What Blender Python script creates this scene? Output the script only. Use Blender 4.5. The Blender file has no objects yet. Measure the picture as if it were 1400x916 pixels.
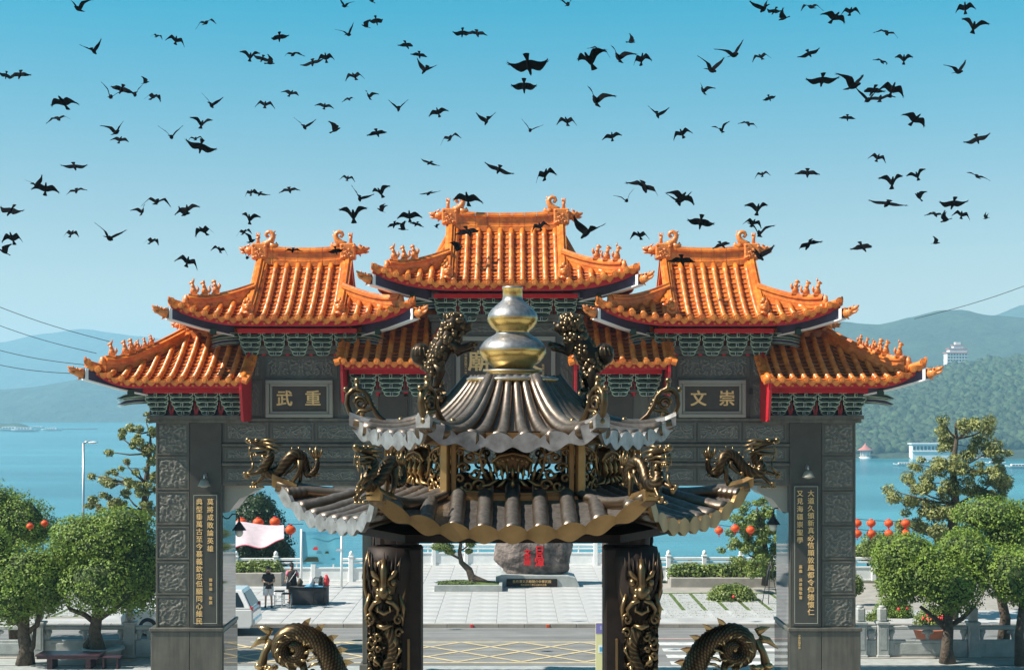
import bpy, math, random
import numpy as np
from mathutils import Vector, Matrix, noise, Euler
random.seed(7); np.random.seed(7)
R = math.radians; PI = math.pi
S = bpy.context.scene
COL = S.collection

# ------------------------------------------------------------------ camera, sky, sun, exposure
F = 2000.0; CAMZ = 8.7; HOR = 550.0
cd = bpy.data.cameras.new('camera'); cam = bpy.data.objects.new('camera', cd); COL.objects.link(cam)
cam.location = (0, 0, CAMZ); cam.rotation_euler = (R(90), 0, 0)
cd.sensor_width = 36; cd.lens = F/1400*36; cd.shift_y = (HOR-458)/1400; cd.clip_end = 30000; cd.clip_start = 0.1
S.camera = cam
SUNV = Vector((0.80, 0.20, -0.86)).normalized()          # direction the light travels
elev = math.asin(-SUNV.z); az = math.atan2(-SUNV.x, -SUNV.y)  # clockwise from +y
W = bpy.data.worlds.new('World'); S.world = W; W.use_nodes = True
wn = W.node_tree.nodes; wl = W.node_tree.links
bg = wn['Background']; bg.inputs['Strength'].default_value = 0.05
sky = wn.new('ShaderNodeTexSky'); sky.sky_type = 'NISHITA'; sky.sun_disc = False
sky.sun_elevation = elev; sky.sun_rotation = az; sky.altitude = 800; sky.air_density = 1.0; sky.dust_density = 0.6; sky.ozone_density = 1.5
tint = wn.new('ShaderNodeMix'); tint.data_type = 'RGBA'; tint.blend_type = 'MULTIPLY'; tint.inputs[0].default_value = 1
tc = wn.new('ShaderNodeTexCoord'); sx = wn.new('ShaderNodeSeparateXYZ'); ramp = wn.new('ShaderNodeValToRGB')
wl.new(tc.outputs['Generated'], sx.inputs[0]); wl.new(sx.outputs['Z'], ramp.inputs[0])
ramp.color_ramp.elements[0].position = 0.0; ramp.color_ramp.elements[0].color = (2.10, 1.34, 1.02, 1)
ramp.color_ramp.elements[1].position = 0.26; ramp.color_ramp.elements[1].color = (0.0, 1.46, 1.44, 1)
e_ = ramp.color_ramp.elements.new(0.14); e_.color = (1.25, 1.36, 1.17, 1)
e_ = ramp.color_ramp.elements.new(1.0); e_.color = (0.33, 0.68, 0.72, 1)
wl.new(sky.outputs[0], tint.inputs[6]); wl.new(ramp.outputs[0], tint.inputs[7]); wl.new(tint.outputs[2], bg.inputs[0])
ld = bpy.data.lights.new('sun', 'SUN'); ld.energy = 5.0; ld.angle = R(0.5); ld.color = (1.0, 0.93, 0.82)
sun = bpy.data.objects.new('sun', ld); COL.objects.link(sun); sun.rotation_euler = SUNV.to_track_quat('-Z', 'Y').to_euler()
sun.location = (-30, -15, 60)
S.view_settings.view_transform = 'Standard'; S.view_settings.look = 'None'; S.view_settings.exposure = 0.85; S.view_settings.gamma = 1
S.render.engine = 'CYCLES'
S.cycles.volume_bounces = 2

def at(px, py, D): return Vector(((px-700)/F*D, D, CAMZ-(py-HOR)/F*D))

# ------------------------------------------------------------------ materials
def nd(nt, t, **kw):
    n = nt.nodes.new(t)
    for k, v in kw.items(): setattr(n, k, v)
    return n
def mat(name, col, rough=0.6, metal=0.0, var=0.0, scale=4.0, col2=None, bump=0.0, bscale=30.0, spec=None, island=0.0, wear=None, translucent=0.0, detail=4, bdist=0.02, vor=False, coat=0, streak=None):
    m = bpy.data.materials.new(name); m.use_nodes = True; nt = m.node_tree; L = nt.links
    b = nt.nodes['Principled BSDF']; b.inputs['Roughness'].default_value = rough; b.inputs['Metallic'].default_value = metal
    if spec is not None: b.inputs['Specular IOR Level'].default_value = spec
    if coat: b.inputs['Coat Weight'].default_value = coat; b.inputs['Coat Roughness'].default_value = 0.15
    t = nd(nt, 'ShaderNodeTexCoord')
    c = nd(nt, 'ShaderNodeRGB'); c.outputs[0].default_value = (*col, 1); out = c.outputs[0]
    if col2 is not None or var:
        n = nd(nt, 'ShaderNodeTexNoise'); n.inputs['Scale'].default_value = scale; n.inputs['Detail'].default_value = detail; n.inputs['Roughness'].default_value = 0.6
        L.new(t.outputs['Object'], n.inputs['Vector'])
        r = nd(nt, 'ShaderNodeValToRGB'); L.new(n.outputs['Fac'], r.inputs[0])
        a = col2 if col2 is not None else tuple(x*(1-var) for x in col)
        z = col if col2 is not None else tuple(min(1, x*(1+var)) for x in col)
        r.color_ramp.elements[0].position = .35; r.color_ramp.elements[1].position = .65
        r.color_ramp.elements[0].color = (*a, 1); r.color_ramp.elements[1].color = (*z, 1); out = r.outputs[0]
    if streak:    # weather streaks, stains and traffic marks: their own elongated pattern
        mpp = nd(nt, 'ShaderNodeMapping'); mpp.inputs['Scale'].default_value = streak[0]; L.new(t.outputs['Object'], mpp.inputs[0])
        ns = nd(nt, 'ShaderNodeTexNoise'); ns.inputs['Scale'].default_value = 1; ns.inputs['Detail'].default_value = 6; ns.inputs['Roughness'].default_value = .65; L.new(mpp.outputs[0], ns.inputs[0])
        ms_ = nd(nt, 'ShaderNodeMapRange'); ms_.inputs['From Min'].default_value = .35; ms_.inputs['From Max'].default_value = .65; ms_.inputs['To Min'].default_value = 1-streak[1]; ms_.inputs['To Max'].default_value = 1+streak[1]*.6; L.new(ns.outputs['Fac'], ms_.inputs['Value'])
        h2 = nd(nt, 'ShaderNodeHueSaturation'); L.new(ms_.outputs[0], h2.inputs['Value']); L.new(out, h2.inputs['Color']); out = h2.outputs[0]
    if island:
        g = nd(nt, 'ShaderNodeNewGeometry'); hs = nd(nt, 'ShaderNodeHueSaturation')
        mr = nd(nt, 'ShaderNodeMapRange'); mr.inputs['To Min'].default_value = 1-island; mr.inputs['To Max'].default_value = 1+island
        L.new(g.outputs['Random Per Island'], mr.inputs['Value']); L.new(mr.outputs[0], hs.inputs['Value']); L.new(out, hs.inputs['Color']); out = hs.outputs[0]
    if wear is not None:      # bright rubbed edges, dark recesses (from the surface's own curvature)
        g = nd(nt, 'ShaderNodeNewGeometry'); r = nd(nt, 'ShaderNodeValToRGB'); L.new(g.outputs['Pointiness'], r.inputs[0])
        r.color_ramp.elements[0].position = wear[1]; r.color_ramp.elements[1].position = wear[2]
        mx = nd(nt, 'ShaderNodeMix', data_type='RGBA'); L.new(r.outputs[0], mx.inputs[0]); L.new(out, mx.inputs[6]); mx.inputs[7].default_value = (*wear[0], 1); out = mx.outputs[2]
        mr = nd(nt, 'ShaderNodeMapRange'); mr.inputs['To Min'].default_value = rough; mr.inputs['To Max'].default_value = max(.2, rough-.2)
        L.new(r.outputs[0], mr.inputs['Value']); L.new(mr.outputs[0], b.inputs['Roughness'])
    L.new(out, b.inputs['Base Color'])
    if bump:
        if vor:
            n = nd(nt, 'ShaderNodeTexVoronoi'); src = n.outputs['Distance']
        else:
            n = nd(nt, 'ShaderNodeTexNoise'); n.inputs['Detail'].default_value = 5; src = n.outputs['Fac']
        n.inputs['Scale'].default_value = bscale; L.new(t.outputs['Object'], n.inputs['Vector'])
        bp = nd(nt, 'ShaderNodeBump'); bp.inputs['Strength'].default_value = bump; bp.inputs['Distance'].default_value = bdist
        L.new(src, bp.inputs['Height']); L.new(bp.outputs[0], b.inputs['Normal'])
    if translucent:
        tr = nd(nt, 'ShaderNodeBsdfTranslucent'); L.new(out, tr.inputs['Color'])
        ms = nd(nt, 'ShaderNodeMixShader'); ms.inputs[0].default_value = translucent
        L.new(b.outputs[0], ms.inputs[1]); L.new(tr.outputs[0], ms.inputs[2]); L.new(ms.outputs[0], nt.nodes['Material Output'].inputs['Surface'])
    return m
M = {}
M['tile'] = mat('glazed_orange_tile', (0.80, 0.255, 0.038), 0.36, col2=(0.56, 0.12, 0.015), scale=3, bump=.5, bscale=18, bdist=.015, coat=.12, island=.15, streak=((7,7,7),.25), detail=8)
M['tilepan'] = mat('glazed_orange_pan_tile', (0.64, 0.17, 0.024), 0.38, col2=(0.38, 0.07, 0.012), scale=3.5, bump=.3, bscale=30, bdist=.01, island=.25)
M['tilecarve'] = mat('glazed_ornament', (0.80, 0.27, 0.055), 0.3, col2=(0.6, 0.16, 0.03), scale=14, bump=.6, bscale=26, bdist=.03, coat=.3)
M['grout'] = mat('dark_joint', (0.12, 0.03, 0.012), 0.8)
M['stone'] = mat('dark_granite', (0.115, 0.104, 0.082), 0.42, col2=(0.085, 0.078, 0.063), scale=1.6, bump=.2, bscale=45, bdist=.01, streak=((5,5,.45),.32))
M['stonec'] = mat('carved_granite', (0.125, 0.115, 0.092), 0.55, col2=(0.095, 0.09, 0.075), scale=5, bump=.4, bscale=22, bdist=.02, wear=((0.28, 0.265, 0.22), .50, .57), streak=((4,4,.5),.25))
M['stonep'] = mat('polished_granite', (0.062, 0.060, 0.052), 0.22, col2=(0.05, 0.049, 0.043), scale=3, bump=.02, bscale=90)
M['polish'] = mat('mirror_polished_granite', (0.05, 0.055, 0.052), 0.04, spec=1.0)
M['gold'] = mat('gold_paint', (0.80, 0.52, 0.22), 0.45, var=.15, scale=9)
M['goldline'] = mat('pale_incised_line', (0.42, 0.42, 0.34), 0.6, var=.1)
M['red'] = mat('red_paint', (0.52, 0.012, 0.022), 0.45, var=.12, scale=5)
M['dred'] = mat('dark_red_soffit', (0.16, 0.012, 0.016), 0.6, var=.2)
M['green'] = mat('dark_green_paint', (0.010, 0.036, 0.026), 0.6, var=.2, scale=9)
M['mint'] = mat('mint_edge_paint', (0.46, 0.58, 0.47), 0.5, var=.12, scale=12)
M['purple'] = mat('dark_purple_paint', (0.045, 0.035, 0.075), 0.5, var=.2)
M['white'] = mat('white_paint', (0.78, 0.79, 0.78), 0.5, var=.05, scale=3, bump=.1, bscale=12)
M['wmarble'] = mat('white_marble', (0.60, 0.61, 0.60), 0.55, var=.10, scale=2.4, bump=.25, bscale=14)
M['greystone'] = mat('grey_marble', (0.40, 0.42, 0.41), 0.55, col2=(0.30, 0.32, 0.31), scale=3, bump=.4, bscale=18)
M['bronze'] = mat('dark_bronze', (0.060, 0.040, 0.022), 0.38, metal=.85, col2=(0.028, 0.019, 0.012), scale=12, bump=.25, bscale=40, bdist=.004, wear=((0.50, 0.33, 0.155), .55, .74))
M['bronzes'] = mat('scaled_bronze', (0.045, 0.030, 0.018), 0.40, metal=.85, col2=(0.022, 0.015, 0.010), scale=12, bump=.25, bscale=40, bdist=.004, wear=((0.50, 0.34, 0.16), .505, .62))
M['skysilver'] = mat('skylit_roof_edge', (0.46, 0.45, 0.44), 0.42, metal=.75, col2=(0.24, 0.225, 0.21), scale=9, bump=.3, bscale=30, bdist=.004)  # pale grey eave metal; the reflected sky is painted into its colour
M['bronzed'] = mat('black_bronze', (0.045, 0.033, 0.024), 0.4, metal=.8, col2=(0.022, 0.016, 0.012), scale=9, bump=.25, bscale=40, bdist=.004, wear=((0.26, 0.18, 0.095), .57, .78))
M['gilt'] = mat('gilded_bronze', (0.24, 0.14, 0.058), 0.45, metal=.85, col2=(0.10, 0.052, 0.02), scale=7, bump=.25, bscale=25, bdist=.004, wear=((0.70, 0.47, 0.20), .56, .74))
M['soot'] = mat('sooty_bronze', (0.022, 0.014, 0.011), 0.6, metal=.5, var=.3, scale=8)
def skylit(name, gold, grey, lo, hi, rough=0.32):
    # metal with upward faces mixed to grey: sky reflection put into the colour
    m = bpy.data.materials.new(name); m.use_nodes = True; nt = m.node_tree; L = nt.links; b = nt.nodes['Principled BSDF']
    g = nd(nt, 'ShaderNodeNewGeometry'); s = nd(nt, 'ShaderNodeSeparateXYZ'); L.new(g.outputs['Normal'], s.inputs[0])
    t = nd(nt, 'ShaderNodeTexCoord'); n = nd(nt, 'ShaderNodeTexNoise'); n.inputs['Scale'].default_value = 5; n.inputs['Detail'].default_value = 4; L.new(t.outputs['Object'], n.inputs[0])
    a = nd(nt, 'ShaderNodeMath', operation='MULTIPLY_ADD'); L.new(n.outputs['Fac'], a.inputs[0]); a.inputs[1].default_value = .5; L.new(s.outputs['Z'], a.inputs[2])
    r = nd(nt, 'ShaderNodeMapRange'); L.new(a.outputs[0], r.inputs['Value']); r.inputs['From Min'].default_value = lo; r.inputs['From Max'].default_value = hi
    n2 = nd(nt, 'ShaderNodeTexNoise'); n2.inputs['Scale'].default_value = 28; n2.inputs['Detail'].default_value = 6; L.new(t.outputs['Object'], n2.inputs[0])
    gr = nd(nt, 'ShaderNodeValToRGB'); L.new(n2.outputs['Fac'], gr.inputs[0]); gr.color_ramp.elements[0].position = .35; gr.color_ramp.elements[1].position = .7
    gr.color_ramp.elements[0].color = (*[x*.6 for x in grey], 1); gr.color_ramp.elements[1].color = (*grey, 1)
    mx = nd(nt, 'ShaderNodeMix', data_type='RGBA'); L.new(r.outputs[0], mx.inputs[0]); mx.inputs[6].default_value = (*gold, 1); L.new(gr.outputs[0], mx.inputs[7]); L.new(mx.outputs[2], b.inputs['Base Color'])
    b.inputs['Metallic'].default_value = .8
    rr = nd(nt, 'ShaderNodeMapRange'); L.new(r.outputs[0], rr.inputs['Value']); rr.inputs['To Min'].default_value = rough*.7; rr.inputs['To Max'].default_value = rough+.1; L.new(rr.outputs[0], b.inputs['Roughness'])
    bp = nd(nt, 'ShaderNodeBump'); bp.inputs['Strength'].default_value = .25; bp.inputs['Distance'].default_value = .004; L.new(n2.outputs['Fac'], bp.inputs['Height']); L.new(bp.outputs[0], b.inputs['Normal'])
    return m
M['brass'] = skylit('skylit_brass', (0.70, 0.47, 0.15), (0.36, 0.36, 0.37), .18, .50, .36)
M['roofmetal'] = skylit('skylit_roof_metal', (0.13, 0.085, 0.05), (0.26, 0.235, 0.215), .45, 1.15, .40)
M['leaf'] = mat('banyan_leaf', (0.24, 0.35, 0.045), 0.6, col2=(0.10, 0.17, 0.025), scale=1.6, island=.32, translucent=.28)
M['leafl'] = mat('light_leaf', (0.25, 0.31, 0.07), 0.5, col2=(0.11, 0.17, 0.03), scale=2, island=.4, translucent=.25)
M['leafd'] = mat('dark_leaf', (0.035, 0.075, 0.022), 0.5, col2=(0.018, 0.045, 0.014), scale=2, island=.4, translucent=.15)
M['needle'] = mat('pine_needles', (0.33, 0.34, 0.11), 0.55, col2=(0.15, 0.18, 0.06), scale=1.5, island=.4, translucent=.15)
M['core'] = mat('crown_shade_core', (0.03, 0.05, 0.012), 0.9, var=.3)  # dark balls added inside the crowns to block light and shade them
M['bark'] = mat('bark', (0.115, 0.085, 0.06), 0.85, col2=(0.06, 0.042, 0.03), scale=9, bump=.9, bscale=14, bdist=.05)
M['forest'] = mat('forest_crowns', (0.045, 0.075, 0.028), 0.8, col2=(0.016, 0.034, 0.014), scale=.09, island=.4, bump=.7, bscale=.6, bdist=1.2)
M['hill'] = mat('wooded_hill', (0.035, 0.060, 0.032), 0.9, col2=(0.016, 0.032, 0.018), scale=.012, bump=1, bscale=.03, bdist=14, detail=8)
M['black'] = mat('black_iron', (0.015, 0.015, 0.017), 0.4)
M['feather'] = mat('black_feather', (0.004, 0.004, 0.005), 0.95, spec=.05)
M['asphalt'] = mat('worn_asphalt', (0.21, 0.215, 0.215), 0.85, col2=(0.175, 0.178, 0.175), scale=.9, bump=.3, bscale=40, detail=8, streak=((.12,1.6,1),.32))
M['plaza'] = mat('pale_granite_paving', (0.45, 0.455, 0.455), 0.7, col2=(0.39, 0.395, 0.395), scale=.5, bump=.2, bscale=20, detail=8, streak=((.5,.5,1),.2))
M['yline'] = mat('pale_yellow_paint', (0.62, 0.50, 0.26), 0.7, col2=(0.36, 0.32, 0.24), scale=3, detail=9)
M['wline'] = mat('white_road_paint', (0.66, 0.67, 0.66), 0.7, col2=(0.42,0.43,0.42), scale=3, detail=9)
M['pline'] = mat('faded_red_paint', (0.5, 0.30, 0.27), 0.7, var=.1)
M['kerb'] = mat('kerb_stone', (0.30, 0.28, 0.25), 0.8, var=.15, scale=2)
M['grass'] = mat('grass', (0.10, 0.15, 0.03), 0.8, col2=(0.06, 0.09, 0.02), scale=2, bump=.5, island=.3)
M['soil'] = mat('earth_slope', (0.09, 0.085, 0.045), 0.95, var=.3, scale=.3)
M['rock'] = mat('monument_rock', (0.27, 0.215, 0.19), 0.7, col2=(0.045, 0.034, 0.032), scale=1.7, bump=.8, bscale=4, bdist=.15, detail=9)
M['redpaint'] = mat('bright_red_inscription', (0.75, 0.015, 0.02), 0.5, var=.1)
M['lantern'] = mat('orange_paper', (0.85, 0.14, 0.03), 0.5, var=.08, translucent=.35)
M['lanternlight'] = mat('pale_cream_paper', (0.85, 0.62, 0.42), 0.5, translucent=.3)
M['carpaint'] = mat('white_car_paint', (0.72, 0.74, 0.75), 0.2, coat=1, var=.02)
M['glass'] = mat('dark_glass', (0.015, 0.02, 0.025), 0.05)
M['rubber'] = mat('rubber', (0.018, 0.018, 0.02), 0.8)
M['steel'] = mat('steel', (0.5, 0.51, 0.52), 0.35, metal=.8)
M['taillight'] = mat('red_lamp_glass', (0.55, 0.01, 0.01), 0.15)
M['skin'] = mat('skin', (0.50, 0.27, 0.18), 0.55)
M['hair'] = mat('hair', (0.012, 0.010, 0.010), 0.6)
M['blackcloth'] = mat('black_cloth', (0.018, 0.017, 0.02), 0.85, var=.2)
M['pinkcloth'] = mat('pink_cloth', (0.62, 0.16, 0.22), 0.85)
M['whitecloth'] = mat('white_cloth', (0.65, 0.65, 0.66), 0.85)
M['darkcloth'] = mat('dark_tablecloth', (0.045, 0.045, 0.05), 0.85, var=.2)
M['bluecloth'] = mat('blue_cloth', (0.10, 0.36, 0.55), 0.8)
M['awning'] = mat('pale_lilac_canvas', (0.66, 0.56, 0.62), 0.8, var=.08, translucent=.25)
M['poster'] = mat('blue_lake_print', (0.10, 0.38, 0.52), 0.4, col2=(0.16, 0.50, 0.62), scale=.8)
M['tablepurple'] = mat('maroon_table_top', (0.045, 0.014, 0.022), 0.35, var=.2)
M['building'] = mat('white_render', (0.70, 0.70, 0.69), 0.8, var=.06, scale=.1)
M['pinkroof'] = mat('pink_red_roof', (0.46, 0.16, 0.13), 0.7, var=.1, scale=.2)
M['greyroof'] = mat('pale_grey_roof', (0.55, 0.58, 0.60), 0.6, var=.08, scale=.2)
M['window'] = mat('window_glass', (0.05, 0.07, 0.09), 0.15)
M['yellow'] = mat('yellow_print', (0.72, 0.66, 0.34), 0.6); M['violet'] = mat('violet_print', (0.20, 0.17, 0.42), 0.6)
M['terracotta'] = mat('terracotta', (0.45, 0.17, 0.10), 0.8, var=.1); M['flower'] = mat('red_flower', (0.7, 0.03, 0.04), 0.6, island=.3)
M['lampglass'] = mat('milky_lamp_glass', (0.6, 0.58, 0.5), 0.2)

# water
wm = bpy.data.materials.new('lake_water'); wm.use_nodes = True; nt = wm.node_tree; b = nt.nodes['Principled BSDF']
b.inputs['Roughness'].default_value = .22; b.inputs['IOR'].default_value = 1.33; b.inputs['Specular IOR Level'].default_value = .35
t = nd(nt, 'ShaderNodeTexCoord'); mp = nd(nt, 'ShaderNodeMapping'); mp.inputs['Scale'].default_value = (.35, 1, 1); nt.links.new(t.outputs['Object'], mp.inputs[0])
n = nd(nt, 'ShaderNodeTexNoise'); n.inputs['Scale'].default_value = .25; n.inputs['Detail'].default_value = 6; nt.links.new(mp.outputs[0], n.inputs[0])
bp = nd(nt, 'ShaderNodeBump'); bp.inputs['Strength'].default_value = .35; bp.inputs['Distance'].default_value = .8; nt.links.new(n.outputs['Fac'], bp.inputs['Height']); nt.links.new(bp.outputs[0], b.inputs['Normal'])
mp2 = nd(nt, 'ShaderNodeMapping'); mp2.inputs['Scale'].default_value = (.0025, .012, 1); nt.links.new(t.outputs['Object'], mp2.inputs[0])
n2 = nd(nt, 'ShaderNodeTexNoise'); n2.inputs['Scale'].default_value = 1; n2.inputs['Detail'].default_value = 5; nt.links.new(mp2.outputs[0], n2.inputs[0])
r = nd(nt, 'ShaderNodeValToRGB'); nt.links.new(n2.outputs['Fac'], r.inputs[0]); r.color_ramp.elements[0].position = .35; r.color_ramp.elements[1].position = .7
r.color_ramp.elements[0].color = (0.010, 0.12, 0.17, 1); r.color_ramp.elements[1].color = (0.045, 0.26, 0.32, 1); nt.links.new(r.outputs[0], b.inputs['Base Color'])  # pale streaks in the colour stand in for reflections on the lake
M['water'] = wm

# ------------------------------------------------------------------ mesh helpers
class MB:
    def __init__(s): s.v = []; s.f = []; s.m = []; s.s = []; s.X = None
    def add(s, v, f, m=0, sm=False):
        o = len(s.v)
        if s.X is not None: v = [s.X @ Vector(p) for p in v]
        s.v.extend([tuple(p) for p in v]); s.f.extend([tuple(i+o for i in q) for q in f]); s.m.extend([m]*len(f)); s.s.extend([sm]*len(f)); return s
    def box(s, x0, x1, y0, y1, z0, z1, m=0):
        return s.add([(x0,y0,z0),(x1,y0,z0),(x1,y1,z0),(x0,y1,z0),(x0,y0,z1),(x1,y0,z1),(x1,y1,z1),(x0,y1,z1)],
                     [(0,3,2,1),(4,5,6,7),(0,1,5,4),(1,2,6,5),(2,3,7,6),(3,0,4,7)], m)
    def bbox(s, x0, x1, y0, y1, z0, z1, b=.01, m=0):   # box with chamfered edges on every side
        for a in ((x0,x1,y0+b,y1-b,z0+b,z1-b),(x0+b,x1-b,y0,y1,z0+b,z1-b),(x0+b,x1-b,y0+b,y1-b,z0,z1)): pass
        V = []; idx = {}
        cs = [(x0,x1),(y0,y1),(z0,z1)]
        for i in (0,1):
            for j in (0,1):
                for k in (0,1):
                    p = (cs[0][i], cs[1][j], cs[2][k]); sg = (1-2*i, 1-2*j, 1-2*k)
                    for ax in range(3):
                        q = list(p)
                        for o in range(3):
                            if o != ax: q[o] += b*sg[o]
                        idx[(i,j,k,ax)] = len(V); V.append(q)
        Fc = []
        for ax in range(3):
            for e in (0,1):
                o = [a for a in range(3) if a != ax]; r = []
                for (u, w) in ((0,0),(1,0),(1,1),(0,1)):
                    c = [0,0,0]; c[ax] = e; c[o[0]] = u; c[o[1]] = w; r.append(idx[(*c, ax)])
                Fc.append(r)
        for ax in range(3):      # edges along ax
            o = [a for a in range(3) if a != ax]
            for u in (0,1):
                for w in (0,1):
                    c0 = [0,0,0]; c1 = [0,0,0]; c0[o[0]] = c1[o[0]] = u; c0[o[1]] = c1[o[1]] = w; c1[ax] = 1
                    Fc.append([idx[(*c0,o[0])], idx[(*c1,o[0])], idx[(*c1,o[1])], idx[(*c0,o[1])]])
        for i in (0,1):
            for j in (0,1):
                for k in (0,1): Fc.append([idx[(i,j,k,0)], idx[(i,j,k,1)], idx[(i,j,k,2)]])
        return s.add(V, Fc, m)
    def tube(s, P, r, n=8, m=0, cap=True, sm=True, fl=1.0, ref=(0,0,1), mod=None):
        P = [Vector(p) for p in P]; N = len(P)
        rr = r if isinstance(r, (list, tuple)) else [r]*N
        T = [((P[min(i+1,N-1)]-P[max(i-1,0)]).normalized()) for i in range(N)]
        up = Vector(ref)
        if abs(T[0].dot(up)) > .95: up = Vector((0,1,0)) if abs(T[0].y) < .9 else Vector((1,0,0))
        a = (up - T[0]*up.dot(T[0])).normalized(); V = []
        for i in range(N):
            a = (a - T[i]*a.dot(T[i]));
            a = a.normalized() if a.length > 1e-6 else Vector((1,0,0))
            bb = T[i].cross(a)
            for k in range(n):
                th = 2*PI*k/n; q = rr[i]*(1+(mod(i, k) if mod else 0)); V.append(P[i] + a*math.cos(th)*q + bb*math.sin(th)*q*fl)
        Fc = [(i*n+k, i*n+(k+1)%n, (i+1)*n+(k+1)%n, (i+1)*n+k) for i in range(N-1) for k in range(n)]
        if cap: Fc += [tuple(range(n-1,-1,-1)), tuple((N-1)*n+k for k in range(n))]
        return s.add(V, Fc, m, sm)
    def lathe(s, prof, n=24, m=0, c=(0,0,0), sm=True):
        V = []; N = len(prof)
        for (r_, z) in prof:
            for k in range(n):
                th = 2*PI*k/n; V.append((c[0]+r_*math.cos(th), c[1]+r_*math.sin(th), c[2]+z))
        Fc = [(i*n+k, i*n+(k+1)%n, (i+1)*n+(k+1)%n, (i+1)*n+k) for i in range(N-1) for k in range(n)]
        Fc += [tuple(range(n-1,-1,-1)), tuple((N-1)*n+k for k in range(n))]
        return s.add(V, Fc, m, sm)
    def ball(s, c, r, n=8, m=0, rot=None, nz=None, jit=0):
        if not isinstance(r, (tuple, list)): r = (r,r,r)
        nz = nz or max(4, n//2+1); V = []
        for i in range(nz+1):
            ph = PI*i/nz - PI/2
            for k in range(n):
                th = 2*PI*k/n; p = Vector((r[0]*math.cos(ph)*math.cos(th), r[1]*math.cos(ph)*math.sin(th), r[2]*math.sin(ph)))
                if jit and 0 < i < nz: p *= 1+random.uniform(-jit, jit)
                if rot is not None: p = rot @ p
                V.append(Vector(c)+p)
        Fc = [(i*n+k, i*n+(k+1)%n, (i+1)*n+(k+1)%n, (i+1)*n+k) for i in range(nz) for k in range(n)]
        return s.add(V, Fc, m, True)
    def prism(s, poly, y0, y1, m=0, sm=False):   # polygon in x,z extruded in y
        n = len(poly); V = [(x,y0,z) for x,z in poly]+[(x,y1,z) for x,z in poly]
        Fc = [tuple(range(n)), tuple(range(2*n-1, n-1, -1))]+[(i, i+n, (i+1)%n+n, (i+1)%n) for i in range(n)]
        return s.add(V, Fc, m, sm)
    def sweep(s, P, prof, m=0, sm=False, cap=True):   # profile (side, up) along path, upright
        P = [Vector(p) for p in P]; N = len(P); n = len(prof); V = []
        for i in range(N):
            T = (P[min(i+1,N-1)]-P[max(i-1,0)]); T.z = 0
            T = T.normalized() if T.length > 1e-6 else Vector((0,1,0)); sd = Vector((T.y, -T.x, 0))
            for (u, w) in prof: V.append(P[i]+sd*u+Vector((0,0,w)))
        Fc = [(i*n+k, i*n+(k+1)%n, (i+1)*n+(k+1)%n, (i+1)*n+k) for i in range(N-1) for k in range(n)]
        if cap: Fc += [tuple(range(n-1,-1,-1)), tuple((N-1)*n+k for k in range(n))]
        return s.add(V, Fc, m, sm)
    def grid(s, fn, nu, nv, m=0, sm=True):
        V = [fn(i/nu, j/nv) for i in range(nu+1) for j in range(nv+1)]
        Fc = [(i*(nv+1)+j, (i+1)*(nv+1)+j, (i+1)*(nv+1)+j+1, i*(nv+1)+j+1) for i in range(nu) for j in range(nv)]
        return s.add(V, Fc, m, sm)
    def mesh(s, name, mats):
        me = bpy.data.meshes.new(name); me.from_pydata(s.v, [], s.f)
        for k in (mats if isinstance(mats, (list, tuple)) else [mats]): me.materials.append(M[k])
        me.polygons.foreach_set('material_index', s.m); me.polygons.foreach_set('use_smooth', s.s)
        import bmesh
        bm = bmesh.new(); bm.from_mesh(me); bmesh.ops.recalc_face_normals(bm, faces=bm.faces); bm.to_mesh(me); bm.free()
        me.update(); return me
    def build(s, name, mats, parent=None, loc=None, rot=None):
        return link(name, s.mesh(name, mats), parent, loc, rot)
def link(name, me, parent=None, loc=None, rot=None):
    o = bpy.data.objects.new(name, me); COL.objects.link(o)
    if parent is not None: o.parent = parent
    if loc is not None: o.location = loc
    if rot is not None: o.rotation_euler = rot
    return o
def tag(o, label=None, cat=None, group=None, kind=None):
    for k, v in (('label', label), ('category', cat), ('group', group), ('kind', kind)):
        if v: o[k] = v
    return o
def empty(name, loc=(0,0,0), rz=0, label=None, cat=None, group=None):
    o = bpy.data.objects.new(name, None); COL.objects.link(o); o.location = loc; o.rotation_euler = (0,0,rz); o.empty_display_size = .2
    return tag(o, label, cat, group)
def copy_tree(o, parent=None):
    c = o.copy(); COL.objects.link(c)
    if parent is not None: c.parent = parent
    for ch in list(o.children): copy_tree(ch, c)
    return c
def text(name, body, size, parent, loc, m='gold', extrude=.012, rot=(R(90),0,0), bold=.0, shear=0, align='CENTER', spacing=1.0):
    cu = bpy.data.curves.new(name, 'FONT'); cu.body = body; cu.size = size; cu.extrude = extrude
    cu.align_x = align; cu.align_y = 'CENTER'; cu.space_line = spacing; cu.resolution_u = 3
    tmp = bpy.data.objects.new(name, cu); COL.objects.link(tmp)
    dg = bpy.context.evaluated_depsgraph_get(); me = bpy.data.meshes.new_from_object(tmp.evaluated_get(dg))
    bpy.data.objects.remove(tmp)
    if bold:      # heavier brush strokes: the same outline laid again a little to each side
        v = [q.co.copy() for q in me.vertices]; f = [tuple(p.vertices) for p in me.polygons]; V = []; Fc = []
        for j, (dx, dy) in enumerate(((-1,-.6),(1,.6),(-1,.6),(1,-.6),(0,0))):
            o_ = len(V); V += [(p.x+dx*bold*size, p.y+dy*bold*size, p.z+j*.0006) for p in v]; Fc += [tuple(i+o_ for i in q) for q in f]
        me = bpy.data.meshes.new(name); me.from_pydata(V, [], Fc)
    me.materials.clear(); me.materials.append(M[m])
    return link(name, me, parent, loc, rot)

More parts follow.
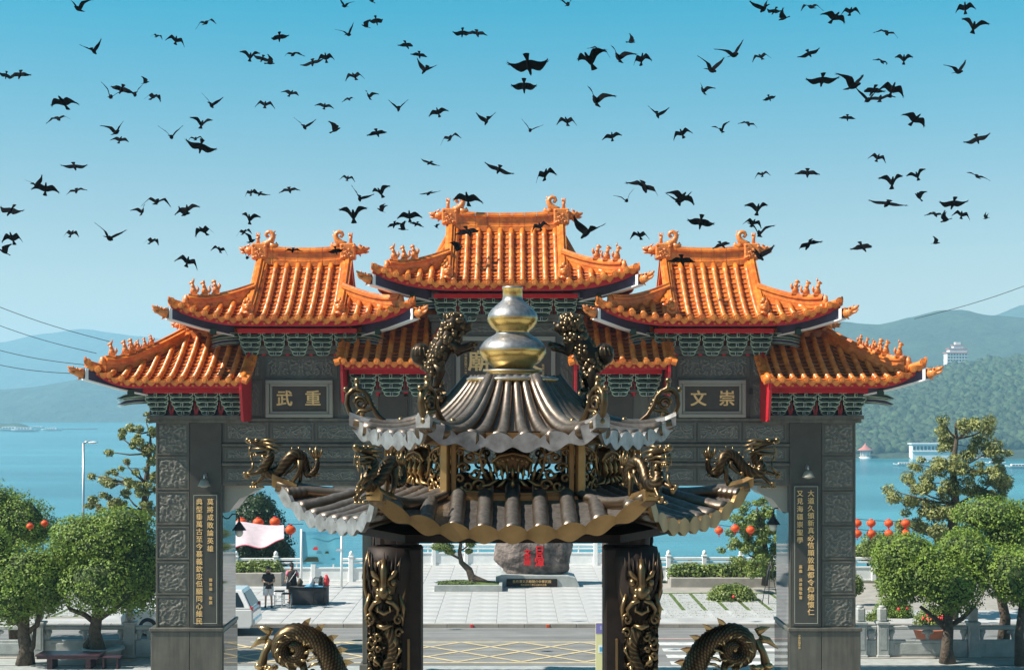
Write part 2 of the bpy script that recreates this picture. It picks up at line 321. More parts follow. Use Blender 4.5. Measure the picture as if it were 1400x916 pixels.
def np_mesh(name, V, Fq, mats, mi=None, smooth=False):
    me = bpy.data.meshes.new(name); nv = len(V); nf = len(Fq); k = Fq.shape[1]
    me.vertices.add(nv); me.vertices.foreach_set('co', V.astype(np.float32).ravel())
    me.loops.add(nf*k); me.loops.foreach_set('vertex_index', Fq.astype(np.int32).ravel())
    me.polygons.add(nf); me.polygons.foreach_set('loop_start', np.arange(0, nf*k, k, dtype=np.int32)); me.polygons.foreach_set('loop_total', np.full(nf, k, dtype=np.int32))
    if mi is not None: me.polygons.foreach_set('material_index', mi.astype(np.int32))
    for q in mats: me.materials.append(M[q])
    me.update(calc_edges=True); me.validate()
    if smooth: me.polygons.foreach_set('use_smooth', np.ones(nf, dtype=bool))
    return me

# ------------------------------------------------------------------ setting: terrain, water, roads
def structure(o): o['kind'] = 'structure'; return o
LAKE = -26.3
# terrain sheet: street plateau, slope to the lake bed, out to the horizon
def terr(x, y):
    e = max(0, min(1, (y-78)/30.0)); e2 = max(0, min(1, (abs(x+1)-95)/60))
    z = -0.03
    z = z + (-32-z)*(e*e*(3-2*e))
    return z
ys = [-280, -60, -20, 0, 20, 40, 60, 70, 77, 80, 84, 88, 92, 96, 100, 104, 108, 115, 200, 600, 2000, 5600]
xs = [-4200, -3000, -900, -300, -120, -60, -30, 0, 30, 60, 120, 300, 900, 3000, 4200]
mb = MB(); V = [(x, y, terr(x, y)) for y in ys for x in xs]; nx = len(xs)
mb.add(V, [(j*nx+i, j*nx+i+1, (j+1)*nx+i+1, (j+1)*nx+i) for j in range(len(ys)-1) for i in range(nx-1)], 0)
structure(mb.build('ground', 'soil'))
mb = MB(); mb.add([(-4200,90,LAKE),(4200,90,LAKE),(4200,5600,LAKE),(-4200,5600,LAKE)], [(0,1,2,3)]); structure(mb.build('lake', 'water'))
mb = MB(); mb.add([(-70,17.3,0),(70,17.3,0),(70,48.4,0),(-70,48.4,0)], [(0,1,2,3)]); structure(mb.build('forecourt_paving', 'greystone'))
mb = MB(); mb.add([(-90,48.4,0.004),(90,48.4,0.004),(90,56.5,0.004),(-90,56.5,0.004)], [(0,1,2,3)]); structure(mb.build('road', 'asphalt'))
# temple terrace the camera and the burner stand on
mb = MB(); mb.box(-16, 16, -14, 17, -1, 5.2); structure(mb.build('temple_terrace', 'greystone'))
# plaza slabs: separate stones with joints (a real step above the road)
PL = .12
mb = MB(); mb.box(-90, 90, 56.72, 69.6, -.2, PL-.012); mb.box(-6.1, 6.4, 69.6, 77.3, -.2, PL-.012)
plz = structure(mb.build('plaza', 'kerb'))
slab = MB().bbox(-.595, .595, -.595, .595, 0, .03, .006).mesh('paving_slab', 'plaza')
big = MB(); cnt = 0
for i in range(-34, 35):
    for j in range(17):
        x = i*1.2; y = 57.35+j*1.2
        if y > 69.4 and not -5.6 < x < 5.9: continue
        if 5.6 < x and y > 59.9 and y < 70: continue
        if x < -16 and y > 58.5: continue
        vis = -12.2 < x < 5
        if vis:
            o = link('paving_slab', slab, plz, (x, y, PL-.018+random.uniform(-.0015,.0015)), (0,0,0)); cnt += 1
        else: big.box(x-.595, x+.595, y-.595, y+.595, PL-.018, PL+.012)
if big.v: tag(big.build('paving_slabs', 'plaza', plz), kind='stuff')
# kerb stones
kb = MB().bbox(-.49, .49, -.1, .1, -.2, PL+.03, .012).mesh('kerb_stone', 'kerb')
kr = structure(MB().box(-90, 90, 56.53, 56.7, -.3, .05).build('kerb', 'kerb'))
for i in range(-26, 30): link('kerb_stone', kb, kr, (i*1.0, 56.62, random.uniform(-.003,.003)))
# road markings: yellow box junction, crosswalk, faded red line
def strip(name, x0, y0, x1, y1, w, z, m):
    d = Vector((x1-x0, y1-y0, 0)).normalized(); s = Vector((-d.y, d.x, 0))*w/2
    a = Vector((x0,y0,z)); b_ = Vector((x1,y1,z))
    mbb = MB(); mbb.add([a-s, b_-s, b_+s, a+s], [(0,1,2,3)]); return mbb
road = bpy.data.objects['road']
def mark(name, x0, y0, x1, y1, w, m, z=.008): strip(name, x0, y0, x1, y1, w, z, m).build(name, m, road)
mark('yellow_line', -9.5, 53.15, 3.6, 53.15, .17, 'yline'); mark('yellow_line', -12, 48.95, 3.6, 48.95, .17, 'yline', .0085)
k = 0
for i in range(-12, 6):
    for s_ in (1, -1):
        x0 = i*2.15+.3; x1 = x0+s_*4.3
        y0, y1 = 49.04, 53.06
        # clip to the box at x<3.6
        if max(x0, x1) > 3.6:
            tt = (3.6-min(x0,x1))/4.3
            if tt <= 0.05: continue
            if s_ > 0: x1 = 3.6; y1 = y0+(53.06-49.04)*tt
            else: y0 = y1-(53.06-49.04)*tt; x0 = 3.6
        mark('hatch_line', x0, y0, x1, y1, .16, 'yline', .009+.0004*k); k += 1
for y in (52.75, 51.45, 50.15, 48.85):
    mark('crosswalk_bar', 5.3, y, 10.2, y, .62, 'wline')
mark('red_line', 5.2, 53.9, 14, 53.9, .14, 'pline')
# grass-jointed paver beds behind the kerb, left and right
def paver_bed(x0, x1, y0, y1, name):
    bed = structure(MB().box(x0, x1, y0, y1, .02, PL-.002).build(name, 'grass'))
    me = MB().bbox(-.36, .36, -.19, .19, 0, .05, .008).mesh('paver', 'plaza')
    nxp = int((x1-x0)/.9); nyp = int((y1-y0)/.46)
    for i in range(nxp):
        for j in range(nyp):
            link('paver', me, bed, (x0+.45+i*.9, y0+.25+j*.46, PL-.03+random.uniform(-.003,.003)), (0,0,random.uniform(-.015,.015)))
paver_bed(6.2, 14.2, 58.2, 66.0, 'paver_bed')
paver_bed(-22, -15.6, 58.6, 66.5, 'paver_bed')

# ------------------------------------------------------------------ far hills, mountains, forest
def ridge(name, D, pts, depth, rough, seed, m='hill', base=LAKE-4, tagk=True):
    # pts: skyline (px,py) seen from the viewpoint at distance D
    n = 150; x0 = pts[0][0]; x1 = pts[-1][0]
    def sky_(px):
        for a, b_ in zip(pts, pts[1:]):
            if a[0] <= px <= b_[0]:
                tt = (px-a[0])/(b_[0]-a[0]); tt = tt*tt*(3-2*tt)*.5+tt*.5; return a[1]+(b_[1]-a[1])*tt
        return pts[-1][1]
    def fn(u, v):
        px = x0+(x1-x0)*u; X = (px-700)/F*D; top = CAMZ-(sky_(px)-HOR)/F*D
        y = D-depth*.5+depth*1.0*v
        # v .5 is the crest
        p = 1-abs(v-.5)*2; p = max(0, p)**.8
        h = base+(top-base)*p
        nn = noise.fractal(Vector((X/depth*3+seed, y/depth*3, seed)), 1, 2, 6)
        h += nn*rough*(.25+.75*math.sin(min(1,p)*PI*.5))*(1 if p < .98 else .5)
        return (X, y, h)
    mb = MB(); mb.grid(fn, n, 30); return structure(mb.build(name, m))
ridge('mountain', 5000, [(-1100,500),(-700,462),(-300,468),(0,470),(60,455),(110,449),(190,458),(320,480),(500,505),(900,520)], 1100, 15, 3.1)
ridge('mountain', 3400, [(900,520),(1150,478),(1280,450),(1355,434),(1400,418),(1600,405),(1950,450),(2300,510)], 900, 15, 7.7)
ridge('hill', 2900, [(-1100,525),(-500,540),(-100,535),(0,531),(40,529),(90,521),(125,513),(160,516),(210,530),(260,548),(330,560),(520,564),(700,566)], 700, 12, 5.2)
ridge('hill', 2250, [(880,520),(1000,470),(1100,450),(1150,441),(1200,445),(1245,436),(1285,428),(1320,427),(1350,432),(1400,434),(1600,425),(2000,440),(2300,480)], 900, 16, 9.4)
def near_top(px):
    pts = [(1080,600),(1130,560),(1180,540),(1215,527),(1255,516),(1300,505),(1350,497),(1400,492),(1600,480)]
    for a, b_ in zip(pts, pts[1:]):
        if a[0] <= px <= b_[0]: return a[1]+(b_[1]-a[1])*(px-a[0])/(b_[0]-a[0])
    return 480
def hillz(X, y):
    px = 700+X/y*F; top = CAMZ-(near_top(px)-HOR)/F*1330
    v = max(0, min(1, (y-905)/420)); e = (v**.75)
    return LAKE-2+(top-LAKE)*e if y < 1325 else top-(y-1325)*.12
def fnh(u, v):
    y = 900+v*900; X = (1060-700)/F*y+u*(1650-1060)/F*y; return (X, y, hillz(X, y))
mb = MB(); mb.grid(fnh, 50, 40); structure(mb.build('wooded_hillside', 'hill'))
# crowns of the wood on that hillside: too many to count
def crown_field(name, n, gen, rr, lab, m='forest'):
    base = MB(); base.ball((0,0,0), 1, 7, nz=5); bv = np.array(base.v); bf = [q for q in base.f]; bf = np.array(bf)
    VV = []; FF = []; o = 0
    for i in range(n):
        p = gen(i)
        if p is None: continue
        r_ = random.uniform(*rr); v = bv*(1+np.random.uniform(-.22,.22,(len(bv),1)))*np.array([r_, r_, r_*random.uniform(.75,1.25)])+np.array(p)
        VV.append(v); FF.append(bf+o); o += len(bv)
    me = np_mesh(name, np.vstack(VV), np.vstack(FF), [m], smooth=False)
    o_ = link(name, me); tag(o_, lab, 'forest', kind='stuff'); return o_
def gen1(i):
    y = 926+random.random()**1.2*415; px = random.uniform(1085, 1440); X = (px-700)/F*y; return (X, y, hillz(X, y)+random.uniform(1, 3))
crown_field('forest', 5600, gen1, (1.3, 5.0), 'dense green wood covering the hillside across the lake')

# far buildings
def box_building(name, p, w, d, h, floors, bays, label, cat, wall='building', roofm='pinkroof', hip=False, rows=None):
    e = empty(name, p, 0, label, cat)
    mb = MB(); mb.box(-w/2, w/2, 0, d, -6, h); mb.build('wall', wall, e)
    fh = h/floors
    wmes = MB().box(-w/bays*.32, w/bays*.32, -.12, .1, fh*.22, fh*.78).mesh('window', 'window')
    for f in range(floors):
        for b_ in range(bays): link('window', wmes, e, (-w/2+w/bays*(b_+.5), 0, f*fh))
        mb = MB(); mb.box(-w/2-.4, w/2+.4, -.5, 0, f*fh-.2, f*fh+.25); mb.build('floor_band', wall, e)
    mb = MB()
    if hip: mb.add([(-w/2-1,-1,h),(w/2+1,-1,h),(w/2+1,d+1,h),(-w/2-1,d+1,h),(-w*.28,d/2,h+w*.14),(w*.28,d/2,h+w*.14)], [(0,1,5,4),(1,2,5),(2,3,4,5),(3,0,4),(0,3,2,1)])
    else: mb.box(-w/2-.8, w/2+.8, -.8, d+.8, h, h+.9)
    mb.build('roof', roofm, e)
    return e
D = 1380
p = at(1309, 503, D); h = box_building('hotel', p, 19, 12, 14, 5, 7, 'tall white hotel with stepped red-edged upper floors on the wooded hilltop', 'building')
mb = MB(); mb.box(-7, 9.5, 1, 11, 13.9, 18); mb.box(-8, 10.5, .5, 11.5, 18, 18.8, 1); mb.box(-3, 6, 2, 9, 18.8, 21.5); mb.box(-4, 7, 1.5, 9.5, 21.5, 22, 1); mb.box(-1, 4, 3, 8, 22, 24.5); mb.build('upper_storey', ['building', 'pinkroof'], h)
p = at(1223, 530, 1345); box_building('apartment_building', p, 24, 12, 10, 3, 9, 'low pale pink apartment block among the hill trees just right of the gate roof', 'building', roofm='pinkroof')
p = at(1273, 617, 905); box_building('lakeside_hall', p, 23, 8, 4.2, 1, 10, 'long white lakeside hall with a flat grey roof on the far shore', 'building', roofm='greyroof')
p = at(1381, 609, 950); box_building('lakeside_house', p, 15, 8, 5.4, 2, 6, 'pale two-storey lakeside house at the right edge of the far shore', 'building', roofm='greyroof')
p = at(1394, 588, 1000); box_building('hillside_villa', p, 9, 6, 4, 1, 3, 'small white villa in the trees above the right far shore', 'building', roofm='greyroof', hip=True)
# pavilion with the red pointed roof
e = empty('lakeside_pavilion', at(1183, 626, 915), 0, 'small white round pavilion with pointed red roof on the far shore', 'pavilion')
mb = MB(); mb.lathe([(4,-1),(4,.6),(3.4,.6),(3.4,.7)], 12); mb.lathe([(2.2,.6),(2.2,5)], 12); mb.build('base', 'building', e)
for k in range(8): MB().tube([(3*math.cos(k*PI/4),3*math.sin(k*PI/4),.6),(3*math.cos(k*PI/4),3*math.sin(k*PI/4),5)], .28, 6).build('column', 'building', e)
mb = MB(); mb.lathe([(5,4.8),(4.6,5.2),(2.2,6.6),(.5,8.6),(.1,9.4)], 12); mb.build('roof', 'pinkroof', e)
# boats
def boat(p, L_, label, cabin=True, rz=0):
    e = empty('boat', p, rz, label, 'boat', 'boats moored on the lake')
    mb = MB()
    def hull(u, v):
        x = (u-.5)*L_; wd = L_*.15*(1-abs(u*2-1)**3); a = (v-.5)*PI
        return (x, math.sin(a)*wd*1.0, .2+L_*.05*(1-math.cos(a)*1.0)*1.4+(abs(u-.5)*2)**3*.6)
    mb.grid(hull, 14, 8); mb.box(-L_*.38, L_*.38, -L_*.1, L_*.1, L_*.05, L_*.07); mb.build('hull', 'building', e)
    if cabin:
        mb = MB(); mb.bbox(-L_*.28, L_*.22, -L_*.08, L_*.08, L_*.07, L_*.15, .1); mb.build('cabin', 'building', e)
        for k in range(4): MB().box(-L_*.25+k*L_*.11, -L_*.25+k*L_*.11+L_*.08, -L_*.083, -L_*.08, L_*.09, L_*.13).build('window', 'window', e)
    return e
for (px, py, L_, lab) in [(1237,637,13,'long white tour boat left of the pine top by the far shore'), (1266,634,11,'white cabin boat directly behind the left boughs of the pine'),
        (1361,635,12,'white tour boat just right of the pine on the far water'), (1393,640,15,'largest white boat at the right edge of the photo'), (1345,628,9,'small pale boat tucked against the far shore behind the pine')]:
    D = 35*F/(py-HOR); p = at(px, py, D); boat((p.x, D, LAKE), L_, lab)
for (px, py, L_, lab) in [(14,589,34,'leftmost white houseboat on the far water'), (35,590,34,'second white houseboat from the left edge'), (52,586,22,'white square floating house, tallest of the left group'), (71,589,26,'rightmost white houseboat of the left group')]:
    D = 35*F/(py-HOR); p = at(px, py, D); boat((p.x, D, LAKE), L_, lab)
e = tag(MB().ball((0,0,0), (34,20,9), 12, jit=.2).build('islet', 'forest', None, (at(6,587,1890).x, 1890, LAKE-1)), kind='structure')
mb = MB(); p = at(100, 587, 1890); mb.box(p.x-24, p.x+32, 1888, 1890, LAKE-.2, LAKE+.8); tag(mb.build('jetty', 'bark'), 'thin dark floating jetty beside the left houseboats', 'jetty')

# ------------------------------------------------------------------ haze
hz = bpy.data.materials.new('haze_air'); hz.use_nodes = True; nt = hz.node_tree; nt.nodes.remove(nt.nodes['Principled BSDF'])
pv = nd(nt, 'ShaderNodeVolumePrincipled'); pv.inputs['Color'].default_value = (0.45, 0.76, 0.95, 1); pv.inputs['Density'].default_value = 0.00026; pv.inputs['Anisotropy'].default_value = 0
nt.links.new(pv.outputs[0], nt.nodes['Material Output'].inputs['Volume']); M['haze'] = hz
mb = MB(); mb.box(-4400, 4400, -400, 5800, -40, 275); hzo = tag(mb.build('haze', 'haze'), kind='stuff')
#HAZE_END

# ------------------------------------------------------------------ the memorial gate
YF = 42.0; YC = 43.0; K = 0.021; GX = -0.18
def gz(py): return CAMZ-(py-HOR)*K
gate = empty('memorial_gate', (GX, YC, 0), 0, 'huge dark granite temple gate with tiered orange glazed tile roofs', 'gate')
YL = YF-YC      # front plane of the walls in gate coordinates
YB = -YL+.0
def relief(w, h, seed, depth=.035, n=38, kind=0):
    mb = MB(); rnd = random.Random(seed); off = Vector((rnd.uniform(0,50), rnd.uniform(0,50), seed))
    nu = max(8, int(n*max(1, w/h)*.8)); nu = min(nu, 90); nv = n
    def fn(u, v):
        x = (u-.5)*w; z = (v-.5)*h; xx = abs(x) if kind == 1 else x
        e = min(u*w, (1-u)*w, v*h, (1-v)*h)
        q = Vector((xx*6.4, z*6.4, 0))+off
        wv = noise.noise_vector(q*.7)*.8
        r1 = 1-abs(noise.noise(q+wv))*4.2; r2 = 1-abs(noise.noise(q*2.1+wv*3))*3.5
        d = max(0, r1)*.75+max(0, r2)*.45
        d *= min(1, max(0, (e-.02)/.06))
        return (x, -.005-depth*min(1.2, d), z)
    mb.grid(fn, nu, nv, 0); b = .045
    for a in ((-w/2-b, w/2+b, -h/2-b, -h/2), (-w/2-b, w/2+b, h/2, h/2+b), (-w/2-b, -w/2, -h/2, h/2), (w/2, w/2+b, -h/2, h/2)):
        mb.box(a[0], a[1], -.035, .02, a[2], a[3], 1)
    return mb
_rel = {}
def panel(cx, cz, w, h, seed, y=YL, kind=0, name='carved_panel', depth=.035):
    key = (round(w,2), round(h,2), seed, kind)
    if key not in _rel: _rel[key] = relief(w, h, seed, depth, kind=kind).mesh(name, ['stonec', 'stone'])
    return link(name, _rel[key], gate, (cx, y-.004, cz))
def gp(name, boxes, m='stone', b=.015):
    mb = MB()
    for q in boxes: mb.bbox(*q, b)
    return mb.build(name, m, gate)
zc = gz(578)
for s in (-1, 1):
    def X(a, b_): return (min(s*a, s*b_), max(s*a, s*b_))
    # outer pier: carved column face, pilaster board, plinth
    x = X(388*K, 478.5*K); gp('pier', [(*x, YL, 1, gz(862), zc)])
    gp('plinth', [(*X(386*K, 431*K-.004), YL-.12, 1.12, 0, gz(862)-.003)]); gp('plinth', [(*X(431*K+.004, 484*K), YL-.12, 1.12, 0, gz(862)-.003)]); x2 = X(434*K, 485*K)
    x = X(384.5*K, 486*K); gp('plinth_ledge', [(*x, YL-.16, 1.16, gz(862), gz(857))], b=.02)
    for i in range(6): panel(s*455*K, gz(599+i*47.6), .86, .86, 10+i)
    x = X(350*K, 484.5*K); gp('cornice', [(*x, YL-.18, 1.18, zc, gz(573)), ], b=.01)
    x = X(349*K, 487*K); gp('cornice', [(*x, YL-.26, 1.26, gz(573), gz(567.5))], b=.01)
    x = X(388.5*K, 431*K); gp('pilaster', [(*x, YL-.07, YL+.05, gz(857), zc-.002)], 'stonep', .008)
    # couplet board
    x = X(391.5*K, 427.5*K); gp('couplet_board', [(*x, YL-.13, YL-.06, gz(854), gz(674) if s < 0 else gz(662))], 'stonep', .006)
    top = gz(674) if s < 0 else gz(662); bot = gz(854)
    mb = MB(); a, b_ = x[0]+.045, x[1]-.045; lw = .012
    mb.box(a, b_, YL-.136, YL-.131, top-.06, top-.06+lw); mb.box(a, b_, YL-.136, YL-.131, bot+.06, bot+.06+lw)
    mb.box(a, a+lw, YL-.136, YL-.131, bot+.06+lw, top-.06); mb.box(b_-lw, b_, YL-.136, YL-.131, bot+.06+lw, top-.06); mb.build('incised_frame', 'goldline', gate)
    gp('polished_facing', [(*X(386.9*K, 387.9*K), YL+.03, .97, gz(856), gz(662))], 'polish', .002)
    gp('polished_facing', [(*X(137.2*K, 138.3*K), YL+.03, .97, 1.25, gz(640))], 'polish', .002); gp('polished_facing', [(*X(385.0*K, 385.9*K), YL-.05, 1.05, .2, gz(864))], 'polish', .002)
    # side bay lintels
    x = X(196*K, 388*K)
    gp('lintel', [(*x, YL+.02, .98, gz(664), gz(637))]); gp('lintel', [(*x, YL, 1, gz(632), gz(610))]); gp('lintel', [(*x, YL+.02, .98, gz(606), gz(571))])
    gp('lintel_moulding', [(*x, YL-.07, 1.05, gz(636.8), gz(632.2))], b=.02); gp('lintel_moulding', [(*x, YL-.07, 1.05, gz(609.8), gz(606.2))], b=.02)
    gp('lintel_moulding', [(*x, YL-.05, 1.05, gz(575), gz(571)-.001)], b=.02)
    c = s*292*K
    for q, (y0, y1) in enumerate(((660,640),(630,612),(603.5,577.5))):
        for e2 in (-1, 0, 1): panel(c+e2*62*K, (gz(y0)+gz(y1))/2, 56*K-.02, gz(y1)-gz(y0)-.1, 30+q*3+abs(e2), y=YL+(.02 if q != 1 else 0), depth=.028)
    # corner brackets at the opening
    for xa, d in ((388*K, -1), (196*K, 1)):
        pts = [(0,0),(42*K*d,0),(42*K*d,-8*K),(33*K*d,-14*K),(22*K*d,-18*K),(14*K*d,-28*K),(8*K*d,-36*K),(0,-38*K)]
        MB().prism([(s*(xa+p[0]), gz(664)+p[1]-.002) for p in pts], YL+.25, .7, 0).build('corner_bracket', 'stonec', gate)
    # inner pier
    x = X(138.5*K, 196*K); gp('pier', [(*x, YL, 1, 1.2, gz(535))]); x = X(135*K, 199.5*K); gp('plinth', [(*x, YL-.12, 1.12, 0, 1.197)])
    gp('pier_band', [(X(150*K,184*K)[0], X(150*K,184*K)[1], YL-.05, YL+.02, 1.3, gz(660))], 'stonep', .008)
    # tower wall, name plaque
    tx = s*282*K
    gp('tower_wall', [(tx-73*K, tx+73*K, YL+.06, .94, gz(571)+.001, gz(484))])
    gp('tower_cornice', [(tx-77*K, tx+77*K, YL-.08, 1.08, gz(484), gz(478))], b=.01); gp('tower_cornice', [(tx-80*K, tx+80*K, YL-.16, 1.16, gz(478)+.001, gz(472.5))], b=.01)
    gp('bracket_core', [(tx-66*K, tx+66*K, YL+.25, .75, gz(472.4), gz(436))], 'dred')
    panel(tx+2*K, gz(502), 2.0, .56, 51, y=YL+.06, kind=1); panel(tx-s*0-62*K, gz(502), .34, .56, 52, y=YL+.06); panel(tx+63*K, gz(502), .34, .56, 53, y=YL+.06)
    panel(tx-62*K, gz(546), .34, .98, 54, y=YL+.06, depth=.015); panel(tx+63*K, gz(546), .34, .98, 55, y=YL+.06, depth=.015)
    pc = gz(545); e = gp('name_plaque', [(tx-37*K, tx+37*K, YL-.0, YL+.05, gz(561), gz(527.5))], 'stonep', .005)
    fr = []
    for (w2, h2, t_, yy) in ((46*K, 25.5*K, 5*K, -.09), (40.5*K, 20.5*K, 3.4*K, -.045)):
        fr += [(tx-w2, tx+w2, YL+yy, YL+.07, pc+h2-t_, pc+h2), (tx-w2, tx+w2, YL+yy, YL+.07, pc-h2, pc-h2+t_), (tx-w2, tx-w2+t_, YL+yy, YL+.07, pc-h2+t_, pc+h2-t_), (tx+w2-t_, tx+w2, YL+yy, YL+.07, pc-h2+t_, pc+h2-t_)]
    gp('plaque_frame', fr, 'stonec', .012)
    ch = '武重' if s < 0 else '文崇'
    for i, cch in enumerate(ch): text('inscription', cch, .47, gate, (tx+(-19.5+39*i+(-1 if s < 0 else 1))*K, YL-.004, pc-.02), extrude=.012, bold=.022)
    # wall beside the pilaster above the inner pier, up to the inner roof
    x = X(100*K, 215*K); gp('inner_wall', [(*x, YL+.04, .96, gz(571)+.002 if False else gz(635), gz(536))])
    x = X(134*K, 174*K); gp('flat_pilaster', [(*x, YL-.05, YL+.06, gz(634), gz(538))], 'stonep', .008)
    for xx in (116, 192):
        panel(s*xx*K, gz(555), 26*K, 30*K, 61, y=YL+.04, depth=.015); panel(s*xx*K, gz(590), 26*K, 22*K, 62, y=YL+.04, depth=.02); panel(s*xx*K, gz(618), 26*K, 22*K, 63, y=YL+.04, depth=.02)
    gp('inner_cornice', [(X(96*K, 214*K)[0], X(96*K, 214*K)[1], YL-.08, 1.08, gz(536)+.001, gz(532.5))], b=.008)
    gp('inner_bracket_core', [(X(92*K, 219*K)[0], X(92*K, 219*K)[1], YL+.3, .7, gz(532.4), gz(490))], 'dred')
    x = X(355*K, 480*K); gp('outer_bracket_core', [(*x, YL+.3, .7, gz(567.3), gz(515))], 'dred')
# couplets in gold characters
def column_text(s_, x, top, size, pitch, parent_y, name='inscription'):
    for i, c in enumerate(s_):
        if c != ' ': text(name, c, size, gate, (x, parent_y, top-i*pitch), extrude=.008, bold=.012)
for s, big_, small_, sig in ((-1, '典型垂萬古至今慕義欽忠但願同心維民', '莫將成敗論英雄', '魏清德 敬撰'), (1, '大道久頒新真必信願敦風都令仰德懷仁', '又見海疆崇聖學', '嘉義 吳景隆敬書')):
    xc = s*409.5*K
    if s < 0:
        column_text(big_, xc-8*K, gz(686), .195, 10.15*K, YL-.137); column_text(small_, xc+7*K, gz(686), .19, 10.6*K, YL-.137); column_text(sig, xc+7.5*K, gz(792), .10, 6.2*K, YL-.137)
    else:
        column_text(big_, xc+6.5*K, gz(674.5), .195, 10.1*K, YL-.137); column_text(small_, xc-8.5*K, gz(674.5), .19, 10.6*K, YL-.137); column_text(sig, xc-7.5*K, gz(774), .10, 6.0*K, YL-.137)
        text('small_inscription', '\n'.join('中華民國年建'), .07, gate, (xc-9*K, YL-.125, gz(876)), extrude=.003)
# centre wall and lintel
gp('centre_wall', [(-102*K, 102*K, YL+.02, .98, gz(634), gz(440))])
gp('centre_cornice', [(-104*K, 104*K, YL-.08, 1.08, gz(440)+.001, gz(435.5))], b=.008); gp('centre_cornice', [(-107*K, 107*K, YL-.16, 1.16, gz(435.4), gz(430))], b=.008)
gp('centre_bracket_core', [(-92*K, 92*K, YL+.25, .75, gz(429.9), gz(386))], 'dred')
gp('centre_lintel', [(-134*K, 134*K, YL-.03, YL+.015, gz(634)+.01, gz(590))], b=.01)
for e2 in (-2, -1, 0, 1, 2): panel(e2*50*K, gz(612), 44*K, 32*K, 71+abs(e2), y=YL-.035)
pcz = gz(494); gp('name_plaque', [(-62*K, 62*K, YL-.03, YL+.03, gz(530), gz(466))], 'stonep', .006)
gp('plaque_frame', [(-68*K, 68*K, YL-.08, YL+.03, gz(466), gz(460)), (-68*K, 68*K, YL-.08, YL+.03, gz(536), gz(530)), (-68*K, -62*K, YL-.08, YL+.03, gz(530), gz(466)), (62*K, 68*K, YL-.08, YL+.03, gz(530), gz(466))], 'stonec', .012)
for i, c in enumerate('廟武文'): text('inscription', c, .62, gate, ((-37+36*i)*K, YL-.034, pcz-.03), extrude=.02, bold=.025)
text('small_inscription', '\n'.join('中華民國六十年'), .085, gate, (-54.5*K, YL-.034, gz(498)), extrude=.004); text('small_inscription', '\n'.join('敬獻日月潭'), .085, gate, (51*K, YL-.034, gz(508)), extrude=.004)
panel(0, gz(450), 3.2, .24, 81, y=YL+.02, kind=1); 
for s in (-1, 1): panel(s*85*K, gz(500), .5, 1.5, 82, y=YL+.02, depth=.02); MB().bbox(-.05,.05,-.02,.04,-.07,.07,.01).build('spot_lamp', 'black', gate, (s*94*K+(0 if s>0 else 0), YL-.02, gz(500)))
MB().bbox(-.05,.05,-.03,.03,-.09,.09,.01).build('spot_lamp', 'black', gate, (335*K, YL+.02, gz(535)))

# bracket sets (dougong)
def bracket_mb(half=False):
    mb = MB(); W_ = .60; zt = 0
    rows = [(.325,.115,0.0,.46),(.315,.11,-.14,.38),(.285,.10,-.275,.30),(.235,.095,-.40,.22),(.185,.085,-.51,.15)]
    for i, (w, h, z, fwd) in enumerate(rows):
        y0 = -fwd; y1 = 0.05
        # upswept boat shaped arm: mint outline plate just behind a dark green face that stands proud inside it
        def boat_(g):
            ww = w+g; zz = h/2+g
            return [(-ww, z+zz*.95), (-ww, z+zz*.1), (-ww*.80, z-zz*.75), (-ww*.62, z-zz), (ww*.62, z-zz), (ww*.80, z-zz*.75), (ww, z+zz*.1), (ww, z+zz*.95), (ww*.74, z+zz*.95), (ww*.66, z+zz*.25), (-ww*.66, z+zz*.25), (-ww*.74, z+zz*.95)]
        mb.prism(boat_(.012), y0+.012, y0+.045, 1); mb.prism(boat_(-.008), y0, y0+.011, 0); mb.prism(boat_(.0), y0+.046, y1, 0)
        for xx in (-w*.87, w*.87):      # bearing blocks
            mb.box(xx-.046, xx+.046, y0-.004, y0+.07, z+h*.5, z+h*.5+.052, 1); mb.box(xx-.034, xx+.034, y0-.012, y0-.005, z+h*.5+.010, z+h*.5+.042, 0)
        if i in (0, 2, 4):
            mb.box(-.034, .034, y0-.09, y0-.001, z-.055, z+.06, 1); mb.box(-.023, .023, y0-.098, y0-.091, z-.043, z+.048, 2 if i else 0)
        else: mb.box(-.028, .028, y0-.05, y0-.001, z-.03, z+.05, 0)
    mb.box(-.30,.30,.04,.06,-.56,.10,2)
    return mb
BR = bracket_mb().mesh('bracket_set', ['green', 'mint', 'purple'])
# diamond shaped red fillers between bracket sets
FILL = MB().prism([(-.012,.0),(.012,0),(.075,-.36),(.04,-.55),(-.04,-.55),(-.075,-.36)], -.10, -.06, 0).prism([(-.004,-.12),(.004,-.12),(.03,-.34),(0,-.44),(-.03,-.34)], -.115, -.101, 1).mesh('bracket_filler', ['red', 'green'])
def blade(side, col):
    mb = MB(); P = [(0,0,0),(side*.35,-.12,-.02),(side*.62,-.22,-.06),(side*.85,-.30,-.13)]
    mb.tube(P, [.075,.07,.05,.008], 6, 0, fl=.5); mb.tube([(p[0],p[1]-.045,p[2]-.05) for p in P], [.012,.012,.010,.004], 4, 1, fl=1)
    mb.tube([(p[0],p[1]-.045,p[2]+.05) for p in P], [.012,.012,.010,.004], 4, 1)
    return mb.mesh('bracket_blade', [col, 'mint'])
BLADES = {(s, c): blade(s, c) for s in (-1, 1) for c in ('green', 'purple')}

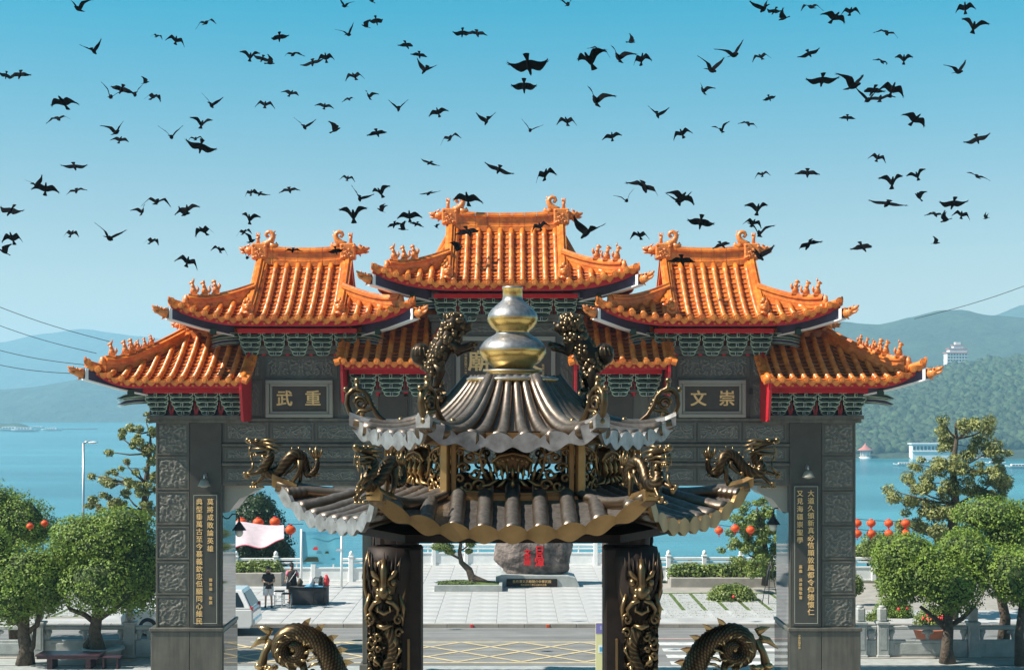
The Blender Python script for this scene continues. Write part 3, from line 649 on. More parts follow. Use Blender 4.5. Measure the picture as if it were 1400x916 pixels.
# roof ornaments
def fig_mb(v):
    mb = MB(); r = random.Random(v)
    mb.ball((0,0,.09), (.062,.055,.085), 8); mb.ball((.035,0,.06), (.055,.05,.055), 7); mb.tube([(0,0,.14),(-.02,0,.20),(-.03,0,.24)], [.045,.04,.03], 7)
    mb.ball((-.035,0,.265), (.048,.038,.042), 8); mb.tube([(-.05,0,.262),(-.085,0,.25),(-.10,0,.245)], [.03,.024,.012], 6)
    mb.tube([(-.04,0,.0),(-.05,0,.08),(-.02,0,.14)], [.03,.024,.03], 6)
    if v == 0: mb.tube([(0,0,.29),(.005,0,.35),(-.01,0,.38)], [.02,.014,.004], 5); mb.tube([(.07,0,.05),(.10,0,.12),(.08,0,.20)], [.03,.03,.006], 6)
    elif v == 1: mb.tube([(.08,0,.04),(.12,0,.10),(.10,0,.17),(.13,0,.21)], [.03,.03,.02,.004], 6); mb.tube([(-.02,.02,.29),(-.01,.025,.33)], [.014,.003], 5); mb.tube([(-.02,-.02,.29),(-.01,-.025,.33)], [.014,.003], 5)
    else: mb.tube([(.06,0,.1),(.09,0,.18),(.06,0,.24)], [.035,.03,.004], 6); mb.tube([(-.06,0,.14),(-.10,0,.18)], [.022,.012], 5)
    mb.box(-.08,.10,-.06,.06,-.03,.015)
    return mb.mesh('ridge_figure', 'tilecarve')
FIGS = [fig_mb(v) for v in range(3)]
def chiwen(s):     # ridge-end dragon; s = outward direction
    mb = MB(); rn = random.Random(4)
    mb.bbox(-.24, .22, -.17, .17, -.12, .36, .04)
    for i in range(26):
        mb.ball((rn.uniform(-.22,.2), rn.choice((-.17,.17)), rn.uniform(-.08,.33)), (rn.uniform(.03,.06),.035,rn.uniform(.02,.05)), 6)
    # curl rising on the inner side
    P = [(-s*.10,0,.30),(-s*.22,0,.36),(-s*.33,0,.45),(-s*.38,0,.56),(-s*.36,0,.66),(-s*.28,0,.71),(-s*.20,0,.68),(-s*.17,0,.61),(-s*.21,0,.56),(-s*.26,0,.58)]
    mb.tube(P, [.12,.11,.095,.08,.07,.06,.055,.05,.045,.035], 8, fl=.9)
    for k in range(4): q = P[k+1]; mb.tube([q, (q[0]-s*.10, 0, q[2]+.07)], [.05,.008], 5)
    mb.tube([(-s*.3,0,.30),(-s*.42,0,.28),(-s*.5,0,.33),(-s*.47,0,.40)], [.11,.09,.06,.02], 7)
    # plume
    mb.tube([(s*.06,0,.34),(s*.06,0,.50),(s*.06,0,.56)], [.055,.045,.06], 8)
    for k in (-1, 0, 1): mb.tube([(s*.06+k*.02,0,.55),(s*.06+k*.055,0,.68)], [.035,.012], 6)
    # outward dragon head: neck, brow, open jaws, crest
    mb.tube([(s*.20,0,.16),(s*.34,0,.16),(s*.44,0,.17)], [.13,.12,.10], 8, fl=.85)
    mb.tube([(s*.40,0,.20),(s*.54,0,.20),(s*.62,0,.235)], [.075,.06,.025], 7); mb.tube([(s*.40,0,.12),(s*.52,0,.10),(s*.60,0,.12)], [.055,.04,.012], 7)
    mb.ball((s*.44,.055,.26), .03, 6); mb.ball((s*.44,-.055,.26), .03, 6); mb.tube([(s*.38,0,.27),(s*.28,0,.36)], [.04,.008], 5); mb.tube([(s*.30,0,.08),(s*.36,0,-.02)], [.05,.01], 5)
    return mb.mesh('ridge_end_dragon', 'tilecarve')
CHI = {s: chiwen(s) for s in (-1, 1)}
def beast_mb():   # carved block at the foot of the vertical ridge
    mb = MB(); mb.bbox(-.15,.15,-.12,.14,-.10,.30,.03); mb.ball((0,-.12,.22),(.12,.10,.11),8); mb.ball((0,-.2,.17),(.07,.07,.06),7); mb.ball((.07,-.15,.34),.05,6); mb.ball((-.07,-.15,.34),.05,6)
    mb.tube([(0,-.05,.34),(0,.0,.44),(0,.08,.5)],[.06,.05,.01],6); mb.ball((0,-.16,.04),(.13,.05,.06),7); mb.box(-.17,.17,-.15,.1,-.12,-.07)
    return mb.mesh('ridge_foot_beast', 'tilecarve')
BEAST = beast_mb()
def eave_head():   # dragon head that ends the corner beam, pointing to +x
    mb = MB(); mb.tube([(0,0,0),(.14,0,.01),(.26,0,.03)], [.13,.12,.09], 9, fl=.8)
    mb.tube([(.22,0,.07),(.38,0,.085),(.47,0,.13)], [.07,.055,.02], 7); mb.tube([(.20,0,-.02),(.34,0,-.02),(.44,0,.03)], [.055,.04,.012], 7)
    for y in (-.07,.07): mb.ball((.22,y,.115), .034, 6); mb.tube([(.14,y,.10),(.0,y*1.2,.17)], [.03,.006], 5)
    mb.tube([(.30,0,.12),(.33,0,.19)], [.025,.004], 5); mb.tube([(.05,0,-.10),(.12,0,-.19)], [.05,.01], 5)
    return mb.mesh('eave_dragon_head', 'tilecarve')
EHEAD = eave_head()

def make_roof(cx, xL, xR, ye, ze, zr, up, hipL, hipR, xcL, xcR, nbr, brz, ridge=True, figs=(3,3), redL=False, redR=False, brx=None, ext=1.0, p=1.25, spacing=.325, heads=(1,1), ridge_h=.5, hk=1.0):
    """xL/xR eave ends, xcL/xcR ends of the main ridge (== xL/xR where the roof abuts a wall), local to cx"""
    def up_(x, y):
        if hipR and x > 0: q = max(0, (x-xR*.35)/(xR*.65))
        elif hipL and x < 0: q = max(0, (x-xL*.35)/(xL*.65))
        else: q = 0
        return up*q**2.2*(abs(y)/ye)**2
    def fr(d): return max(0, min(1, d/ye))**p
    def H(x, y): 
        d = ye-abs(y)
        if hipR and x > xcR: d = min(d, (xR-x)*hk)
        if hipL and x < xcL: d = min(d, (x-xL)*hk)
        return ze+(zr-ze)*fr(d)+up_(x, y)
    def ytop(x):    # y (positive) at which the front slope ends
        if hipR and x > xcR: return max(0.02, ye-(xR-x)*hk)
        if hipL and x < xcL: return max(0.02, ye-(x-xL)*hk)
        return .02
    root = MB()
    # pan tiles in stepped courses
    n = max(2, int(round((xR-xL)/spacing))); sp = (xR-xL)/n
    rows = [xL+sp*(i+.5) for i in range(n)]
    back = MB()
    for side in (-1, 1):
        for i in range(n):
            xa, xb = xL+sp*i, xL+sp*(i+1)
            pts = []
            yt = ytop((xa+xb)/2)
            ln = ye-yt; nst = max(1, int(ln/.17))
            for j in range(nst):
                t0, t1 = j/nst, (j+1)/nst
                va = []
                for (t_, lift) in ((t0, .035), (t1, .0)):
                    for (xx, dz) in ((xa, 0.02), ((xa*3+xb)/4, -.012), ((xa+xb)/2, -.022), ((xa+xb*3)/4, -.012), (xb, 0.02)):
                        yy0 = max(ytop(min(max(xx,xL+.001),xR-.001)), yt*.0+.02); y = ye+(yy0-ye)*t_
                        va.append((xx, side*y, H(xx, y)+lift+dz))
                fc = [(k, k+1, k+6, k+5) for k in range(4)]
                tgt = root if side < 0 else back
                tgt.add(va, fc, 0, False)
                lip = va[:5]+[(v[0], v[1], v[2]-.035) for v in va[:5]]
                tgt.add(lip, [(k, k+1, k+6, k+5) for k in range(4)], 1)
    # soffit and closing eave boards
    NE = 24
    E = [xL+.05+(xR-xL-.1)*k/NE for k in range(NE+1)]
    for side in (-1, 1):
        yy = side*(ye-.12)
        top = [(x, yy, H(x, ye)-.03) for x in E]; bot = [(x, yy, H(x, ye)-.19) for x in E]; inn = [(x, side*.9, ze-.06+.3*up_(x, ye)) for x in E]
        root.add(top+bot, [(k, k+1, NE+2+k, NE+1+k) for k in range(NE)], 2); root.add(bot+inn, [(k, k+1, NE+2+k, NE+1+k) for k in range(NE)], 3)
        yt2 = side*(ye-.01); a = [(x, yt2, H(x, ye)-.0) for x in E]; b_ = [(x, yt2+side*(-.11), H(x, ye)-.035) for x in E]
        root.add(a+b_, [(k, k+1, NE+2+k, NE+1+k) for k in range(NE)], 1)
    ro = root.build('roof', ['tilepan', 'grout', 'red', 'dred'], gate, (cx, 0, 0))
    if back.v: tag(back.build('rear_pan_tiles', ['tilepan', 'grout'], ro), kind='stuff')
    # cover tile rows with round end caps, and drip tiles between
    rear = MB()
    for i in range(n+1):
        x = xL+sp*i
        if i == 0: x += .06
        if i == n: x -= .06
        yt = ytop(min(max(x, xL+.02), xR-.02))
        for side in (-1, 1):
            ln = ye-yt; m_ = max(1, int(ln/.30)); mb = MB() if side < 0 else rear; P = []; rr = []
            if ln > .12:
                for j in range(m_):
                    for (t_, r_) in ((j/m_, .088), ((j+.96)/m_, .072)):
                        y = ye+.02-(ln)*t_; P.append((x, side*y, H(x, min(y,ye))+.045)); rr.append(r_)
                mb.tube(P, rr, 8, 0)
            mb.tube([(x, side*(ye+.045), H(x, ye)+.035), (x, side*(ye+.0), H(x, ye)+.04)], [.098, .10], 10, 0, sm=False)
            mb.tube([(x, side*(ye+.056), H(x, ye)+.035), (x, side*(ye+.046), H(x, ye)+.035)], [.05, .075], 8, 0, sm=False)
            if side < 0: mb.build('cover_tile_row', 'tile', ro)
    for i in range(n):
        x = xL+sp*(i+.5); z = H(x, ye)
        for side in (-1, 1):
            mb = MB() if side < 0 else rear
            mb.X = Matrix.Translation((x, side*(ye+.01), z)) @ Matrix.Rotation(side*R(-12), 4, 'X')
            mb.prism([(-.115,.03),(.115,.03),(.105,-.05),(.05,-.115),(0,-.14),(-.05,-.115),(-.105,-.05)], -.012, .012, 0); mb.prism([(-.07,.0),(.07,.0),(.03,-.08),(0,-.1),(-.03,-.08)], -.02, -.0125, 0); mb.X = None
            if side < 0: mb.build('drip_tile', 'tile', ro)
    # outward side slopes
    for hip, xe_, xc_, sg in ((hipL, xL, xcL, -1), (hipR, xR, xcR, 1)):
        if not hip: continue
        w = abs(xe_-xc_); wk = w*hk; m_ = int(2*ye/spacing)
        for i in range(m_+1):
            y = -ye+2*ye*i/m_; d1 = min(w, (ye-abs(y))/hk)
            if i < m_:
                y2 = -ye+2*ye*(i+1)/m_; d2 = min(w, (ye-abs(y2))/hk); va = []
                for t_ in (0, .33, .66, 1): va += [(xe_-sg*d1*t_, y, H(xe_-sg*max(.001,d1*t_), y)), (xe_-sg*d2*t_, y2, H(xe_-sg*max(.001,d2*t_), y2))]
                rear.add(va, [(2*k, 2*k+1, 2*k+3, 2*k+2) for k in range(3)], 1)
            if d1 > .1:
                P = [(xe_-sg*d1*t_, y, H(xe_-sg*max(.001,d1*t_), y)+.045) for t_ in (0, .33, .66, 1)]; rear.tube(P, .08, 8, 0)
            rear.tube([(xe_+sg*.03, y, H(xe_-sg*.001, y)+.035), (xe_-sg*.01, y, H(xe_-sg*.001, y)+.035)], .098, 8, 0, sm=False)
        # soffit under the side slope
        YY = [-ye+.1+(2*ye-.2)*k/12 for k in range(13)]
        top = [(xe_-sg*.1, y, H(xe_-sg*.05, y)-.03) for y in YY]; bot = [(xe_-sg*.1, y, H(xe_-sg*.05, y)-.19) for y in YY]; inn = [(xe_-sg*w, y*.5, ze-.1) for y in YY]
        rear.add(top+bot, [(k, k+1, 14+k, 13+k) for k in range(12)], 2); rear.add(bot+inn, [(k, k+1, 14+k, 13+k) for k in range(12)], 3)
        if wk < ye:      # gable triangle
            g = [(xc_, -(ye-wk), H(xc_+sg*.002, ye-wk)), (xc_, (ye-wk), H(xc_+sg*.002, ye-wk)), (xc_, 0, zr)]; rear.add(g, [(0,1,2)], 2)
    tag(rear.build('rear_and_side_tiles', ['tile', 'tilepan', 'red', 'dred'], ro), kind='stuff')
    # main ridge of carved courses
    rx0, rx1 = (xcL if hipL else xL), (xcR if hipR else xR)
    hR = ridge_h
    prof = [(-.13,-.1),(-.13,.06),(-.09,.08),(-.09,.30*hR/.5),(-.13,.32*hR/.5),(-.13,.38*hR/.5),(-.08,.40*hR/.5),(-.05,.46*hR/.5),(.05,.46*hR/.5),(.08,.40*hR/.5),(.13,.38*hR/.5),(.13,.32*hR/.5),(.09,.30*hR/.5),(.09,.08),(.13,.06),(.13,-.1)]
    MB().box(rx0+.02, rx1-.02, -.07, .07, zr-.05, zr+.36*hR/.5).build('ridge_core', 'tilepan', ro)
    ns = max(3, int((rx1-rx0)/.34))
    for k in range(ns):
        a = rx0+(rx1-rx0)*k/ns+.006; b_ = rx0+(rx1-rx0)*(k+1)/ns-.006
        lift = lambda x: .10*(abs((x-(rx0+rx1)/2)/((rx1-rx0)/2))**2.5)*(1 if hipL and hipR else 0)
        MB().sweep([(a,0,zr+lift(a)),((a+b_)/2,0,zr+lift((a+b_)/2)),(b_,0,zr+lift(b_))], prof, 0).build('ridge_tile', 'tile', ro)
    if ridge:
        for s, xx, hp in ((-1, rx0, hipL), (1, rx1, hipR)):
            if hp: link('ridge_end_dragon', CHI[s], ro, (xx+s*.02, 0, zr+ridge_h-.28))
    # vertical ridges down the slope and corner ridges to the eave corners
    vprof = [(-.10,-.08),(-.10,.12),(-.13,.14),(-.13,.20),(-.07,.22),(-.05,.28),(.05,.28),(.07,.22),(.13,.20),(.13,.14),(.10,.12),(.10,-.08)]
    for s, hp, xc_, xe_, nf in ((-1, hipL, xcL, xL, figs[0]), (1, hipR, xcR, xR, figs[1])):
        if not hp: continue
        w = abs(xe_-xc_); y0 = ye-w*hk
        for side in (-1, 1):
            if ridge:
                P = [(xc_+s*.0, side*(.05+(ye-.45)*t_), H(xc_-s*.01, (.05+(ye-.45)*t_))) for t_ in [k/10 for k in range(11)]]
                for k in range(5):
                    MB().sweep([Vector(q) for q in P[2*k:2*k+3]], vprof, 0).build('vertical_ridge_tile', 'tile', ro)
                link('ridge_foot_beast', BEAST, ro, P[-1], (0,0,0 if side < 0 else PI))
            # corner ridge
            ya = max(y0, .06); zA = 0
            P = []
            for k in range(13):
                t_ = k/12; x = xc_+(xe_-xc_-s*.42)*t_; y = ya+(ye-.42-ya)*t_
                P.append((x, side*y, H(x-s*.003, y)+.05*t_))
            cprof = [(-.09,-.10),(-.09,.09),(-.10,.10),(-.10,.115),(-.09,.125),(-.09,.22),(-.13,.24),(-.13,.29),(-.06,.32),(-.045,.38),(.045,.38),(.06,.32),(.13,.29),(.13,.24),(.09,.22),(.09,.125),(.10,.115),(.10,.10),(.09,.09),(.09,-.10)]
            for k in range(6): MB().sweep(P[2*k:2*k+3], cprof, 0).build('corner_ridge_tile', 'tile', ro)
            e_ = Vector(P[-1]); MB().ball((0,0,.16), (.1,.1,.2), 7, jit=.15).box(-.12,.12,-.12,.12,-.1,.1).build('corner_ridge_end', 'tilecarve', ro, e_+Vector((s*.05, side*.05, 0)))
            mbx = MB(); mbx.tube([e_+Vector((s*.02,side*.02,.0)), e_+Vector((s*.40, side*.40, .0+up*.25))], [.115,.115], 10, 0, sm=False); mbx.tube([e_+Vector((s*.40, side*.40, up*.25)), e_+Vector((s*.425, side*.425, up*.25))], [.075,.06], 10, 0, sm=False); mbx.build('corner_end_tile', 'tile', ro)
            if side < 0:
                for k in range(nf):
                    q = Vector(P[11-(2 if nf <= 3 else 1.0)*k if isinstance(k*1, int) and nf <= 3 else 11-k-(k > 0)])
                    link('ridge_figure', FIGS[k%3], ro, q+Vector((0,0,.38)), (0, 0, 0 if s < 0 else PI)).scale = (1.3,1.2,1.25) if k < 3 else (.85,.85,.85)
            # corner beam with pale edges and dragon head
            if heads[0 if s < 0 else 1] and side < 0:
                zt = H(xe_-s*.01, ye)-.36
                A = Vector((xe_-s*1.5, side*(ye-1.3), ze-.26)); B = Vector((xe_+s*.06, side*(ye-.0), zt+.02))
                mb = MB(); mb.sweep([A, (A+B)/2+Vector((0,0,-.03)), B], [(-.10,-.13),(.10,-.13),(.10,.14),(-.10,.14)], 0)
                mb.sweep([A, (A+B)/2+Vector((0,0,-.03)), B], [(-.13,-.165),(.13,-.165),(.13,-.131),(-.13,-.131)], 1)
                for u in (-.118, .118): mb.sweep([B-(B-A)*.04, B], [(u-.017,-.16),(u+.017,-.16),(u+.017,.14),(u-.017,.14)], 1)
                mb.build('corner_beam', ['purple', 'white'], ro)
                d = (B-A); link('eave_dragon_head', EHEAD, ro, B+Vector((d.x,d.y,0)).normalized()*.02, (0, -R(10), math.atan2(d.y, d.x)))
                # small boxed beam end
                MB().bbox(-.09,.09,-.05,.05,-.09,.09,.01).build('beam_end', 'green', ro, (xe_-s*1.05, side*(ye-.75), ze-.30))
    # rafter ends under the eave
    mb = MB(); k = 0; x = xL+.3
    while x < xR-.25:
        z = H(x, ye)-.115; mb.box(x-.032, x+.032, -(ye-.12)-.03, -(ye-.12)+.01, z-.028, z+.028); x += .33
    tag(mb.build('rafter_ends', 'tile', ro), kind='stuff')
    # fascia beam and bracket sets
    bx0, bx1 = brx; MB().bbox(bx0, bx1, -1.48, -1.36, brz+.03, brz+.17, .01).build('red_beam', 'red', ro)
    for k in range(nbr):
        x = bx0+(bx1-bx0)*(k+.5)/nbr
        o = link('bracket_set', BR, ro, (x, -.95, brz-.03)); sc = (bx1-bx0)/nbr/.70; o.scale = (sc, 1, 1)
        if k < nbr-1: link('bracket_filler', FILL, ro, (x+(bx1-bx0)/nbr/2, -.95, brz-.05))
    for s, hp, bx in ((-1, hipL, bx0), (1, hipR, bx1)):
        if hp:
            for q, (dz, cc) in enumerate(((.0,'green'),(-.16,'purple'))):
                link('bracket_blade', BLADES[(s,cc)], ro, (bx-s*.12, -1.2+.1*q, brz+dz)); link('bracket_blade', BLADES[(s,'green' if q == 0 else 'purple')], ro, (bx-s*.05, -.7, brz+dz-.03))
    for flag, xx, s in ((redL, xL, -1), (redR, xR, 1)):
        if flag:
            zt = H(xx, ye)-.02
            P = [(-ye-.02, zt+.02), (-ye-.02, zt-.22), (-ye+.28, zt-1.05), (-ye+.42, zt-1.1), (-.9, zt-1.1), (-.9, zt+1.15), (-ye+.9, zt+.42)]
            mb = MB(); V = [(xx-.035, a, b_) for a, b_ in P]+[(xx+.035, a, b_) for a, b_ in P]; n_ = len(P)
            mb.add(V, [tuple(range(n_)), tuple(range(2*n_-1, n_-1, -1))]+[(i, (i+1)%n_, (i+1)%n_+n_, i+n_) for i in range(n_)]); mb.build('red_end_board', 'red', ro)
            # verge tiles laid along the end of the roof
            P2 = [(xx+s*.04, -(ye-.0)*(1-t_)-.8*t_, H(xx, ye+(.8-ye)*t_)+.07) for t_ in [k/6 for k in range(7)]]
            MB().tube(P2, .1, 8, 0).build('verge_tile', 'tile', ro)
            for k in range(6):
                q = P2[k]; MB().tube([(q[0]+s*.02,q[1]-.02,q[2]-.03),(q[0]+s*.16,q[1]-.04,q[2]-.07)], [.09,.098], 8, 0, sm=False).build('verge_cap', 'tile', ro)
    return ro
YE = 2.5
make_roof(0, -3.68, 3.68, YE, 11.98, 13.80, .46, 1, 1, -1.62, 1.62, 6, 11.62, brx=(-2.05, 2.05), figs=(3,3), heads=(1,1), hk=.62, p=1.35)
for s in (-1, 1):
    make_roof(s*282*K, -3.38, 3.38, YE, 11.00, 12.78, .50, 1, 1, -1.28, 1.28, 5, 10.63, brx=(-1.7, 1.7), figs=(3,0) if s < 0 else (0,3), hk=.62, p=1.35)
    # outer low roofs
    xo = 11.62; xi = 7.34; cx = (xo+xi)/2; hw = (xo-xi)/2
    if s < 0: make_roof(-cx, -hw, hw, YE, 9.28, 10.72, .55, 1, 0, -hw+2.2, hw, 4, 8.93, brx=(-hw+1.32, hw-.12), figs=(6,0), redR=True, ridge=False, heads=(1,0), ridge_h=.34, p=1.35)
    else: make_roof(cx, -hw, hw, YE, 9.28, 10.72, .55, 0, 1, -hw, hw-2.2, 4, 8.93, brx=(-hw+.12, hw-1.32), figs=(0,6), redL=True, ridge=False, heads=(0,1), ridge_h=.34, p=1.35)
    # peak finial of the outer roof
    link('ridge_end_dragon', CHI[s], gate, (s*(xo-2.2), 0, 10.85)).scale = (.7,.7,.7)
    # inner low roofs
    ci = s*155.5*K; hi = 62*K
    make_roof(ci, -hi, hi, 2.25, 9.80, 11.3, 0, 0, 0, -hi, hi, 3, 9.47, brx=(-hi+.12, hi-.12), figs=(0,0), redL=True, redR=True, ridge=False, heads=(0,0), ridge_h=.3)
#GATE_END

# ------------------------------------------------------------------ the incense burner pavilion
BD = 11.5
burner = empty('incense_pavilion', (0.005, BD, 5.2), 0, 'hexagonal bronze incense burner pavilion with grey two-tiered roof and gourd finial', 'incense burner')
def bz(z): return z-5.2
def hexc(k, r): a = R(-120+60*k); return Vector((r*math.cos(a), r*math.sin(a), 0))
def hexedge(k, a, r): return hexc(k, r)*(1-a)+hexc(k+1, r)*a
def tier(name, r0, r1, z0, z1, pw, up, nroll, rollr, fh, scal, mats, steps=14, roll_mat=None, par=False):
    def P(k, a, s_, dz=0):
        r_ = r0+(r1-r0)*s_; p = hexedge(k, a, r_); cu = abs(2*a-1)
        z = z1+(z0-z1)*(1-s_)**pw+up*cu**3.2*s_**2.2
        c = p*(1+.045*s_*s_*(cu**4))
        return Vector((c.x, c.y, bz(z)+dz))
    e = MB()
    for k in range(6):
        e.grid(lambda u, v: P(k, u, v), 24, steps)
        e.grid(lambda u, v: P(k, u, v, -.035), 24, steps)
    root = e.build(name, mats[0], burner)
    for k in range(6):
        # eave fascia, scalloped to the ends of the rolls
        fb = MB()
        def fz(u, v):
            a = u; ph = (a*nroll)%1; c = math.sin(PI*ph)**.8 if 0 < ph < 1 else 0
            q = P(k, a, 1.0); nrm = (hexedge(k, .5, 1)).normalized(); topz = .012+rollr*.75*c; botz = -fh-scal*(.5-.5*math.cos(2*PI*ph))**.8
            return q+nrm*(.012 if v < .5 else .012)+Vector((0,0, topz if v > .5 else botz))
        n_ = nroll*10
        F_ = [fz(i/n_, 1) for i in range(n_+1)]; B_ = [fz(i/n_, 0) for i in range(n_+1)]
        nrm = hexedge(k, .5, 1).normalized()*.028
        V = F_+B_+[p-nrm for p in F_]+[p-nrm for p in B_]; N_ = n_+1
        fc = []
        for i in range(n_):
            fc += [(i, i+1, N_+i+1, N_+i), (2*N_+i+1, 2*N_+i, 3*N_+i, 3*N_+i+1), (i+1, i, 2*N_+i, 2*N_+i+1), (N_+i, N_+i+1, 3*N_+i+1, 3*N_+i)]
        fb.add(V, fc, 0, False); fb.build('eave_board', 'skysilver' if k in (4, 5) else mats[1], root)  # left-hand boards made paler: reflected sky put into their colour
        for j in range(nroll):
            a = (j+.5)/nroll; st = [x/steps for x in range(steps+1)]
            if par:      # rolls run straight down the face and die into the hip
                l = abs(a-.5)*r1; s0 = max(0, (2*l-r0)/(r1-r0))
                def aa(s_): return .5+(a-.5)*r1/(r0+(r1-r0)*s_)
                pts = [P(k, aa(s0+(1-s0)*t_), s0+(1.0-s0)*t_, rollr*.15) for t_ in st]
                rr = [rollr*(1.0+(.07 if i%4 == 3 else 0)) for i, t_ in enumerate(st)]
            else:
                pts = [P(k, a, t_, rollr*.2) for t_ in st]; rr = [rollr*(.50+.50*t_) for t_ in st]
            MB().tube(pts, rr, 10, 0).build('roof_roll', mats[0], root)
        # corner ridge
        st = [x/12 for x in range(13)]
        pts = [P(k, 0.0, t_, rollr*.3) for t_ in st]
        MB().tube(pts, [rollr*(.6+.5*t_) for t_ in st], 10, 0).build('hip_roll', mats[0], root)
        q = P(k, 0, 1.0); d = hexc(k, 1).normalized()
        mb = MB(); ang = math.atan2(d.y, d.x); mb.X = Matrix.Translation(q) @ Matrix.Rotation(ang, 4, 'Z')
        w_ = rollr*.95; mb.sweep([(-.16,0,-.015),(-.10,0,.0),(-.05,0,.012),(0,0,.035),(.035,0,.05)], [(-w_,-fh-.01),(w_,-fh-.01),(w_*1.05,.02),(w_*.7,.05),(-w_*.7,.05),(-w_*1.05,.02)], 0)
        mb.build('corner_block', mats[1], root)
    return root, P
up_root, PU = tier('upper_roof', .345, 1.19, 8.885, 8.425, 2.6, .10, 6, .062, .045, .040, ('roofmetal', 'skysilver'))
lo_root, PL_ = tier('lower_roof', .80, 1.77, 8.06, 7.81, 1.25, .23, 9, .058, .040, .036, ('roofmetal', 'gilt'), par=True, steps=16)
# collar at the top of the bell roof, gourd finial
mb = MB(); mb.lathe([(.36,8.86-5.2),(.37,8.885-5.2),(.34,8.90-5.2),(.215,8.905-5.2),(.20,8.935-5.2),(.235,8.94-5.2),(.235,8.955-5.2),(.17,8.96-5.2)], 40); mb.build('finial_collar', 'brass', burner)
g = [(8.955,.15),(8.985,.165),(9.01,.205),(9.05,.245),(9.09,.264),(9.13,.262),(9.17,.235),(9.205,.19),(9.232,.142),(9.245,.128),(9.262,.135),(9.285,.165),(9.315,.187),(9.35,.198),(9.39,.193),(9.43,.165),(9.465,.125),(9.49,.095),(9.505,.081),(9.53,.077),(9.585,.078),(9.592,.082),(9.605,.082),(9.61,.074),(9.57,.07)]
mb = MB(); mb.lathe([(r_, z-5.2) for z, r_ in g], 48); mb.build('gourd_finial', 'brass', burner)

# scroll ornaments on the corners of the upper roof
def scroll_mb():
    mb = MB()    # x outward, z up, standing on the ridge end
    mb.tube([(-.30,0,.0),(-.27,0,-.03),(-.20,0,-.01),(-.12,0,.05),(-.07,0,.12),(-.04,0,.19),(-.0,0,.23),(.05,0,.245),(.06,0,.29)], [.016,.02,.024,.022,.02,.02,.02,.024,.018], 8, fl=1.3)
    mb.ball((-.305,0,.025), .026, 8); mb.ball((.06,0,.31), .026, 8)
    mb.tube([(.03,0,.25),(.09,0,.235),(.125,0,.19),(.125,0,.12),(.10,0,.06),(.07,0,.02),(.03,0,.0)], [.018,.02,.022,.022,.022,.02,.02], 8, fl=1.3)
    mb.ball((.07,0,.005), .034, 8); mb.ball((.145,0,.235), .022, 8)
    P = [(.02+math.cos(t_)*.055*(1-t_/14), 0, .135+math.sin(t_)*.055*(1-t_/14)) for t_ in [x*.6 for x in range(16)]]
    mb.tube(P, .016, 7, fl=1.3)
    mb.tube([(-.08,0,.10),(-.03,0,.08),(.02,0,.075),(.05,0,.05)], [.014,.018,.018,.014], 7, fl=1.3); mb.ball((.0,0,.055), .026, 7)
    mb.tube([(-.02,0,.22),(-.03,0,.17),(-.05,0,.13)], [.012,.014,.008], 6, fl=1.3); mb.tube([(.08,0,.2),(.06,0,.22),(.03,0,.21)], .012, 6, fl=1.3)
    for k in range(5): t_ = k/4; mb.ball((-.10+.075*t_, 0, .10+.12*t_), .016, 6)
    return mb.mesh('scroll_ornament', 'bronze')
SC = scroll_mb()
for k in range(6):
    q = PU(k, 0, .94); o = link('scroll_ornament', SC, up_root, q+Vector((0,0,.045)), (0, -R(4), math.atan2(q.y, q.x)))

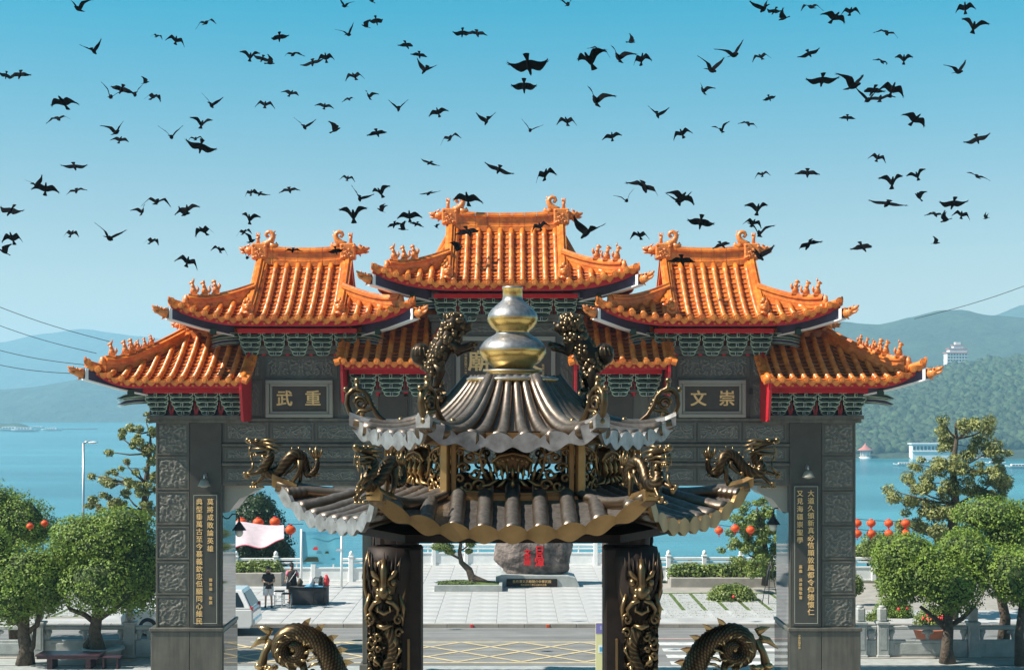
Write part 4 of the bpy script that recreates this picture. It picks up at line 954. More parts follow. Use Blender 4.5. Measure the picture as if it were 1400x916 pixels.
# dragons on the corners of the lower roof (x outward)
def dragon_mb():
    Z = .000753; mb = MB()
    def p(x, y, dy=0): return (-(x-560)*Z, dy*Z, (720-y)*Z)
    body = [(372,330),(388,390),(375,440),(325,500),(310,545),(350,580),(430,578),(500,530),(550,460),(610,395),(665,375),(715,410),(740,480),(750,545),(780,590),(830,580),(865,530),(875,470),(868,400)]
    import itertools
    P = []
    for i in range(len(body)-1):
        for t_ in (0, .33, .66): P.append(p(body[i][0]+(body[i+1][0]-body[i][0])*t_, body[i][1]+(body[i+1][1]-body[i][1])*t_, 22*math.sin(i*.9+t_)))
    rr = []
    for i in range(len(P)):
        t_ = i/(len(P)-1); rr.append(Z*(40+22*math.sin(min(1, t_*1.25)*PI))*(1 if t_ < .8 else 1-.35*(t_-.8)/.2))
    mb.tube(P, rr, 12, 0, mod=lambda i, k: .10*((i+k)%2))
    for i in range(4, len(P)-4, 2):   # dorsal spines
        a = Vector(P[i]); T = (Vector(P[i+1])-Vector(P[i-1])).normalized(); nrm = Vector((T.z, 0, -T.x));
        if nrm.z < 0 and i < 44: nrm = -nrm
        mb.tube([a+nrm*rr[i]*.8, a+nrm*(rr[i]+.022)-T*(-.012)], [.010,.002], 5)
    # tail flame
    for dx, h_, w_ in ((-6,85,22),(-70,70,12),(52,62,12),(-40,50,14),(25,50,14)): mb.tube([p(868+dx*.4,420), p(868+dx,380-h_*.3), p(868+dx,400-h_*1.35)], [Z*w_, Z*w_*1.15, Z*2], 7)
    for x, y, x2, y2 in ((835,560,800,520),(850,600,905,585),(760,500,790,470)): mb.tube([p(x,y), p(x2,y2)], [Z*18, Z*3], 6)
    # head: skull, snout, nose, jaws, teeth, horns, mane, whiskers
    mb.tube([p(410,300), p(330,268), p(250,258), p(180,250), p(150,240)], [Z*45,Z*46,Z*36,Z*30,Z*26], 10, fl=1.15)
    mb.ball(p(150,235), Z*33, 9); mb.ball(p(185,262,26), Z*14, 6); mb.ball(p(185,262,-26), Z*14, 6)
    for dy in (-30, 30):
        mb.ball(p(245,232,dy), (Z*26,Z*17,Z*20), 8); mb.ball(p(240,240,dy*1.35), Z*10, 6)
        mb.tube([p(290,235,dy), p(380,228,dy*1.4), p(470,245,dy*1.7)], [Z*16,Z*12,Z*3], 6)
        mb.tube([p(320,260,dy*1.3), p(420,275,dy*1.6), p(505,295,dy*1.8)], [Z*18,Z*13,Z*3], 6)
        mb.tube([p(350,300,dy*1.2), p(430,320,dy*1.5), p(490,350,dy*1.5)], [Z*18,Z*12,Z*3], 6)
        mb.tube([p(200,320,dy*.8), p(300,322,dy*1.1), p(400,350,dy*1.2), p(450,375,dy)], [Z*12,Z*15,Z*14,Z*4], 7)
        mb.tube([p(180,290,dy*.7), p(165,340,dy*.9), p(160,400,dy)], [Z*8,Z*7,Z*2], 5)
        for k in range(3): mb.tube([p(185+k*26,380,dy*.6), p(183+k*26,412,dy*.6)], [Z*8,Z*2], 5)
        mb.tube([p(300,390,dy), p(330,430,dy*1.1), p(350,450,dy)], [Z*14,Z*12,Z*3], 6)
    mb.tube([p(400,350), p(320,372), p(240,375), p(170,368)], [Z*30,Z*26,Z*20,Z*13], 8, fl=1.3)
    mb.tube([p(180,395), p(190,440), p(215,455)], [Z*12,Z*11,Z*3], 6)
    # legs with claws
    def leg(pts, r_, dy, foot, fdir):
        mb.tube([p(x, y, dy*(1+.3*i)) for i, (x, y) in enumerate(pts)], [Z*q for q in r_], 8)
        fx, fy = foot
        for k in range(4):
            a = fdir+(k-1.5)*.42; mb.tube([p(fx, fy, dy*1.5), p(fx+math.cos(a)*34, fy+math.sin(a)*26-8, dy*1.5), p(fx+math.cos(a)*52, fy+math.sin(a)*46, dy*1.5)], [Z*15,Z*12,Z*3], 6)
    leg([(310,535),(250,570),(190,590),(150,575)], [32,24,20,18], 30, (150,578), 2.4); leg([(150,578),(205,520),(205,465)], [16,16,12], 18, (150,600), 2.0)
    leg([(330,570),(300,620),(255,660),(230,690)], [30,24,20,18], -30, (225,685), 2.6)
    leg([(690,440),(700,530),(670,600),(620,660)], [44,34,26,18], 30, (610,665), 2.6); leg([(640,450),(640,500),(580,560),(545,580)], [30,24,18,14], -28, (545,580), 2.7)
    leg([(720,480),(690,560),(690,640),(680,690)], [34,28,22,18], -30, (670,690), 2.3)
    mb.tube([p(245,690,-20), p(330,670,-30), p(400,672,-30)], [Z*8,Z*8,Z*10], 6)
    # cloud base
    for k in range(9): mb.ball(p(520+k*28, 722+(k%2)*10, (k%3-1)*26), (Z*30,Z*26,Z*20), 7)
    for k in range(5): mb.ball(p(180+k*30, 722, (k%3-1)*20), (Z*24,Z*22,Z*14), 6)
    return mb.mesh('roof_dragon', 'bronze')
DR = dragon_mb()
for k in range(6):
    q = PL_(k, 0, .95); a = math.atan2(q.y, q.x)
    o = link('roof_dragon', DR, lo_root, q+Vector((0,0,.015))+Vector((math.cos(a),math.sin(a),0))*-.02, (0,0,a)); o.scale = (1.0,1,1.0)

# guardian lions climbing to the gourd
def lion_mb():
    mb = MB(); Z = .00575/4.58; r_ = random.Random(3)
    def p(x, y, dy=0): return ((x-643)*Z, dy*Z, (640-y)*Z)
    spine = [(175,640),(185,590),(215,530),(250,470),(285,420),(310,370)]
    mb.tube([p(*q) for q in spine], [Z*50,Z*70,Z*76,Z*72,Z*68,Z*58], 12, fl=1.0)
    mb.ball(p(322,335), (Z*84,Z*72,Z*68), 12)
    mb.tube([p(350,345), p(395,360), p(420,352)], [Z*46,Z*38,Z*26], 9); mb.tube([p(350,385), p(392,392)], [Z*28,Z*16], 8)
    mb.ball(p(418,335), Z*16, 6)
    for i in range(90):
        th = r_.uniform(0, 2*PI); ph = r_.uniform(-.6, 1.4); c = p(322,335); rr = 1.0
        q = (c[0]+Z*77*math.cos(ph)*math.cos(th), c[1]+Z*66*math.cos(ph)*math.sin(th), c[2]+Z*62*math.sin(ph))
        if q[0] > c[0]+Z*58: continue
        mb.ball(q, Z*r_.uniform(15, 21), 7)
    for i in range(150):     # curling locks down the back
        t_ = r_.random(); j = t_*(len(spine)-1); k = int(j); f_ = j-k; k2 = min(k+1, len(spine)-1)
        x = spine[k][0]+(spine[k2][0]-spine[k][0])*f_; y = spine[k][1]+(spine[k2][1]-spine[k][1])*f_; a = r_.uniform(0, 2*PI)
        mb.ball(p(x+math.cos(a)*58, y+math.cos(a)*30, math.sin(a)*64), (Z*r_.uniform(16,24),Z*15,Z*r_.uniform(14,30)), 7, rot=Matrix.Rotation(.5, 3, 'Y'))
    for dy in (-34, 34): mb.tube([p(265,300,dy), p(255,270,dy*1.2)], [Z*18,Z*4], 6)
    # fore legs: one reaching to the gourd, one lower
    mb.tube([p(300,450,-30), p(345,495,-38), p(385,480,-30), p(430,462,-20)], [Z*36,Z*28,Z*22,Z*20], 9); mb.ball(p(440,460,-18), (Z*24,Z*22,Z*18), 8)
    mb.tube([p(300,450,30), p(350,520,40), p(365,500,45), p(420,490,40)], [Z*34,Z*26,Z*22,Z*18], 9); mb.ball(p(428,488,40), Z*20, 7)
    for k in range(3): mb.ball(p(455, 452+k*9, -30+k*11), Z*9, 5)
    mb.ball(p(300,430,0), (Z*48,Z*50,Z*64), 9)
    # hind legs
    mb.tube([p(200,590,-30), p(235,640,-42), p(215,690,-42), p(205,730,-40)], [Z*44,Z*36,Z*26,Z*22], 9); mb.ball(p(228,745,-40), (Z*34,Z*22,Z*18), 8)
    mb.tube([p(185,600,34), p(190,660,44), p(185,720,44), p(180,760,42)], [Z*40,Z*32,Z*24,Z*20], 9); mb.ball(p(200,770,42), (Z*32,Z*22,Z*16), 8)
    # round tufted tail
    mb.ball(p(108,525), (Z*62,Z*56,Z*72), 12)
    for k in range(12):
        a = k*2*PI/12; P_ = [p(108+math.cos(a)*z_*.98, 525-math.sqrt(max(0,1-z_*z_/3600))*70+8, math.sin(a)*z_*.9) for z_ in (6,30,50,60)]; mb.tube(P_, [Z*6,Z*9,Z*10,Z*6], 5)
    mb.tube([p(150,590), p(125,585), p(108,570)], [Z*26,Z*22,Z*20], 8)
    return mb.mesh('guardian_lion', 'bronzed')
LI = lion_mb()
for s in (-1, 1):
    o = link('guardian_lion', LI, burner, (0, -.05, 8.7-(509.7-550)*-0+.0-5.2), (0,0,0 if s < 0 else PI)); o.location = (s*.05, -.02 if s < 0 else .02, bz(CAMZ-((640/4.58+370)-HOR)*.00575))

for s in (-1, 1):      # cloud plinths the lions stand on
    mb = MB(); mb.tube([(s*.63,0,bz(8.50)),(s*.63,0,bz(8.62)),(s*.62,0,bz(8.765))], [.12,.075,.07], 10)
    for k in range(12): a = k*.55; mb.ball((s*.62+math.cos(a)*.07, math.sin(a)*.075, bz(8.56+.016*k)), (.045,.04,.035), 6)
    mb.build('lion_plinth', 'bronzed', burner)
# lantern body: posts, rails and pierced lotus panels
RL = 1.0; zb, zt = bz(7.965), bz(8.46)
lb = MB(); lb.lathe([(RL+.06,zb-.10),(RL+.06,zb-.02),(RL+.02,zb),(.86,zb)], 6); lbo = None
mb = MB()
def hexring(mb, r0, r1, z0, z1, m=0):
    V = []; 
    for k in range(6):
        for r_ in (r0, r1):
            for z in (z0, z1): c = hexc(k, r_); V.append((c.x, c.y, z))
    fc = []
    for k in range(6):
        a = 4*k; b_ = 4*((k+1)%6)
        fc += [(a, b_, b_+1, a+1), (a+2, a+3, b_+3, b_+2), (a+1, b_+1, b_+3, a+3), (a, a+2, b_+2, b_)]
    mb.add(V, fc, m)
hexring(mb, .90, 1.03, zb, zb+.055); hexring(mb, .93, 1.0, zt-.04, zt+.02)
body = mb.build('lantern_body', 'gilt', burner)
for k in range(6):
    c = hexc(k, .985); mb = MB(); mb.X = Matrix.Translation((c.x, c.y, 0)) @ Matrix.Rotation(math.atan2(c.y, c.x), 4, 'Z'); mb.bbox(-.03,.02,-.03,.03, zb+.05, zt-.02, .006); mb.build('corner_post', 'gilt', body)
def lotus_panel():
    mb = MB(); w = .43; h0, h1 = 0, .42    # local x along the panel, y outward (-y = out)
    for x in (-w, w): mb.bbox(x-.018, x+.018, -.012, .02, 0, .40, .004)
    mb.bbox(-w, w, -.012, .02, 0, .03, .004); mb.bbox(-w, w, -.012, .02, .37, .40, .004)
    # lotus: rows of pointed petals
    def petal(cx_, cz_, w_, h_, lean, y):
        P = [(cx_, y, cz_), (cx_+lean*h_*.4, y-.018, cz_+h_*.4), (cx_+lean*h_*.8, y-.010, cz_+h_*.8), (cx_+lean*h_, y, cz_+h_)]
        mb.tube(P, [w_*.4, w_, w_*.6, .003], 8, fl=.4, ref=(0,1,0))
    for x in (-2,-1,0,1,2): petal(x*.072, .125-abs(x)*.002, .034, .11, x*.12, -.02)
    for x in (-1.5,-.5,.5,1.5): petal(x*.075, .14, .036, .13, x*.16, 0)
    for x in (-2,-1,0,1,2): mb.tube([(x*.05,-.01,.13),(x*.085,-.02,.085),(x*.12,-.01,.06+abs(x)*.008)], [.014,.028,.004], 7, fl=.5, ref=(0,1,0))
    mb.ball((0,0,.245), (.15,.02,.07), 12); mb.tube([(-.15,-.012,.245),(-.10,-.012,.295),(0,-.012,.315),(.10,-.012,.295),(.15,-.012,.245)], .012, 6)
    for x in range(-3, 4): mb.ball((x*.035,-.018,.25+.01*(3-abs(x))), .012, 6)
    # scrolling leaves left and right
    for s in (-1, 1):
        for (cx_, cz_, r_, d) in ((.24,.08,.048,1),(.33,.075,.045,-1),(.385,.13,.035,1),(.27,.17,.045,-1),(.36,.21,.04,1),(.22,.25,.035,1),(.31,.29,.04,-1),(.385,.32,.03,1)):
            P = [(s*(cx_+math.cos(t_)*r_*(1-t_/9)), 0, cz_+d*math.sin(t_)*r_*(1-t_/9)) for t_ in [q*.55 for q in range(13)]]; mb.tube(P, [.011]*6+[.010]*7, 6, fl=1.2, ref=(0,1,0))
        mb.tube([(s*.16,0,.06),(s*.24,0,.03),(s*.33,0,.035),(s*.41,0,.06)], [.01,.016,.016,.01], 6, ref=(0,1,0)); mb.tube([(s*.18,0,.12),(s*.22,0,.2),(s*.24,0,.3),(s*.20,0,.38)], [.012,.014,.012,.01], 6, ref=(0,1,0)); mb.tube([(s*.24,0,.3),(s*.31,0,.34),(s*.40,0,.36)], .011, 6, ref=(0,1,0))
    return mb.mesh('pierced_panel', 'gilt')
LP = lotus_panel()
for k in range(6):
    c = hexedge(k, .5, .975); n_ = hexedge(k, .5, 1); o = link('pierced_panel', LP, body, (c.x, c.y, zb+.05), (0,0,math.atan2(n_.y, n_.x)+PI/2))
mb = MB(); hexring(mb, .60, 1.50, bz(7.72), bz(7.775)); hexring(mb, 1.0, 1.1, bz(7.765), bz(7.95)); mb.build('ring_beam', 'soot', burner)
mb = MB(); hexring(mb, .02, .99, zt-.005, zt+.03); mb.build('lantern_ceiling', 'soot', burner)
mb = MB(); hexring(mb, .05, .99, bz(7.93), bz(7.96)); mb.build('lantern_floor', 'soot', burner)

# carved dragon columns under the front and back corners
def column_mb():
    mb = MB(); r_ = random.Random(11)
    # x: -.13..+.13 carved block, inner plain half to +.28 (towards the middle)
    mb.bbox(.02,.21,-.02,.26,0,2.50,.015, 1); mb.bbox(-.13,.03,.04,.24,0,2.50,.02, 1)
    mb.bbox(.115,.135,-.03,.0,0,1.88,.004, 0)
    zt_ = 2.50
    # capital swell
    mb.tube([(.0,.08,2.50),(.0,.08,2.40),(.0,.08,2.20),(.0,.07,2.0)], [.17,.185,.175,.13], 12, 1, fl=.95)
    mb.X = Matrix.Translation((-.035,0,.19)) @ Matrix.Diagonal((.82,1,1,1))
    # big dragon face (y negative = front)
    def f(x, z, y=-.10): return (x, y, z)
    mb.ball(f(-.0,2.10,.02), (.155,.15,.20), 14, 0)
    mb.ball(f(0,2.02,-.13), (.055,.06,.05), 10); mb.ball(f(-.045,1.985,-.125), .03, 8); mb.ball(f(.045,1.985,-.125), .03, 8); mb.tube([f(0,2.24,-.10), f(0,2.17,-.135), f(0,2.08,-.14), f(0,2.02,-.14)], [.02,.035,.028,.03], 8)
    for s in (-1, 1):
        mb.ball(f(s*.075,2.085,-.115), .03, 8); mb.tube([f(s*.03,2.10,-.14), f(s*.08,2.14,-.13), f(s*.125,2.20,-.08), f(s*.14,2.30,-.04)], [.012,.022,.018,.004], 7)
        mb.tube([f(s*.14,2.30,-.02), f(s*.165,2.18,-.03), f(s*.165,2.04,-.03), f(s*.14,1.94,-.06)], [.006,.018,.02,.012], 7)
        mb.tube([f(s*.02,1.965,-.15), f(s*.075,1.95,-.14), f(s*.115,1.90,-.10), f(s*.10,1.84,-.09)], [.012,.018,.018,.01], 7)
        mb.tube([f(s*.05,1.93,-.13), f(s*.055,1.88,-.13)], [.012,.002], 5)
        P = [f(s*(.115+math.cos(t_)*.04*(1-t_/10)), 1.83+math.sin(t_)*.04*(1-t_/10), -.09) for t_ in [q*.6 for q in range(14)]]; mb.tube(P, .013, 6)
        mb.tube([f(s*.12,2.0,-.06), f(s*.155,1.9,-.06), f(s*.15,1.78,-.06)], [.02,.022,.004], 6)
        mb.ball(f(s*.045,2.03,-.14), .022, 7)
    for k in range(26):     # locks that cover the capital
        a = PI+PI*(k%13+.5*(k//13))/13; q = .165+r_.uniform(-.012,.01); a += r_.uniform(-.08,.08); x0_ = math.cos(a)*q; y0_ = .08+math.sin(a)*q; zz = 1.90+.13*(k//13)+r_.uniform(-.05,.05)
        mb.tube([(x0_*.95,y0_*.95,zz),(x0_*1.12,y0_-.02,zz+.10),(x0_*1.08,y0_,zz+.22)], [.010,.018,.004], 6, 1)
    for k in range(9):      # upswept hair
        x = -.12+.03*k; mb.tube([f(x,2.10,-.08-.03*(1-abs(k-4)/4)), f(x*1.1,2.18,-.125), f(x*1.15,2.26+.03*math.sin(k*2),-.10)], [.009,.013,.003], 6, 1)
    mb.tube([f(-.07,1.90,-.10), f(0,1.875,-.12), f(.07,1.90,-.10)], [.012,.018,.012], 7); mb.tube([f(-.06,1.79,-.09), f(0,1.775,-.11), f(.06,1.79,-.09)], [.012,.02,.012], 7)
    # scaly body winding down the shaft
    P = []; 
    for i in range(90):
        t_ = i/89; z = 1.76-1.65*t_; x = -.01+.085*math.sin(t_*15+.4); P.append((x, -.035-.03*math.cos(t_*15+1.6), z))
    mb.tube(P, [.05+.012*math.sin(i*.2) for i in range(90)], 14, 0, mod=lambda i, k: .16*((i+k)%2))
    mb.grid(lambda u, v: (-.15+.29*u, -.012-.034*max(0, 1-abs(noise.noise(Vector((u*4.2, v*26, 3.1))))*4.5)-.018*max(0, 1-abs(noise.noise(Vector((u*9, v*55, 7.1))))*4), 2.0*v), 40, 260)
    for j in range(58):     # cloud curls
        z = 1.74-j*.030+r_.uniform(-.01,.01); x = r_.choice((-1,1))*r_.uniform(.05,.125); rr = r_.uniform(.02,.036); d = r_.choice((-1,1))
        Q = [(x+math.cos(t_)*rr*(1-t_/9), -.055-r_.uniform(0,.004), z+d*math.sin(t_)*rr*(1-t_/9)) for t_ in [q*.6 for q in range(12)]]; mb.tube(Q, [.013]*12, 6)
    for j in range(26):
        z = 1.72-j*.065; x = r_.uniform(-.12,.12); mb.tube([(x,-.03,z), (x+r_.uniform(-.03,.03),-.075,z-.04), (x+r_.uniform(-.05,.05),-.06,z-.09)], [.012,.016,.003], 6)
    for z in (1.42, 1.05, .7):  # claws
        s = r_.choice((-1,1)); mb.tube([(0,-.07,z), (s*.07,-.10,z-.03), (s*.09,-.10,z-.08)], [.03,.024,.02], 7)
        for k in (-1,0,1): mb.tube([(s*.09,-.10,z-.08), (s*.09+k*.03,-.115,z-.12), (s*.09+k*.035,-.10,z-.15)], [.014,.012,.003], 6)
    mb.X = None; mb.bbox(-.2,.28,-.14,.32,-.02,.10,.02,1)
    return mb.mesh('dragon_column', ['bronze', 'soot'])
CM = column_mb()
mir = CM.copy(); mir.name = 'dragon_column_mirrored'; mir.transform(Matrix.Scale(-1, 4, (1,0,0))); mir.flip_normals()
for k, me in ((0, CM), (1, mir), (2, None), (3, mir), (4, CM)):
    if me is None: continue
for k in (0, 1, 3, 4):
    c = hexc(k, 1.65); me = CM if c.x < 0 else mir
    o = link('dragon_column', me, burner, (c.x*1.02+(.035 if c.x < 0 else -.035)*0, c.y, .0), (0,0,0 if c.y < 0 else PI))
    if c.y > 0: o.data = mir if c.x < 0 else CM; o.location = (1.03 if c.x > 0 else -1.03, c.y-.1, 0)
# bowl of the burner with coiled dragon-tail handles
mb = MB(); mb.lathe([(.45,.0),(.55,.03),(.5,.10),(.62,.18),(.95,.45),(1.08,.70),(1.10,.86),(1.16,.90),(1.16,.95),(1.08,.95),(1.0,.86),(.9,.72)], 40); mb.lathe([(.02,.74),(.95,.74),(.02,.745)], 24); mb.build('censer_bowl', 'bronzed', burner)
for k in range(3):
    a = R(30+120*k); mb = MB(); mb.tube([(math.cos(a)*.72,math.sin(a)*.72,.25),(math.cos(a)*.85,math.sin(a)*.85,.12),(math.cos(a)*.82,math.sin(a)*.82,.0)], [.16,.12,.14], 10); mb.build('censer_foot', 'bronzed', burner)
def coil_mb():
    mb = MB(); Z = .00575/8.75; r_ = random.Random(5)   # x right, zoom pixels of the coil; centre (590,520)
    def p(x, y, dy=0): return ((x-590)*Z, dy*Z, (520-y)*Z)
    P = []; rr = []
    # outer arm from the bowl up and over, winding in to the centre
    arm = [(1130,1300),(1140,1120),(1120,960),(1085,820),(1040,690),(980,560),(895,455),(800,385),(700,350)]
    for x, y in arm: P.append((x, y)); 
    a0 = math.atan2(350-520, 700-590); 
    for i in range(1, 46):
        t_ = i/45; a = -1.1-t_*2.35*PI; q = 190*(1-t_)**.8+14
        P.append((590+math.cos(a)*q, 520+math.sin(a)*q))
    # resample smoothly
    Q = []
    for i in range(len(P)-1):
        n_ = max(1, int(math.hypot(P[i+1][0]-P[i][0], P[i+1][1]-P[i][1])/16))
        for k in range(n_): Q.append((P[i][0]+(P[i+1][0]-P[i][0])*k/n_, P[i][1]+(P[i+1][1]-P[i][1])*k/n_))
    for _ in range(6): Q = [Q[0]]+[((Q[i-1][0]+2*Q[i][0]+Q[i+1][0])/4, (Q[i-1][1]+2*Q[i][1]+Q[i+1][1])/4) for i in range(1, len(Q)-1)]+[Q[-1]]
    N_ = len(Q); RR = [Z*(156-80*(i/N_)**1.3) for i in range(N_)]; mb.ball(p(590,520,-20), (Z*60,Z*70,Z*60), 12)
    PP = [p(x, y, -40*(i/N_)) for i, (x, y) in enumerate(Q)]
    def sc(i, k):   # overlapping scales
        u = i*.5; v = k*.5+(.5 if int(u)%2 else 0); du = (u%1); dv = abs((v%1)-.5)*2
        return .17*max(0, (1-dv*dv)*(du)) 
    mb.tube(PP, RR, 36, 0, mod=sc)
    mb.ball(p(590,525,30), (Z*185,Z*60,Z*185), 20)
    # crest of spikes on the outside
    for i in range(4, int(N_*.62), 8):
        a = Vector(PP[i]); T = (Vector(PP[i+1])-Vector(PP[i-1])).normalized(); nr = Vector((-T.z,0,T.x)); 
        if (a+nr*.1-Vector(p(590,700))).length < (a-Vector(p(590,700))).length: nr = -nr
        h_ = Z*105; tri = [a+nr*RR[i]*.6-T*Z*62, a+nr*RR[i]*.6+T*Z*62, a+nr*(RR[i]+h_*.45)+T*Z*22, a+nr*(RR[i]+h_)-T*Z*38, a+nr*(RR[i]+h_*.3)-T*Z*40]
        th_ = Vector((0, Z*20, 0)); V_ = [q+th_*(1 if j < 2 else .5) for j, q in enumerate(tri)]+[q-th_*(1 if j < 2 else .5) for j, q in enumerate(tri)]
        mb.add(V_, [(0,1,2,3,4),(9,8,7,6,5),(0,5,6,1),(1,6,7,2),(2,7,8,3),(3,8,9,4),(4,9,5,0)], 0)
    # big fins on the far side
    for (x0,y0,x1,y1,x2,y2) in ((330,330,260,290,165,262),(300,400,190,420,72,520),(355,470,270,450,250,440)): mb.tube([p(x0,y0),p(x1,y1),p(x2,y2)], [Z*52,Z*42,Z*3], 9, fl=.45)
    # curling whiskers on the body
    for (x,y) in ((720,430),(730,520),(760,610),(770,680)): mb.tube([p(x,y+40,-90),p(x+60,y,-120),p(x+120,y-10,-110),p(x+150,y-50,-95)], [Z*12,Z*20,Z*16,Z*3], 7)
    for k in range(10): a = k*.62+.4; mb.tube([p(590+math.cos(a)*120,520+math.sin(a)*120,-70), p(590+math.cos(a-.3)*170,520+math.sin(a-.3)*170,-135), p(590+math.cos(a-.5)*215,520+math.sin(a-.5)*215,-125)], [Z*12,Z*18,Z*3], 6)
    Pc = [p(820+math.cos(t_)*48*(1-t_/10), 780+math.sin(t_)*48*(1-t_/10), -60) for t_ in [q*.6 for q in range(14)]]; mb.tube(Pc, Z*18, 7)
    # rocks and neck under the coil, joined to the bowl
    for i in range(34): mb.ball(p(r_.uniform(190,430), r_.uniform(700,900), r_.uniform(-90,40)), (Z*r_.uniform(26,60),Z*r_.uniform(26,60),Z*r_.uniform(24,50)), 7)
    mb.tube([p(330,420), p(250,560), p(215,700), p(260,860), p(380,1100), p(620,1330)], [Z*50,Z*42,Z*60,Z*90,Z*120,Z*130], 12)
    mb.tube([p(590,690), p(560,800), p(540,960), p(600,1200)], [Z*46,Z*50,Z*60,Z*90], 10); mb.tube([p(690,680), p(720,800), p(740,980), p(760,1300)], [Z*44,Z*46,Z*70,Z*110], 10)
    mb.tube([p(1130,1250), p(1160,1180), p(1215,1080)], [Z*60,Z*40,Z*4], 7, fl=.5)
    return mb
cm = coil_mb(); mats_ = ['bronze']
cme = cm.mesh('coiled_tail_handle', ['bronzes']); cmr = cme.copy(); cmr.name = 'coiled_tail_handle_right'; cmr.transform(Matrix.Scale(-1, 4, (1,0,0))); cmr.flip_normals()
zc_ = bz(CAMZ-((820+520/8.75)-HOR)*.00575); xc_ = (340+590/8.75-700)*.00575
link('coiled_handle', cme, burner, (xc_, -.25, zc_)); link('coiled_handle', cmr, burner, (-xc_+.02, -.25, zc_))
for s in (-1, 1): MB().tube([(s*1.02,-.12,.55),(s*1.3,-.22,.5),(s*1.6,-.25,.62),(s*1.62,-.25,.95)], [.14,.14,.15,.13], 10).build('handle_bracket', 'bronzed', burner)
#BURNER_END

# ------------------------------------------------------------------ the temple hall behind the viewpoint (mirrored in the bronze)
hall = empty('temple_hall', (0, -9, 5.2), 0, 'dark red temple hall with columns and orange tiled eaves facing the burner', 'building')
mb = MB(); mb.box(-22, 22, -5, -.4, 0, 5.2, 0); mb.build('wall', ['dred'], hall)
for k in range(8):
    x = -17.5+5*k; MB().tube([(x,1.6,0),(x,1.6,4.4)], .3, 14).build('column', 'red', hall)
    if k < 7: MB().box(x+.9, x+4.1, -.39, -.3, .1, 3.6).build('door', 'soot', hall)
mb = MB(); mb.bbox(-20,20,1.45,1.75,4.4,4.9,.02); mb.build('beam', 'green', hall)
mb = MB(); mb.add([(-24,3.2,4.9),(24,3.2,4.9),(22,-3,8.2),(-22,-3,8.2),(-24,3.2,4.7),(24,3.2,4.7),(22,-3,8.0),(-22,-3,8.0)], [(0,1,2,3),(7,6,5,4),(0,4,5,1),(1,5,6,2),(2,6,7,3),(3,7,4,0)]); mb.build('roof', 'tilepan', hall)

# ------------------------------------------------------------------ foliage
def leaves(mb_c, blobs, n, size, elong=1.6, surf=.75, flat=0.0, seedo=0):
    """small bent leaf faces through the blobs' volume, most of them near the surface"""
    rs = np.random.RandomState(seedo+11); w = np.array([b_[1][0]*b_[1][1]+b_[1][1]*b_[1][2]+b_[1][0]*b_[1][2] for b_ in blobs]); w = w/w.sum()
    idx = rs.choice(len(blobs), n, p=w); C = np.array([b_[0] for b_ in blobs])[idx]; RR = np.array([b_[1] for b_ in blobs])[idx]
    d = rs.normal(size=(n,3)); d /= np.linalg.norm(d, axis=1)[:,None]
    rad = np.where(rs.rand(n) < surf, rs.uniform(.88, 1.07, n), rs.uniform(.45, .95, n))[:,None]; rad = np.where(rs.rand(n,1) < .05, rs.uniform(1.02, 1.16, (n,1)), rad)
    # lumpy surface
    ph = rs.uniform(0, 6.28, 6); lump = 1+.10*np.sin(d[:,0]*7+ph[0])*np.sin(d[:,1]*8+ph[1])+.08*np.sin(d[:,2]*11+ph[2])*np.sin(d[:,0]*13+ph[3])+.05*np.sin(d[:,1]*19+ph[4])
    P = C+d*RR*rad*lump[:,None]
    nrm = d+np.array([0,0,.35])+rs.normal(size=(n,3))*.6; nrm /= np.linalg.norm(nrm, axis=1)[:,None]
    t = np.cross(nrm, rs.normal(size=(n,3))); t /= np.linalg.norm(t, axis=1)[:,None]; b_ = np.cross(nrm, t)
    L_ = size*rs.uniform(.7, 1.35, n)[:,None]; w_ = L_/elong/2
    V = np.stack([P-t*L_*.5, P+b_*w_-nrm*0, P+t*L_*.5-nrm*L_*.15, P-b_*w_], 1).reshape(-1,3)
    Fq = np.arange(4*n).reshape(n,4); return V, Fq
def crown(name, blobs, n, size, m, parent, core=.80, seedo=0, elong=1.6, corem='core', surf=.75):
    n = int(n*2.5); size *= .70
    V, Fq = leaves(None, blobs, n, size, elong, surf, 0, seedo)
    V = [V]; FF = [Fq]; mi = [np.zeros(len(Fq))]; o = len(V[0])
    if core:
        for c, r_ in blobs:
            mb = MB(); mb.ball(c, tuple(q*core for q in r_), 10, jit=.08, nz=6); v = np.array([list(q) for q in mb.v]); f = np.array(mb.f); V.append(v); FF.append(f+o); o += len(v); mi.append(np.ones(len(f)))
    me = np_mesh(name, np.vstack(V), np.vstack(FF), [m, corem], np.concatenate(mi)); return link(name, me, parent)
def trunk_mb(P, r_, n=9, twist=.12):
    mb = MB(); mb.tube(P, r_, n, 0, mod=lambda i, k: twist*math.sin(k*2.1+i*.7)); return mb
def topiary(pos, blobs, trunkP, trunkR, label, n=5200, size=.13, m='leaf', limbs=(), seedo=0, group=None, name='banyan_tree'):
    blobs = [(c, tuple(q*1.06 for q in r_)) for c, r_ in blobs]
    e = empty(name, pos, 0, label, 'tree', group)
    mb = trunk_mb(trunkP, trunkR)
    for P, r_ in limbs: mb.tube(P, r_, 7, 0, mod=lambda i, k: .1*math.sin(k*2+i))
    mb.build('trunk', 'bark', e); crown('crown', blobs, n, size, m, e, seedo=seedo); return e
G_ = 'clipped banyan trees beside the gate'
def TP(px, py, D, base):     # a point in the picture's geometry relative to a base point
    q = at(px, py, D); return (q.x-base[0], q.y-base[1], q.z-base[2])
def rpx(px, D): return px/F*D
